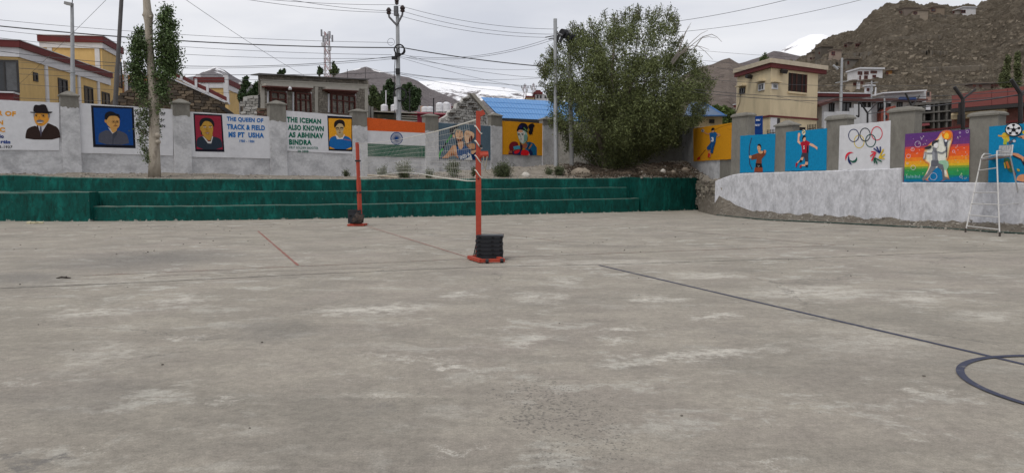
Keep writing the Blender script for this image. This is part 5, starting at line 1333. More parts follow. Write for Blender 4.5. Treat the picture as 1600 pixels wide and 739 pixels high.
for x0, y0, x1, y1 in ((1295, 161, 1303, 175), (1315, 160, 1329, 176), (1344, 160, 1352, 176), (1356, 160, 1362, 178), (1371, 161, 1381, 177), (1384, 161, 1391, 170)): window(pl, x0, y0, x1, y1, hs2, nx=2, fw=.06)
gw = thing('compound_wall', 'pale grey stepped block wall behind the rings mural', 'wall', (21, 38, 0))
pl = Plane(at0(1286, 37), at0(1362, 36)); GWM = mat('pale_grey_wall', (.40, .40, .41), var=.12)
for x0, y0, x1 in ((1287, 175, 1305), (1305.2, 174, 1327), (1327.2, 169, 1334), (1334.2, 163, 1345), (1345.2, 168, 1361)): pband([(x0, y0), (x1, y0+.3), (x1, 215), (x0, 215)], 0, .3, GWM, gw, 'wall_panel', pl)
lb_ = thing('long_white_building', 'long white building with pale roof and a dark blue tarpaulin below the hillside', 'building', (36, 75, 0))
pl = Plane(at0(1378, 72), at0(1455, 72)); pband([(1381, 145), (1447, 141), (1447, 175), (1381, 175)], 0, 6, MATS['off_white'], lb_, 'wall', pl)
pband([(1379.5, 144.5), (1448.5, 140.5), (1448.5, 142.4), (1379.5, 146.6)], .6, 7, TRIM, lb_, 'roof', pl); pband([(1370, 154), (1450, 154.5), (1450, 157.5), (1370, 157.5)], 1.4, 1.4, mat('brown_eave'), lb_, 'veranda_roof', pl)
pband([(1406, 151.5), (1430, 151.2), (1433, 156), (1404, 156)], 1.6, .1, mat('blue_tarp', (.03, .055, .16)), lb_, 'tarpaulin', pl)
for x0, x1 in ((1373, 1382), (1401, 1410), (1421, 1432), (1436, 1440)): window(pl, x0, 159, x1, 171, lb_, nx=2, fw=.1)
window(pl, 1448, 144, 1452, 150, lb_, nx=1, fw=.1); pband([(1447.2, 143), (1455, 144), (1455, 160), (1447.2, 160)], 0, 5, mat('pink_wall', (.30, .19, .16)), lb_, 'annex', pl)
rr_ = thing('red_roof_shed', 'small rust red pitched roof between the rings mural and the tall grey pillar', 'shed', (25, 50, 0)); pl = Plane(at0(1375, 46), at0(1405, 46))
pband([(1377, 174), (1383, 170), (1399, 165.5), (1400, 169), (1393, 176), (1393, 190), (1377, 190)], 0, 3, mat('rust_red_roof', (.26, .07, .05), var=.2), rr_, 'roof', pl); window(pl, 1380, 180, 1386, 186, rr_, nx=2, fw=.05)
# dark jumble of terraces between D and E
dj = thing('ruined_house', 'dark grey unfinished concrete house with open bays behind the rainbow mural', 'building', (30, 48, 0)); pl = Plane(at0(1430, 46), at0(1492, 46)); DG = mat('dark_concrete', (.10, .095, .085), var=.3, col2=(.17, .16, .145), scale2=2)
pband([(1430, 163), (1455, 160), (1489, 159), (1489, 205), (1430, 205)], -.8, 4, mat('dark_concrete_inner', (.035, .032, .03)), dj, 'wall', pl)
for q in ([(1430, 161), (1489, 157), (1489, 160), (1430, 165)], [(1430, 176), (1489, 172), (1489, 174), (1430, 179)], [(1430, 190), (1489, 187), (1489, 189), (1430, 192.5)]): pband(q, .1, 1.0, DG, dj, 'floor_slab', pl)
for x in (1431, 1443, 1458, 1466, 1478, 1487): pband([(x, 160), (x+2.6, 160), (x+2.6, 205), (x, 205)], 0.04, .3, DG, dj, 'column', pl)
pband([(1447, 165), (1454, 164.5), (1454, 172), (1447, 172)], .06, .2, TRIM, dj, 'white_panel', pl); pband([(1432, 194), (1452, 192.5), (1453, 196), (1432, 198)], .3, .8, mat('rose_sheet', (.25, .07, .08)), dj, 'roof_sheet', pl)
# red building on the right edge
RED = mat('dusty_red_wall', (.20, .062, .055), rough=.8, var=.12, scale=2)
rd = thing('red_building', 'dusty red building with black beam and cream band at the right edge', 'building', (33, 42, 0)); pl = Plane(at0(1486, 40), at0(1760, 34))
pband([(1487, 150), (1500, 147), (1600, 135.5), (1780, 112), (1780, 142), (1600, 160.5), (1487, 170)], .5, 7, RED, rd, 'roof', pl)
for x in (1549, 1574, 1600): pband([(x, 143-(x-1549)*.12), (x+.5, 143-(x-1549)*.12), (x+.5, 164-(x-1549)*.08), (x, 164-(x-1549)*.08)], .52, .02, MAROON, rd, 'seam', pl)
pband([(1485, 170.5), (1600, 161), (1780, 143), (1780, 148), (1600, 166.5), (1485, 176)], .8, 1, DARKF, rd, 'beam', pl)
pband([(1487, 172), (1780, 146), (1780, 230), (1487, 230)], 0, 6, mat('old_red_brick', (.14, .06, .05), var=.3, scale=8), rd, 'wall', pl)
for q, m_ in (([(1486, 177.5), (1570, 170.5), (1570, 174), (1486, 181)], CREAM), ([(1486, 181.5), (1566, 174.5), (1566, 180.5), (1486, 187)], mat('tan_plaster', (.38, .31, .2)))): pband(q, .35, .35, m_, rd, 'cream_band', pl)
cw = thing('coping_wall', 'white wall top with maroon coping rising behind the rainbow mural', 'wall', (17, 26, 0)); pl = Plane(PR.A-PR.n*1.6, PR.B-PR.n*1.6)
pband([(1431, 207), (1473, 203.5), (1486, 202), (1600, 190), (1780, 170), (1780, 240), (1431, 240)], 0, .25, TRIM, cw, 'wall_panel', pl)
pband([(1431, 203), (1473, 200), (1486, 198.5), (1600, 186.5), (1780, 166), (1780, 170), (1600, 190), (1431, 207)], .1, .45, MAROON, cw, 'coping', pl)

# ---------------------------------------------------------------- houses on the hillside
HOUSE = [  # x0, x1, top, base, colour, windows (x0,y0,x1,y1), label, roof
 (1263, 1277.5, 83, 94, (.20, .165, .13), [(1265.5, 90, 1268.5, 93.5), (1271, 90, 1273.5, 93.5)], 'small tan stone house low on the left end of the hillside, with two dark openings'),
 (1276.5, 1295, 74, 86.5, (.10, .085, .07), [(1279, 82, 1281, 85)], 'dark roofless stone ruin at the left shoulder of the hill'),
 (1296, 1309, 79, 93, (.30, .235, .19), [(1299, 81, 1304.5, 87)], 'beige block house with one red window high on the left of the hill'),
 (1317.5, 1327, 67.5, 75.5, (.13, .10, .085), [(1319, 70, 1323, 74)], 'small dark ruin house near the skyline, left of its twin'),
 (1335, 1345, 67.5, 75.5, (.15, .10, .085), [(1336.5, 69.5, 1343, 73.5)], 'reddish brown ruin house near the skyline, right of its twin'),
 (1317, 1336, 93.5, 108, (.165, .15, .13), [(1324, 96, 1326.5, 101)], 'plain grey mud house above the white two storey house'),
 (1338, 1374, 109, 126, (.56, .55, .55), [(1340, 112, 1347, 117.5), (1350, 112, 1357, 117), (1360, 111, 1370, 115), (1342.5, 119, 1345, 125), (1350, 118.5, 1355.5, 124), (1363, 117.5, 1368.5, 122)], 'white two storey house with dark windows on the lower hillside'),
 (1322, 1337, 110.5, 121, (.30, .26, .21), [(1330.5, 112, 1336, 117)], 'tan annex joined to the left of the white two storey house'),
 (1327, 1345, 128, 141, (.34, .285, .215), [(1333, 129.5, 1337.5, 134)], 'cream mud house below the white two storey house'),
 (1346, 1360, 127, 138, (.24, .19, .15), [(1344.5, 128, 1348.5, 132)], 'brown mud house below and right of the white two storey house'),
 (1352, 1360.5, 135.5, 146.5, (.58, .58, .60), [(1354, 138, 1358, 143)], 'small bright white hut just above the maroon eaves'),
 (1383, 1389, 111, 118.5, (.32, .155, .05), [(1384.5, 113, 1387.5, 117)], 'tiny orange hut alone on the middle of the hillside'),
 (1402, 1428, 13.5, 25.5, (.17, .14, .115), [(1405, 18, 1409, 22)], 'dark flat stone house on the skyline, the leftmost of the hilltop row'),
 (1424, 1440, 17, 27, (.27, .225, .175), [(1427, 19, 1433, 23)], 'tan house with one window on the skyline beside the dark stone house'),
 (1447.5, 1465, 12, 23, (.22, .175, .13), [(1454.5, 13.5, 1461.5, 19)], 'brown cube house standing alone mid skyline'),
 (1492, 1513, 13, 23.5, (.58, .57, .57), [(1501.5, 16, 1508.5, 21)], 'white house with one dark window on the skyline right of the brown cube'),
 (1482, 1492, 17.5, 23.5, (.30, .27, .24), [(1488.5, 18, 1491, 22)], 'low grey annex left of the white skyline house'),
 (1545, 1562, 131, 137, (.19, .13, .10), [(1547, 132.5, 1552, 135.5), (1554, 132.5, 1558.5, 135.5)], 'low brown house just above the red building roof'),
 (1517, 1543, 131.5, 137.5, (.15, .11, .09), [(1520, 133, 1524, 136), (1530, 133, 1534, 136)], 'long dark brown house above the left end of the red roof')]
hill_houses = []
for i, (x0, x1, yt, yb, col, wins, lab) in enumerate(HOUSE):
    xm = (x0+x1)/2; h = HT.ray_cast(C0, ray(xm, yb).normalized()); Y = h[0].y if h[0] and h[0].y < 330 else 296
    p = P(xm, yb, Y); t = thing('hillside_house', lab, 'house', p, 'houses on the hillside'); w_ = (x1-x0)/F*Y; H_ = (yb-yt)/F*Y
    m_ = mat('house_wall_%d' % i, col, var=.15, scale=1.2, rough=.95)
    ang = random.uniform(-.04, .04); pl = Plane(at0(x0, Y-.2), at0(x1, Y+.2))
    mb = MB(); mb.slab(pl, 0, w_, p.z-5, p.z+H_, -min(9, w_), 0); mb.build('wall', m_, t)
    mb = MB(); mb.slab(pl, -.25, w_+.25, p.z+H_, p.z+H_+.28, -min(9, w_)-.2, .3); mb.build('roof', mat('mud_roof', (.15, .12, .095)) if col[0] < .5 else TRIM, t)
    for q in wins: window(pl, *q, t, fm=MAROON if 'red window' in lab else WOOD, nx=2 if q[2]-q[0] > 4 else 1, fw=.16, d=.1)
# terrace walls on the hillside
for i, (x0, y0, x1, y1) in enumerate(((1310, 88, 1362, 86), (1275, 100, 1318, 102), (1322, 94, 1352, 92), (1380, 62, 1470, 60), (1322, 122, 1338, 124), (1440, 84, 1480, 86), (1450, 112, 1540, 108), (1425, 28, 1500, 27))):
    mb = MB(); k = 24; ok = []
    for j in range(k+1):
        h = HT.ray_cast(C0, ray(x0+(x1-x0)*j/k, y0+(y1-y0)*j/k+random.uniform(-.3, .3)).normalized())
        if h[0] and h[0].y < 330: ok.append(h[0]-Vector((0, .3, 0)))
    z0 = .8
    ring = [[q+Vector((0, 0, -2)), q+Vector((0, 0, z0*.8)), q+Vector((0, .8, z0)), q+Vector((0, .8, -2))] for q in ok]
    if len(ring) > 3:
        mb.tube_rings(ring); o_ = mb.build('terrace_wall', mat('terrace_stone', (.15, .127, .098), var=.3, scale=.8, col2=(.13, .11, .085), scale2=1.5), None)
        tag(o_, ['stone terrace wall under the beige block house', 'stone terrace wall at the left foot of the hill', 'short terrace wall above the plain grey mud house', 'long faint terrace line high in the middle of the hill', 'short terrace wall under the tan annex', 'short terrace wall mid right of the hill', 'long terrace wall low on the right of the hill', 'terrace wall just under the skyline houses'][i], 'terrace wall', 'terrace walls on the hillside')
# ---------------------------------------------------------------- trees and plants
LEAFW = mat('willow_leaf', (.105, .124, .044), island=.6, rough=.7, var=.25, scale=.8)
LEAFD = mat('dark_leaf', (.035, .062, .022), island=.5, rough=.65, var=.2, scale=1)
LEAFM = mat('mid_leaf', (.06, .085, .03), island=.5, rough=.65, var=.25, scale=1)
BARKP = mat('pale_bark', (.34, .30, .245), col2=(.20, .17, .135), scale2=5, fac2=(.5, .66), bump=.8, bscale=12, var=.2, stretch=(1, 1, .35))
BARKD = mat('dark_bark', (.12, .10, .08), bump=.8, bscale=14, var=.3)
def in_poly(x, y, pp):
    c = False; n = len(pp)
    for i in range(n):
        (x1, y1), (x2, y2) = pp[i], pp[(i+1) % n]
        if (y1 > y) != (y2 > y) and x < (x2-x1)*(y-y1)/(y2-y1)+x1: c = not c
    return c
def edge_dist(x, y, pp):
    d = 1e9
    for (x1, y1), (x2, y2) in zip(pp, pp[1:]+pp[:1]):
        dx, dy = x2-x1, y2-y1; t = max(0, min(1, ((x-x1)*dx+(y-y1)*dy)/(dx*dx+dy*dy))); d = min(d, math.hypot(x-x1-t*dx, y-y1-t*dy))
    return d
def limb(a, b, r0, r1, bend=.12, n=7):
    a, b = Vector(a), Vector(b); L_ = (b-a).length; o = Vector((random.uniform(-1, 1), random.uniform(-1, 1), random.uniform(-.2, .6)))*L_*bend
    return [a.lerp(b, t)+o*math.sin(math.pi*t) for t in [i/(n-1) for i in range(n)]], [r0+(r1-r0)*i/(n-1) for i in range(n)]
# the big bushy willow
wb_ = on_terrace(950, 265, 40.0); willow = thing('willow_tree', 'big bushy grey green willow with several stems, filling the corner between the two mural walls', 'tree', wb_)
OUTL = [(846, 108), (852, 92), (868, 80), (876, 60), (900, 46), (918, 44), (938, 30), (965, 28), (990, 21), (1012, 24), (1040, 20), (1056, 30), (1058, 58), (1068, 80), (1085, 92), (1096, 112), (1112, 124), (1104, 150), (1100, 178), (1084, 196), (1062, 206), (1062, 222), (1036, 232), (1014, 246), (1004, 266), (930, 266), (912, 244), (888, 232), (874, 210), (862, 186), (868, 160), (852, 140)]
Yw = 40.0; clus = []
while len(clus) < 1050:
    x, y = random.uniform(840, 1115), random.uniform(15, 268)
    if not in_poly(x, y, OUTL): continue
    ed = edge_dist(x, y, OUTL); dd_ = min(1, ed/75.0); half = 4.3*math.sqrt(1-(1-dd_)**2)+.25
    f = random.choice((-1, -1, 1, 1, 0))*random.uniform(.55, 1) if random.random() < .8 else random.uniform(-.5, .5)
    if (abs(x-975) < 22 and 62 < y < 118 and random.random() < .55) or (abs(x-985) < 60 and y < 75 and random.random() < .25): continue
    if (x < 925 or y < 90 or x > 1060) and random.random() < .40: continue
    if vnoise(np.array([x/17.0]), np.array([y/13.0]))[0] < .36 and random.random() < .8: continue
    if y > 232 and random.random() < .45: continue
    if y > 215: half *= .6
    p = P(x, y, Yw+f*half); clus.append((p, .40 if ed > 12 else .25, ed))
pts_ = []
for p, r, ed in clus:
    n = int(165 if ed > 12 else 90); o = RS.normal(size=(n, 3))*r*.50; o[:, 2] *= 1.25; o[:, 2] -= abs(o[:, 0])*.5; pts_.append(np.array(p)[None, :]+o)
# light wispy shoots standing out of the outline
mb = MB()
for k in range(260):
    i = random.randrange(len(OUTL)); a = OUTL[i]; b = OUTL[(i+1) % len(OUTL)]; t = random.random(); x, y = lerp2(a, b, t)
    if y > 205: continue
    cx, cy = 975, 160; dx, dy = x-cx, y-cy-60; l = math.hypot(dx, dy); dx, dy = dx/l, dy/l; ln = random.uniform(3, 13); Y_ = Yw+random.uniform(-1.5, 1.5)
    q0, q1 = P(x-dx*8, y-dy*8, Y_), P(x+dx*ln, y+dy*ln-2, Y_); mb.tube([q0, q0.lerp(q1, .5)+Vector((0, 0, .05)), q1], .012, 3)
    n = int(10+ln*3); tt = RS.rand(n, 1); pts_.append(np.array(q0)*(1-tt)+np.array(q1)*tt+RS.normal(size=(n, 3))*.07)
allp = np.concatenate(pts_)
leaves('foliage', allp, .125, .044, LEAFW, willow, up=.5, kind='stuff')
stems = [((947, 266), (940, 170), .26, .10), ((950, 266), (985, 120), .2, .07), ((956, 266), (1030, 130), .18, .06), ((944, 265), (895, 140), .16, .05), ((962, 266), (1065, 170), .14, .04), ((952, 266), (960, 60), .14, .05), ((958, 267), (1005, 90), .12, .04)]
tr = MB()
for (x0, y0), (x1, y1), r0, r1 in stems:
    a = on_terrace(x0, y0, Yw+random.uniform(-.4, .4)); b = P(x1, y1, Yw+random.uniform(-1.5, 1.5)); pth, rr2 = limb(a-Vector((0, 0, .2)), b, r0, r1, .07, 9); tr.tube(pth, rr2, 8)
tr.build('trunk', mat('grey_brown_bark', (.20, .17, .135), bump=.8, bscale=14, var=.3), willow, smooth=True)
for k in range(70):
    (x0, y0), (x1, y1), r0, r1 = random.choice(stems); t = random.uniform(.35, .95); x, y = lerp2((x0, y0), (x1, y1), t); tg = random.choice(clus)[0]; a = P(x, y, Yw)
    pth, rr2 = limb(a, tg, .05, .012, .1, 6); mb.tube(pth, rr2, 5)
mb.build('branches', BARKD, willow, kind='stuff')
mb = MB()
for (x0, y0), (x1, y1), (x2, y2) in (((1062, 78), (1070, 55), (1080, 36)), ((1060, 82), (1066, 60), (1078, 42)), ((1062, 84), (1085, 62), (1106, 48)), ((1064, 84), (1095, 60), (1120, 60)), ((1062, 86), (1090, 72), (1114, 94)), ((1098, 58), (1112, 54), (1128, 66)), ((1060, 84), (1080, 72), (1108, 78))):
    mb.tube([P(x0-12, y0+16, 38), P(x0, y0, 38), P(x1, y1, 38), P((x1+x2)/2, (y1+y2)/2-2, 38), P(x2, y2, 38)], [.025, .022, .016, .012, .008], 4)
mb.build('bare_twigs', mat('grey_twig', (.24, .215, .19)), willow, kind='stuff')
mb = MB(); c_ = []
for (x0, y0), (x1, y1) in (((932, 262), (905, 240)), ((928, 264), (900, 252)), ((935, 260), (915, 235))):
    a, b = P(x0, y0, 37.5), P(x1, y1, 37); pth, r_ = limb(a, b, .025, .008, .1); mb.tube(pth, r_, 4)
mb.build('low_twigs', BARKD, willow, kind='stuff')
# slim tree in front of the left wall
tb = on_terrace(241, 275, 28.9); tb.y = 28.9; slim = thing('poplar_tree', 'slim pale trunked tree with dark leaf tufts standing before the left mural wall', 'tree', tb)
pth = [(229, -40), (229, 0), (230.5, 18), (231.5, 24), (232, 36), (233.5, 70), (236, 105), (239, 140), (241, 175), (241, 215), (241.5, 250), (241.5, 277)]
rad = [.13, .135, .155, .20, .15, .14, .15, .175, .19, .20, .215, .25]
mb = MB(); mb.tube([P(x, y, 28.9) for x, y in pth], rad, 14)
for x, y, r in ((224.5, 24, .06), (235.5, 27, .07), (236, 58, .05), (246, 212, .12), (247, 222, .10)): q = P(x, y, 28.8); mb.lathe(q-Vector((0, 0, r)), [(r*.3, 0), (r, r*.6), (r, r*1.4), (r*.3, r*2)], 8)
mb.build('trunk', BARKP, slim, smooth=True)
tufts = [(262, 18, 9, 9), (256, 30, 10, 10), (268, 40, 9, 9), (258, 50, 13, 12), (266, 62, 11, 10), (256, 74, 15, 13), (268, 84, 13, 12), (258, 98, 18, 13), (268, 108, 12, 12), (255, 118, 14, 10), (219, 52, 8, 9), (216, 66, 10, 9), (210, 78, 8, 8), (217, 88, 13, 12), (222, 72, 8, 10), (210, 104, 11, 9), (217, 116, 14, 12), (213, 130, 10, 8), (224, 138, 11, 12), (222, 152, 8, 12), (229, 165, 7, 12), (253, 140, 9, 11), (256, 156, 10, 10), (248, 170, 6, 8), (222, 178, 8, 9), (216, 196, 6, 9), (224, 205, 8, 10), (222, 220, 8, 10), (228, 235, 8, 9), (231, 248, 6, 8), (246, 192, 5, 8), (248, 205, 4, 9), (229, 188, 7, 10)]
c_, g_ = [], []; mb = MB()
for x, y, rx, ry in tufts:
    n = int(rx*ry*(6.2 if y < 145 else 2.6)); p = P(x, y, 28.9+random.uniform(-.45, .5)); s = 28.9/F; o = RS.normal(size=(n, 3))*np.array([rx*s*.52, rx*s*.55, ry*s*.55]); (c_ if y < 145 else g_).append(np.array(p)[None]+o)
    a = P(232+(y-18)*.045, min(y+24, 262), 28.9); q, r_ = limb(a, p, .02, .007, .08, 5); mb.tube(q, r_, 4)
leaves('foliage', np.concatenate(c_), .085, .06, mat('poplar_leaf', (.07, .108, .036), island=.55, rough=.5), slim, kind='stuff')
leaves('lower_foliage', np.concatenate(g_), .075, .05, mat('poplar_leaf_low', (.075, .10, .035), island=.5, rough=.6), slim, kind='stuff')
mb.build('twigs', BARKD, slim, kind='stuff')
def bush(px, py, w_, h_, m, label, dens=1.0, L_=.13, W_=.022):
    p = on_terrace(px, py); Y = p.y; k = Y/F; H = h_*k*1.15; W2 = w_*k/2*1.15; t = thing('shrub', label, 'shrub', p, 'scrubby plants on the terrace'); cc = []; st = MB()
    for i in range(int(16*dens)+5):
        a = random.random()*6.28; r = W2*random.uniform(.2, 1); top = p+Vector((math.cos(a)*r, math.sin(a)*r, H*random.uniform(.55, 1.05)*(1-.45*(r/W2)**2)))
        st.tube([p+Vector((math.cos(a)*r*.2, math.sin(a)*r*.2, -.03)), p.lerp(top, .5)+Vector((0, 0, .03)), top], [.009, .007, .004], 3)
        n = int(55*dens); tt = RS.rand(n, 1)*.9+.1; cc.append(np.array(p)*(1-tt)+np.array(top)*tt+RS.normal(size=(n, 3))*(.045+.03*dens))
    st.build('stems', BARKD, t, kind='stuff'); leaves('foliage', np.concatenate(cc), L_, W_, m, t, up=.9, kind='stuff')
SAGE = mat('sage_leaf', (.10, .12, .06), island=.5, rough=.8); SAGED = mat('dark_sage', (.07, .085, .04), island=.5)
bush(541, 276, 12, 9, SAGED, 'tiny dark tuft just left of the far red net post', .5)
bush(597, 277.5, 24, 17, SAGE, 'loose shrub below the left half of the painted flag', .8)
bush(633, 278, 30, 26, SAGE, 'tall wide shrub below the right half of the painted flag', 1.3)
bush(671, 278, 14, 13, SAGE, 'small sparse shrub below the pillar right of the flag', .6)
bush(709, 276, 26, 25, SAGE, 'tall shrub below the javelin thrower mural, seen through the net', 1.3)
bush(742, 276, 10, 14, SAGED, 'narrow shrub hidden behind the near red net post', .7)
bush(787, 276, 28, 18, SAGED, 'dense dark green shrub below the boxer mural', 1.9)
bush(858, 273, 12, 12, SAGE, 'little shrub left of the two grey poles', .6)
bush(873, 274, 13, 13, SAGED, 'spiky dark shrub at the foot of the bright grey pole', 1)
def rock(px, py, w_, h_, m, label, yd=0):
    p = on_terrace(px, py); k = p.y/F; mb = MB(); mb2 = []
    a = w_*k/2; h = h_*k; prof = [(a*.9, -.1), (a, h*.3), (a*.8, h*.7), (a*.35, h)]; rings = []
    for r, z in prof: rings.append([p+Vector((r*math.cos(t)*(1+random.uniform(-.18, .18)), r*.7*math.sin(t), z*(1+random.uniform(-.1, .1)))) for t in [2*math.pi*j/9 for j in range(9)]])
    mb.tube_rings(rings); tag(mb.build('rock', m), label, 'rock', 'rocks on the terrace')
ROCKW, ROCKB = mat('white_rock', (.50, .47, .42), bump=.6), mat('brown_rock', (.24, .20, .155), bump=.9, bscale=9, var=.3)
rock(821, 276, 13, 6.5, ROCKW, 'pale rounded rock between the dark shrub and the grey poles')
rock(907, 274, 34, 11, ROCKB, 'large flat brown boulder right of the two grey poles')
rock(1036, 270, 9, 6, ROCKW, 'bright white stone on the heap under the right side of the tree')
rock(1052, 271, 8, 5, ROCKB, 'small brown stone beside the bright white one')
rock(1070, 268, 14, 6, ROCKB, 'flat brown stone near the corner of the amber mural wall')
rock(884, 274, 7, 4, ROCKB, 'small brown stone between the spiky shrub and the boulder')
rock(746, 277, 9, 4, ROCKW, 'half hidden pale stone beside the near post')
c = []
while len(c) < 16000:
    p = on_terrace(random.uniform(895, 1078), random.triangular(258, 277, 266)) if len(c) % 40 == 0 else p
    q = (p.x+random.gauss(0, .5), p.y+random.gauss(0, .6)); c.append((q[0], q[1], tz(*q)+random.uniform(.01, .05)))
leaves('leaf_litter', c, .09, .05, mat('brown_litter', (.075, .055, .038), island=.5), kind='stuff')
# dead branches heaped near the corner
mb = MB()
for k in range(150):
    p = on_terrace(random.uniform(925, 1075), random.uniform(262, 274)); a = random.random()*6.28; l = random.uniform(.2, .9); q = p+Vector((math.cos(a)*l, math.sin(a)*l*.5, random.uniform(.02, .2))); mb.tube([p+Vector((0, 0, .03)), (p+q)/2+Vector((0, 0, random.uniform(.03, .12))), q], .008, 3)
mb.build('dead_brush', mat('dead_twig', (.17, .135, .10), island=.4), kind='stuff')
a_, b_ = on_terrace(575, 278), on_terrace(622, 279.5)
mb = MB(); mb.tube([a_+Vector((0, 0, .12)), a_.lerp(b_, .4)+Vector((0, 0, .10)), b_+Vector((0, 0, .05))], .05, 6); tag(mb.build('dead_branch', mat('pale_dead_wood', (.36, .31, .24))), 'pale dead branch lying on the terrace edge beside the far red post', 'branch')
# trees farther back
def far_tree(label, blobs, Y, m, Lf=.35, dens=9, name='background_tree', trunk=None, up=.6, group=None):
    x, y = blobs[0][:2]; base = P(trunk[0] if trunk else x, 200, Y); base.z = 0; t = thing(name, label, 'tree', base, group); cc = []
    for x, y, rx, ry in blobs:
        n = int(rx*ry*dens); p = np.array(P(x, y, Y)); s = Y/F; o = RS.normal(size=(n, 3)); o /= np.linalg.norm(o, axis=1)[:, None]; o *= (RS.rand(n, 1)**.45); o += RS.normal(size=(n, 3))*.14
        cc.append(p[None]+o*np.array([rx*s, rx*s, ry*s]))
    mb = MB(); tx = trunk[0] if trunk else x; top = min(b[1] for b in blobs); mb.tube([base, P(tx, 190, Y), P(tx+.5, top+4, Y)], [Y*.0035, Y*.0028, Y*.0008], 6)
    for x, y, rx, ry in blobs[:12]: mb.tube([P(tx, y+ry*1.2, Y), P(x, y, Y)], [Y*.0012, Y*.0005], 4)
    mb.build('trunk', BARKD, t); leaves('foliage', np.concatenate(cc), Lf, Lf*.5, m, t, up=up, kind='stuff')
G1 = 'trees beyond the mural wall'
far_tree('thin leaning dark tree left of the grey stone building', [(383, 128, 4, 7), (381, 138, 5, 6), (379, 146, 5, 8), (385, 122, 3, 3), (376, 152, 4, 8), (388, 132, 3, 4)], 62, LEAFD, .26, 8, trunk=(380,), group=G1)
far_tree('dark bushy trees behind the left end of the grey stone building', [(396, 145, 7, 8), (403, 136, 7, 8), (392, 152, 8, 8), (405, 148, 8, 10), (410, 128, 4, 5)], 66, LEAFD, .3, 8, trunk=(398,), group=G1)
far_tree('small tree crown peeking over the left part of the stone building roof', [(440, 113, 5, 4), (444, 111, 3, 3), (437, 116, 4, 3)], 72, LEAFD, .25, 9, trunk=(440,), group=G1)
far_tree('narrow dark poplar left of the telecom mast', [(499, 108, 2.2, 5), (503, 111, 2, 4), (499, 114, 3.5, 4)], 90, LEAFD, .3, 12, trunk=(499,), group=G1)
far_tree('pointed dark poplar right of the telecom mast', [(521, 101, 2, 5), (523, 107, 4, 5), (521, 113, 6, 5), (526, 111, 4, 4)], 90, LEAFM, .3, 12, trunk=(521,), group=G1)
far_tree('low dark tree between the stone building and the tall double arm pole', [(583, 142, 6, 8), (588, 155, 8, 10), (580, 160, 7, 12), (594, 165, 8, 8)], 85, LEAFM, .32, 9, trunk=(586,), group=G1)
far_tree('tall dark poplar clump just left of the double arm pole', [(609, 131, 5, 7), (604, 140, 6, 8), (613, 137, 5, 8), (608, 152, 10, 10), (600, 158, 7, 9), (614, 162, 9, 9), (598, 148, 3, 6)], 88, LEAFD, .32, 10, trunk=(608,), group=G1)
far_tree('dark green conifer clump right of the double arm pole', [(634, 140, 6, 8), (640, 135, 4, 6), (646, 144, 7, 8), (632, 155, 9, 10), (650, 156, 7, 12), (641, 165, 12, 9), (655, 146, 3, 7), (628, 146, 4, 8)], 86, LEAFD, .32, 10, trunk=(640,), group=G1)
far_tree('tall bushy poplar rising behind the cream building roof', [(1190, 97, 3.5, 7), (1195, 92, 3.5, 8), (1192, 104, 6, 6), (1200, 98, 3, 6), (1184, 104, 3, 4)], 70, LEAFM, .24, 10, trunk=(1193,), group=G1)
far_tree('small poplar tips right of the bushy one behind the cream roof', [(1213, 99, 2.5, 6), (1217, 102, 3, 5), (1210, 104, 4, 3)], 70, LEAFM, .22, 10, trunk=(1213,), group=G1)
far_tree('light green tree between the slate blue roof and the cream building', [(1130, 174, 9, 8), (1140, 180, 10, 9), (1126, 188, 10, 8), (1142, 195, 10, 8), (1118, 168, 5, 4)], 58, mat('fresh_leaf', (.10, .14, .04), island=.5), .26, 8, trunk=(1133,), group=G1)
far_tree('leafy poplar behind the red building at the right edge, left one', [(1575, 95, 4, 9), (1573, 108, 5, 10), (1570, 120, 7, 9), (1574, 131, 9, 8), (1566, 128, 6, 6)], 75, mat('olive_leaf', (.10, .115, .05), island=.5), .27, 8, trunk=(1573,), group=G1)
far_tree('leafy poplar at the very right edge beside its twin', [(1590, 90, 4, 10), (1589, 105, 4.5, 10), (1591, 118, 5, 9), (1588, 130, 7, 7)], 76, MATS['olive_leaf'], .27, 8, trunk=(1590,), group=G1)

# ---------------------------------------------------------------- poles and wires
STEEL = mat('galvanised_steel', (.36, .37, .38), rough=.5, metal=.3, var=.12, scale=5)
BLACK = mat('black_rubber', (.018, .018, .02), rough=.6)
def pole(pts, Y, r0, r1, label, zb=None, m=STEEL, bands=True):
    a = P(*pts[0], Y); b = P(*pts[1], Y); base = Vector(a); t = thing('utility_pole', label, 'pole', base, 'utility poles behind the wall')
    mid = a.lerp(b, .45); mb = MB(); mb.tube([a, mid], r0, 12); mb.tube([mid-Vector((0, 0, .05)), b], [r0*.86, r1], 12); mb.build('shaft', m, t, smooth=False)
    if bands:
        mb = MB()
        for f in (.44, .46): q = a.lerp(b, f); mb.lathe(q, [(r0*1.12, 0), (r0*1.12, .05)], 12)
        mb.build('collar', m, t)
    return t, a, b
def insulator(q, parent, s=1.0):
    mb = MB(); mb.lathe(q, [(.03*s, 0), (.03*s, .05*s), (.10*s, .06*s), (.11*s, .14*s), (.07*s, .17*s), (.12*s, .19*s), (.12*s, .27*s), (.05*s, .36*s)], 10); mb.build('insulator', mat('brown_porcelain', (.035, .02, .018), rough=.3), parent)
tp, a, b = pole([(623.5, 230), (621, 22)], 40, .145, .095, 'tall steel pole with two raised arms, black insulators and cable coils')
mb = MB(); q = P(620, 40, 39.9); L1, R1_ = P(608, 27, 39.9), P(628.5, 24, 39.9); L2, R2_ = P(607.5, 22, 39.9), P(629, 20, 39.9); mb.tube([L2, L1, q], .055, 8); mb.tube([q, R1_, R2_], .055, 8); mb.build('raised_arm', mat('dark_steel', (.13, .13, .14), rough=.5), tp)
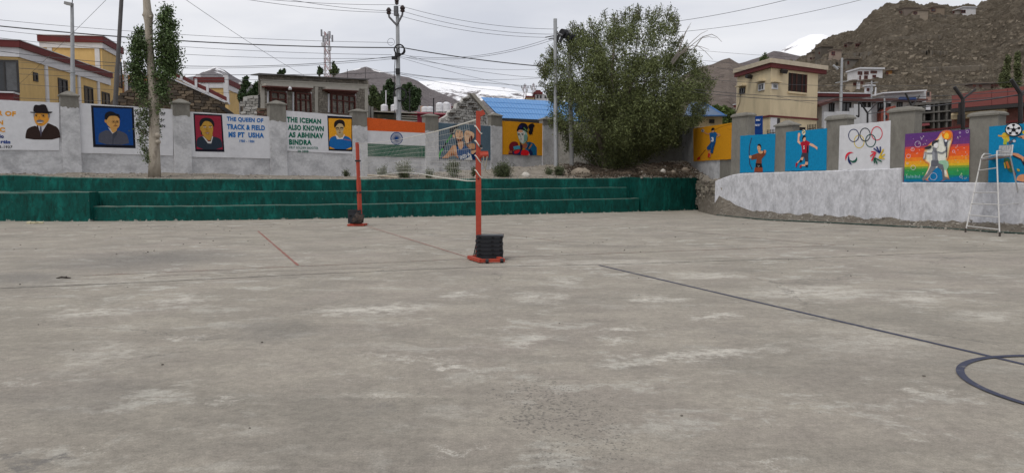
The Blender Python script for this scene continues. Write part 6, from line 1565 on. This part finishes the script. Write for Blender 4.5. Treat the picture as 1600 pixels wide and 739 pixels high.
mb = MB(); q2 = P(619, 25, 39.9); mb.tube([q2, q2+Vector((0, 0, .50))], .13, 10); mb.tube([P(620, 10, 39.9), P(620, 13, 39.9)], .05, 8); mb.build('bracket', mat('dark_steel'), tp)
for x, y in ((607.5, 24), (629, 20.5), (620, 8)): insulator(P(x, y, 39.9)-Vector((0, 0, .02)), tp, 1.15 if x != 620 else 1.0)
def coil(x, y, Y, r, parent, tr_=.022, m=None, name='cable_coil', n=3):
    c = P(x, y, Y); mb = MB()
    for k in range(n):
        rr = r*(1-.07*k); mb.tube([c+Vector((rr*math.cos(t)*random.uniform(.97, 1.03), -.02*k, rr*math.sin(t))) for t in [2*math.pi*j/22 for j in range(23)]], tr_, 5)
    mb.build(name, m or BLACK, parent)
coil(624, 78, 39.8, .29, tp); coil(627, 80, 39.7, .22, tp, .012); coil(611, 66, 39.8, .19, tp, .010, n=1); coil(625, 148, 39.8, .38, tp, .016, n=3)
for x, y, w_ in ((616, 91, .26), (621.5, 86, .3), (621.5, 112, .22)): mb = MB(); q = P(x, y, 39.8); mb.box(q, (w_, .2, .3 if y > 100 else .16)); mb.build('junction_box', BLACK, tp)
mb = MB(); mb.tube([P(618.5, 152, 39.75), P(618.5, 172, 39.75)], .10, 8); mb.build('transformer_can', TRIM, tp)
mb = MB(); pth = [P(617.5, 90, 39.75), P(616, 120, 39.75), P(617, 150, 39.75), P(616.5, 195, 39.75)]; mb.tube(pth, .02, 5); mb.build('riser_cable', BLACK, tp)
p2, a, b = pole([(868.8, 274), (867.5, 30)], 38, .112, .095, 'bright grey steel pole on the terrace, left of the willow', bands=False)
mb = MB(); mb.tube([P(868, 51, 38), P(879, 56, 37.9)], .06, 6); mb.tube([P(852, 59, 38), P(868, 56, 38)], .03, 5); mb.tube([P(857, 62, 38), P(868, 60, 38)], .03, 5); mb.build('cross_arm', mat('dark_steel'), p2)
p3, a, b = pole([(893.8, 274), (889, 47)], 38.3, .115, .085, 'darker grey steel pole half inside the left side of the willow', m=mat('dull_steel', (.24, .24, .235), rough=.6, var=.15), bands=False)
for x, y, r in ((880.5, 52, .20), (885, 56, .17), (891, 59, .22)):
    mb = MB(); c = P(x, y, 38); mb.tube([c+Vector((-.1, -.1, 0)), c+Vector((.14, .1, 0))], r, 12); mb.build('cable_drum', BLACK, p3)
for x, y in ((872, 59), (877.5, 60)): mb = MB(); mb.box(P(x, y, 38), (.15, .15, .45), ry=.3); mb.build('clamp', BLACK, p3)
p4_, a, b = pole([(114.5, 205), (112.5, 6)], 37, .115, .075, 'steel lamp pole with a small lantern in front of the yellow building')
mb = MB(); q = P(112, 8, 36.9); mb.tube([q, P(108, 6.5, 36.9)], .04, 6); mb.box(P(107.5, 6.5, 36.8), (.36, .22, .14), ry=.2); mb.build('lantern', mat('dull_steel'), p4_)
mb = MB(); mb.tube([P(112.5, 8, 37), P(114, -6, 37)], .02, 5); mb.build('rod', BLACK, p4_)
p5_, a, b = pole([(177, 215), (191.5, -30)], 34, .105, .085, 'thick dark leaning pole running out of the top of the frame', m=mat('dark_weathered_pole', (.095, .09, .09), rough=.7, var=.2), bands=False)
# street lamp and thin poles on the right
p6, a, b = pole([(1313, 185), (1315.5, 96)], 42, .085, .06, 'pale steel pole with angled lamp and crossbars before the hillside')
mb = MB(); mb.tube([P(1314.5, 106, 42), P(1304, 104, 41.8)], .03, 5); mb.tube([P(1302, 102.5, 41.8), P(1309, 109, 41.8)], .07, 6); mb.tube([P(1305, 130, 42), P(1325, 127, 42)], .025, 5); mb.tube([P(1315.5, 96, 42), P(1316, 91, 42)], .06, 6); mb.build('lamp_arm', STEEL, p6)
p7, a, b = pole([(1361, 200), (1362, 127)], 46, .055, .045, 'thin steel pole in front of the long white building', bands=False)
mb = MB(); mb.tube([P(1352, 131, 46), P(1372, 129, 46)], .02, 4); mb.build('cross_bar', STEEL, p7)
p8, a, b = pole([(1382, 205), (1382, 153)], 44, .05, .045, 'short thin grey pole beside the rust red roof', bands=False)
p9, a, b = pole([(1367.5, 150), (1368.5, 137)], 60, .07, .06, 'stubby white pole end above the maroon eaves', m=TRIM, bands=False)
for x, y0, y1, Y, l in ((677.5, 180, 155, 56, 'thin dark rod rising from the crimson building roof'), (640, 190, 140, 70, 'slender dark street pole before the conifer clump'), (404.5, 190, 150, 43, 'thin black pole at the corner of the whitewashed stone wall'), (376.5, 200, 157, 60, 'dark drainpipe post at the yellow building corner column'), (603, 170, 143, 75, 'slender pale mast before the poplar clump'), (704, 180, 163, 60, 'short pale slanting rod by the long white building')):
    mb = MB(); mb.tube([P(x, y0, Y), P(x, y1, Y)], Y*.0009, 6); a = P(x, y1, Y); mb.lathe(a, [(Y*.0012, 0), (Y*.0012, Y*.001)], 6); tag(mb.build('thin_pole', BLACK if 'pale' not in l else TRIM), l, 'pole')
NW = [0]
WIRE = mat('wire', (.06, .06, .065), rough=.5)
def wire(a, b, sag, r, label):
    A_, B_ = P(*a), P(*b); n = 26; mb = MB(); mb.tube([A_.lerp(B_, i/n)-Vector((0, 0, 4*sag*(i/n)*(1-i/n))) for i in range(n+1)], r*.8, 4, cap=False)
    tag(mb.build('overhead_wire', WIRE), label, 'wire', 'overhead wires')
wire((-120, 28, 36), (620, 75, 39.9), .35, .036, 'thickest twisted cable running from the left edge to the coils on the double arm pole')
wire((624, 74, 39.9), (846, 104, 42), .10, .034, 'thick twisted cable from the coils to the willow crown')
wire((-120, 19, 36), (614, 67, 39.9), .3, .012, 'thin wire just above the thickest cable on the left')
wire((-120, 34, 36), (612, 86, 39.9), .35, .012, 'thin wire just below the thickest cable on the left')
wire((-120, 44, 36), (612, 91, 39.9), .5, .012, 'second thin wire below the thickest cable on the left')
wire((-120, 62, 36), (620, 88, 39.9), .9, .018, 'sagging medium cable passing above the grey stone building to the junction box')
wire((-120, 78, 36), (618, 92, 39.9), .7, .012, 'thin sagging wire just under the medium cable')
wire((30, 107, 40), (620, 113, 39.9), .25, .018, 'dark cable crossing the yellow building to the lower pole box')
wire((30, 116, 40), (616, 122, 39.9), .2, .012, 'wire crossing the yellow building just below the dark cable')
wire((20, 131, 44), (380, 145, 52), .15, .012, 'wire crossing low over the yellow building windows')
wire((20, 153, 44), (230, 159, 44), .05, .016, 'lowest wire in front of the yellow building just above the wall')
wire((-60, 92, 44), (240, 104, 44), .1, .010, 'faint wire across the white band of the yellow building')
wire((620, 8, 39.9), (868, 46, 38), .3, .012, 'top wire from the upper insulator to the bright grey pole')
wire((629, 18, 39.9), (866, 54, 38), .3, .012, 'middle wire from the right raised arm to the bright grey pole')
wire((607, 20, 39.9), (853, 59, 38), .3, .012, 'lower wire from the left raised arm to the bright grey pole')
wire((300, -12, 30), (620, 8, 39.9), .15, .012, 'wire leaving the frame top towards the upper insulator')
wire((350, -6, 30), (607, 20, 39.9), .15, .012, 'wire from the frame top to the left raised arm')
wire((420, -6, 32), (629, 18, 39.9), .15, .012, 'wire from the frame top to the right raised arm')
wire((640, 88, 39.9), (866, 58, 38), .45, .012, 'upper of two wires rising from the coils to the bright grey pole')
wire((632, 90, 39.9), (866, 62, 38), .45, .012, 'lower of two wires rising from the coils to the bright grey pole')
wire((624, 84, 39.9), (850, 122, 43), .25, .012, 'wire sloping from the coils to the lower left of the willow')
wire((624, 88, 39.9), (850, 108, 43), .3, .010, 'faint wire just under the thick right hand cable')
wire((624, 90, 39.9), (840, 140, 43), .15, .010, 'wire crossing the snowy mountain from the coils')
wire((624, 114, 39.9), (850, 136, 43), .1, .014, 'wire from the lower pole box over the blue roof')
wire((624, 116, 39.9), (842, 146, 43), .2, .010, 'lowest wire from the pole box skimming the blue roof ridge')
wire((624, 116, 39.9), (850, 122, 43), .2, .010, 'nearly level wire from the lower pole box to the willow')
wire((273, -12, 26), (480, 121, 48), .12, .012, 'steep diagonal wire falling to the grey stone building roof')
wire((180, -14, 30), (30, 132, 44), .05, .012, 'steep diagonal wire falling to the yellow building wall')
wire((1040, 36, 40), (1262, -8, 33), .12, .014, 'upper wire leaving the willow to the top right')
wire((1040, 52, 40), (1370, -6, 33), .25, .012, 'lower wire leaving the willow to the top right')
wire((1060, 76, 40), (1300, 92, 44), .08, .009, 'thin wire below the bare twigs ending at the lamp pole')
wire((1070, 92, 40), (1290, 104, 44), .12, .009, 'faint wire over the brown hill behind the cream building')
wire((1080, 122, 39), (1620, 126, 34), .35, .012, 'wire crossing the cream building upper wall and the hillside')
wire((1060, 137, 37), (1640, 138, 28), .45, .016, 'thick wire across the middle of the cream building')
wire((1060, 141, 37), (1640, 146, 28), .45, .016, 'second thick wire just below the first on the cream building')
wire((1120, 106, 40), (1165, 110, 42), .05, .014, 'short dark wire left of the cream building roof corner')
wire((1210, 150, 39), (1272, 162, 41), .05, .010, 'thin drop wire slanting down the front of the cream building')

# iron Y posts with wire along the top of the right wall
IRON = mat('black_iron', (.020, .018, .018), rough=.55)
ypost = []
def y_post(x, y0, y1, aL, aR, Y, r, label):
    a = P(x, y0+25, Y); f = P(x, y1, Y); l, r_ = P(*aL, Y), P(*aR, Y+.3); t = thing('iron_fence_post', label, 'fence post', a, 'black iron Y posts above the right wall')
    mb = MB(); mb.tube([a, f], r, 6); mb.build('stem', IRON, t)
    mb = MB(); mb.tube([f, l], r*.95, 6); mb.build('arm', IRON, t); mb = MB(); mb.tube([f, r_], r*.6, 6); mb.build('arm', IRON, t); ypost.append((x, y1, Y))
y_post(1355.5, 190, 177, (1343, 159), (1371, 160), 27.5, .035, 'black Y post before the grey stepped wall, above the rings mural')
y_post(1425, 168, 167, (1414.5, 145.5), (1437, 150), 25.0, .035, 'black Y post rising behind the tallest grey pillar')
y_post(1504.5, 190, 155, (1491, 136), (1524, 140), 22.8, .055, 'thick black Y post above the rainbow mural')
y_post(1594.5, 183, 146.5, (1580, 124.5), (1611, 138), 21.2, .06, 'thick black Y post above the football mural at the right edge')
mb = MB(); mb.tube([P(1499.5, 190, 22.9), P(1500, 161, 22.9)], .045, 6); mb.box(P(1502, 187, 22.85), (.2, .1, .3)); tag(mb.build('iron_stub', IRON), 'short black iron stub beside the thick Y post above the rainbow mural', 'post')
mb = MB(); mb.tube([P(1342, 183, 27.5), P(1342, 160, 27.5)], .03, 5); mb.tube([P(1342, 183, 27.5), P(1338, 181, 27.5)], .03, 5); tag(mb.build('iron_stub', IRON), 'hooked black iron rod left of the first Y post', 'post')
wire((1355.5, 178, 27.5), (1430, 168, 25), .02, .018, 'rail wire between the first and second black Y posts')
wire((1430, 168, 25), (1504.5, 160, 22.8), .02, .022, 'rail wire between the second and third black Y posts')
wire((1504.5, 160, 22.8), (1594.5, 148, 21.2), .02, .026, 'rail wire between the third and fourth black Y posts')
wire((1594.5, 148, 21.2), (1700, 134, 19.5), .02, .026, 'rail wire leaving the fourth black Y post out of frame')
wire((1371, 160, 27.5), (1437, 150, 25), .02, .010, 'thin wire joining the right arms of the first Y posts')
# spikes of the gate behind the archer and volleyball panels
for x0, x1, y0, y1, l in ((1199, 1211.5, 208, 206.5, 'row of small black railing tips above the archer mural'), (1262, 1274, 201, 199.5, 'row of small black railing tips above the volleyball mural')):
    mb = MB()
    for k in range(6): x = x0+(x1-x0)*k/5; q = P(x, y0-k*.2+3, 31 if x < 1220 else 28); mb.tube([q, q+Vector((0, 0, .22))], .018, 5)
    q0, q1 = P(x0, y0+1, 31 if x0 < 1220 else 28), P(x1, y1+1, 31 if x0 < 1220 else 28); mb.tube([q0, q1], .015, 5); tag(mb.build('railing', IRON), l, 'railing')

# ---------------------------------------------------------------- volleyball posts, net, weights
ORANGE = mat('orange_red_paint', (.37, .052, .028), rough=.6, var=.2, scale=9, col2=(.19, .04, .026), scale2=9, fac2=(.56, .68))
ROPE = mat('white_rope', (.58, .56, .50), rough=.9)
def post(px, pyb, pyt, wd, label, name='net_post'):
    b = G(px, pyb); h = P(px, pyt, b.y).z; t = thing(name, label, 'net post', b, 'red volleyball net posts'); return t, b, h
near, nb_, nh = post(748, 404.5, 174, .1, 'near orange red net post with white rope wound round its top')
mb = MB(); mb.box(nb_+Vector((0, 0, 1.0)), (.098, .098, 1.96)); mb.build('lower_tube', ORANGE, near)
mb = MB(); mb.box(nb_+Vector((0, 0, (nh+1.98)/2)), (.08, .08, nh-1.98)); mb.build('upper_tube', ORANGE, near)
mb = MB(); mb.box(nb_+Vector((.07, -.02, nh-.04)), (.10, .05, .09), ry=-.5); mb.build('pulley_lug', ORANGE, near)
zc = P(748, 243, nb_.y).z
mb = MB(); mb.tube([nb_+Vector((.04, -.07, zc)), nb_+Vector((.19, -.07, zc+.01))], .055, 10); mb.box(nb_+Vector((.10, -.05, zc+.02)), (.16, .09, .11)); mb.build('winch', ORANGE, near)
mb = MB(); mb.tube([nb_+Vector((.17, -.12, zc-.02)), nb_+Vector((.13, -.12, zc-.28))], .014, 6); mb.tube([nb_+Vector((.10, -.12, zc-.02)), nb_+Vector((.11, -.12, zc-.24))], .012, 6); mb.tube([nb_+Vector((.13, -.12, zc-.28)), nb_+Vector((.22, -.14, zc-.36))], .011, 5); mb.build('winch_handle', mat('worn_steel', (.30, .27, .22), rough=.5, metal=.4), near)
mb = MB(); mb.box(nb_+Vector((.05, -.06, P(748, 229, nb_.y).z)), (.05, .05, .05)); mb.box(nb_+Vector((0, -.055, P(748, 279, nb_.y).z)), (.025, .02, .025)); mb.build('bolt', BLACK, near)
mb = MB(); n = 90; mb.tube([nb_+Vector((.063*math.cos(t)*1.05, .063*math.sin(t)*1.05, P(748, 186, nb_.y).z-(P(748, 186, nb_.y).z-P(748, 282, nb_.y).z)*i/n+.03*math.sin(t*2))) for i, t in [(i, 2*math.pi*4.2*i/n) for i in range(n+1)]], .011, 5); mb.build('wound_rope', ROPE, near)
fl = [G(733, 405.5), G(752, 411.5), G(786, 410.5), G(770, 403.5)]
mb = MB()
def bar(a, b, w_, h_, z0, m_=0): d = (b-a).normalized(); n_2 = Vector((-d.y, d.x, 0))*w_/2; mb.hexa([a+n_2+Vector((0, 0, z0)), b+n_2+Vector((0, 0, z0)), b-n_2+Vector((0, 0, z0)), a-n_2+Vector((0, 0, z0))], [a+n_2+Vector((0, 0, z0+h_)), b+n_2+Vector((0, 0, z0+h_)), b-n_2+Vector((0, 0, z0+h_)), a-n_2+Vector((0, 0, z0+h_))])
bar(fl[0], fl[1], .07, .06, .015); bar(fl[1], fl[2], .07, .058, .017); bar(fl[2], fl[3], .07, .06, .015); bar(fl[3], fl[0], .07, .058, .017)
mb.build('base_frame', ORANGE, near)
for q in (G(761, 411.5), G(784, 410.5)):
    mb = MB(); mb.tube([q+Vector((-.025, -.03, .04)), q+Vector((.03, -.03, .04))], .042, 12); mb.build('castor', BLACK, near)
mb = MB(); q = G(740, 404); mb.tube([q+Vector((0, 0, .05)), q+Vector((.08, 0, .42))], .012, 5); mb.tube([q+Vector((.03, 0, .05)), q+Vector((.10, 0, .40))], .012, 5); mb.build('stay', BLACK, near)
# stack of black weights
BPL = mat('black_plastic', (.020, .022, .027), rough=.5, var=.3, scale=12)
c0 = (G(744, 408)+G(785, 408))/2; c0.z = 0; c0.y = nb_.y-.10; wS = (785.5-744)/F*nb_.y; zt_ = P(765, 366, nb_.y).z; nl = 6; hS = (zt_-.012)/nl
for k in range(nl):
    z = .012+hS*k; t = thing('plastic_weight', ['lowest', 'second lowest', 'third from bottom', 'third from top', 'second from top', 'topmost'][k]+' black plastic block in the stack on the near net post base', 'weight block', (c0.x, c0.y, z), 'black blocks stacked on the post base')
    jx, jr = random.uniform(-.008, .008), random.uniform(-.02, .02); mb = MB()
    mb.box((c0.x+jx, c0.y, z+hS*.64), (wS, .42, hS*.64), jr); mb.box((c0.x+jx, c0.y, z+hS*.16), (wS*.94, .39, hS*.30), jr); mb.build('slab', BPL, t)
    for x in (-.36, .12, .42): mb = MB(); mb.box((c0.x+jx+wS*x, c0.y-.212, z+hS*.5), (wS*.09, .012, hS*.4), jr); mb.build('slot', mat('slot_black', (.006, .006, .007)), t)
    mb = MB()
    for x in (-.22, -.02, .26): mb.box((c0.x+jx+wS*x, c0.y-.213, z+hS*.78), (wS*.12, .010, hS*.12), jr)
    mb.build('rib', BPL, t)
# far post
far_, fb_, fh = post(563, 352, 222, .1, 'far orange red net post leaning slightly, before the green steps')
topf = P(558, 223, fb_.y); mb = MB(); mb.tube([fb_+Vector((0, 0, .02)), fb_.lerp(topf, .55)], .075, 4); mb.build('lower_tube', ORANGE, far_); mb = MB(); mb.tube([fb_.lerp(topf, .55), topf], .062, 4); mb.build('upper_tube', ORANGE, far_)
for f in (.4, .78): mb = MB(); mb.box(fb_.lerp(topf, f), (.17, .13, .05)); mb.build('collar', BLACK, far_)
mb = MB(); q = (G(543, 353.5), G(569, 353.5)); bar(q[0], q[1], .10, .06, .01); bar(q[0]+Vector((0, .5, 0)), q[1]+Vector((0, .5, 0)), .1, .06, .01); bar(q[0]+Vector((.05, 0, 0)), q[0]+Vector((.05, .5, 0)), .1, .055, .012); bar(q[1]+Vector((-.05, 0, 0)), q[1]+Vector((-.05, .5, 0)), .1, .055, .012); mb.build('base_frame', ORANGE, far_)
t = thing('plastic_crate', 'square black crate behind the foot of the far red net post', 'crate', (0, 0, 0)); q = G(543.5, 353); q2 = G(561, 353); w_ = (q2-q).length; cx = (q.x+q2.x)/2; cy = q.y+.28; t.location = (cx, cy, .07)
mb = MB(); H = .44
for dx, dy, sx, sy in ((-w_/2, 0, .02, .42), (w_/2, 0, .02, .42), (0, -.2, w_, .02), (0, .2, w_, .02)): mb.box((cx+dx, cy+dy, .08+H/2), (sx if sx < .1 else sx-.022, sy if sy < .1 else sy, H))
mb.box((cx, cy, .09), (w_-.03, .38, .02)); mb.build('box', BPL, t)
mb = MB(); mb.box((cx, cy-.212, .08+H-.03), (w_+.02, .02, .05)); mb.box((cx, cy-.212, .12), (w_+.02, .02, .04)); mb.build('rim', BPL, t)
for dx in (-.1, .1): mb = MB(); mb.box((cx+dx, cy-.213, .32), (.07, .01, .05)); mb.build('slot', mat('slot_black'), t)
c_s = G(560, 353.5)+Vector((0, -.02, 0)); mb = MB(); rings = []
for j, (r, z) in enumerate(((.06, .01), (.20, .06), (.25, .16), (.21, .27), (.10, .34), (.05, .36))): rings.append([c_s+Vector((r*.85*math.cos(a)*(1+random.uniform(-.22, .22)), r*.6*math.sin(a)*(1+random.uniform(-.2, .2)), .07+z*(1+random.uniform(-.15, .15)))) for a in [2*math.pi*i/12 for i in range(12)]])
mb.tube_rings(rings)
sk = mb.build('sack', mat('sack_cloth', (.07, .05, .04), col2=(.025, .022, .022), scale2=9, fac2=(.42, .58), var=.35, scale=20, bump=1, bscale=30), smooth=False); tag(sk, 'crumpled brown grey sack slumped between the black crate and the far net post', 'sack')
# the net
net = thing('volleyball_net', 'slack white volleyball net strung between the two orange red posts', 'net', ((nb_.x+fb_.x)/2, (nb_.y+fb_.y)/2, 1.5))
tf, tn = P(559, 224.5, fb_.y), P(746, 187, nb_.y)+Vector((0, 0, 0)); bf, bn_ = P(562, 276.5, fb_.y), P(747, 281, nb_.y)
def net_pt(u, v):
    t = tf.lerp(tn, u); t.z -= .11*4*u*(1-u); b = bf.lerp(bn_, u); b.z += .10*math.sin(u*math.pi)-.04*math.sin(u*9)+(.0 if u < .9 else -.12*(u-.9)*10*(1-u)*4)
    p = t.lerp(b, v); n_2 = Vector((.92, .39, 0)); return p+n_2*.06*math.sin(u*14+v*3)*math.sin(math.pi*v)
# keep the net away from the ends
nc, nr = 84, 9; mb = MB(); U0, U1 = .035, .955; r_ = .0026
for j in range(1, nr):
    mb.tube([net_pt(U0+(U1-U0)*i/nc, j/nr) for i in range(nc+1)], r_, 3, cap=False)
for i in range(nc+1):
    u = U0+(U1-U0)*i/nc; mb.tube([net_pt(u, j/nr) for j in range(nr+1)], r_, 3, cap=False)
mb.build('mesh', mat('net_cord', (.50, .49, .45), rough=.9), net, kind='stuff')
mb = MB(); q = [net_pt(i/60, 0) for i in range(61)]; mb.tube(q, [.005+.010*max(0, (i-26)/34) for i in range(61)], 6); mb.build('top_tape', ROPE, net)
mb = MB(); q = [net_pt(i/60, 1) for i in range(61)]; mb.tube(q, [.008 if i < 40 else .011 for i in range(61)], 6); mb.build('bottom_tape', ROPE, net)
mb = MB(); mb.tube([net_pt(.035, j/8) for j in range(9)], .004, 5); mb.build('side_tape', ROPE, net)
mb = MB(); a, b = G(540, 349), G(735, 404.5); mb.tube([fb_+Vector((.05, 0, .04)), nb_+Vector((-.2, 0, .03))], .003, 4); tag(mb.build('guy_rope', mat('red_cord', (.30, .10, .08))), 'thin reddish cord lying on the court from the far post to the near post', 'cord')

# ---------------------------------------------------------------- ladder chair
ch = thing('umpire_chair', 'tall white tubular umpire ladder chair with worn seat before the rainbow mural', 'umpire chair', G(1535, 366))
CW = mat('worn_white_tube', (.56, .55, .53), rough=.5, var=.18, scale=12, col2=(.33, .27, .22), scale2=9, fac2=(.60, .72))
fA, fB = G(1508.5, 363), G(1562, 369.5); Yf = (fA.y+fB.y)/2
front = Plane(fA, fB); back_off = -1.45
tA, tB = front.at(1533, 250, -.42), front.at(1557, 244, -.42)
tA = P(1533, 249, fA.y+.45); tB = P(1557.5, 243, fB.y+.45)
def tubes(lst, r, name, m=CW, n=7):
    mb = MB()
    for q in lst: mb.tube(q, r, n)
    return mb.build(name, m, ch)
rl, rr3 = .019, .014
armA = P(1538, 240.5, fA.y+.50); armA2 = P(1545, 241, fA.y+.75); armA3 = P(1553, 244, fA.y+1.0)
tubes([[fA, tA, P(1535, 243.5, fA.y+.47), armA, armA2, armA3]], rl, 'leg'); tubes([[fB, tB, P(1558, 236, fB.y+.5)]], rl, 'leg')
bA, bB = G(1556, 355.5), G(1604, 359.5); sA, sB = P(1553, 247, fA.y+1.0), P(1578, 243, fB.y+1.0)
tubes([[bB, sB]], rl, 'leg'); tubes([[bA, sA]], rl, 'leg')
for y in (353.5, 336.5, 319, 302, 267.5):
    f = (363-y)/(363-250); a = fA.lerp(tA, f); b = fB.lerp(tB, (363-y)/(363-250)); tubes([[a, b]], .015, 'rung')
tubes([[tA+Vector((0, 0, .02)), tB+Vector((0, 0, .02))]], .016, 'seat_rail'); tubes([[sA, sB]], .014, 'seat_rail'); tubes([[tA, sA]], .014, 'seat_rail'); tubes([[tB, sB]], .014, 'seat_rail')
m1, m2 = bA.lerp(sA, .38), bB.lerp(sB, .38); tubes([[m1, m2]], .012, 'brace'); tubes([[fB.lerp(tB, .38), m2]], .012, 'brace'); tubes([[fA.lerp(tA, .38), m1]], .012, 'brace')
mb = MB(); e = Vector((0, 0, -.02)); d_ = [tA+e, tB+e, sB+e, sA+e]; mb.hexa([v-Vector((0, 0, .03)) for v in d_], d_); mb.build('seat', mat('worn_seat', (.26, .21, .19), var=.3, scale=10), ch)
bl, br_ = P(1554, 228, fA.y+1.12), P(1582.5, 226.5, fB.y+1.12); ll, lr = P(1554, 244, fA.y+1.02), P(1580.5, 243.5, fB.y+1.02)
tubes([[ll, bl]], .013, 'back_post'); tubes([[lr, br_]], .013, 'back_post'); tubes([[P(1558, 236, fB.y+.5), P(1570, 238, fB.y+.8), P(1580, 239, fB.y+1.05)]], .016, 'armrest')
mb = MB(); nn3 = Vector((0, -.02, 0)); q = [ll+nn3, lr+nn3, br_+nn3, bl+nn3]; mb.prism(q, (0, -.012, 0)); bk_ = mb.build('backrest', mat('faded_back', (.50, .50, .50), col2=(.28, .30, .33), scale2=10, fac2=(.45, .6), var=.2, scale=20), ch)
mb = MB()
for k in range(1, 7): f = k/7; mb.box((ll.lerp(lr, f)+bl.lerp(br_, f))/2+nn3*1.9, (.016, .012, (bl-ll).length*.86))
mb.build('slat', CW, bk_)
for q in (fA, fB): mb = MB(); mb.tube([q, q+Vector((0, 0, .12))], .026, 8); mb.build('foot', mat('dark_foot', (.06, .05, .045)), ch)
# green hose along the bank
hose = [(1120, 337), (1150, 340), (1175, 342.5), (1200, 344.8), (1250, 347), (1300, 349.3), (1350, 352), (1400, 354.8), (1450, 356.5), (1500, 360), (1550, 363.5), (1600, 366.5), (1700, 373)]
mb = MB(); mb.tube([G(x, y)+Vector((0, 0, .03)) for x, y in hose], .022, 6); tag(mb.build('hose', mat('green_hose', (.025, .055, .045), rough=.5)), 'thin dark green hose lying along the edge of the court under the right wall', 'hose')
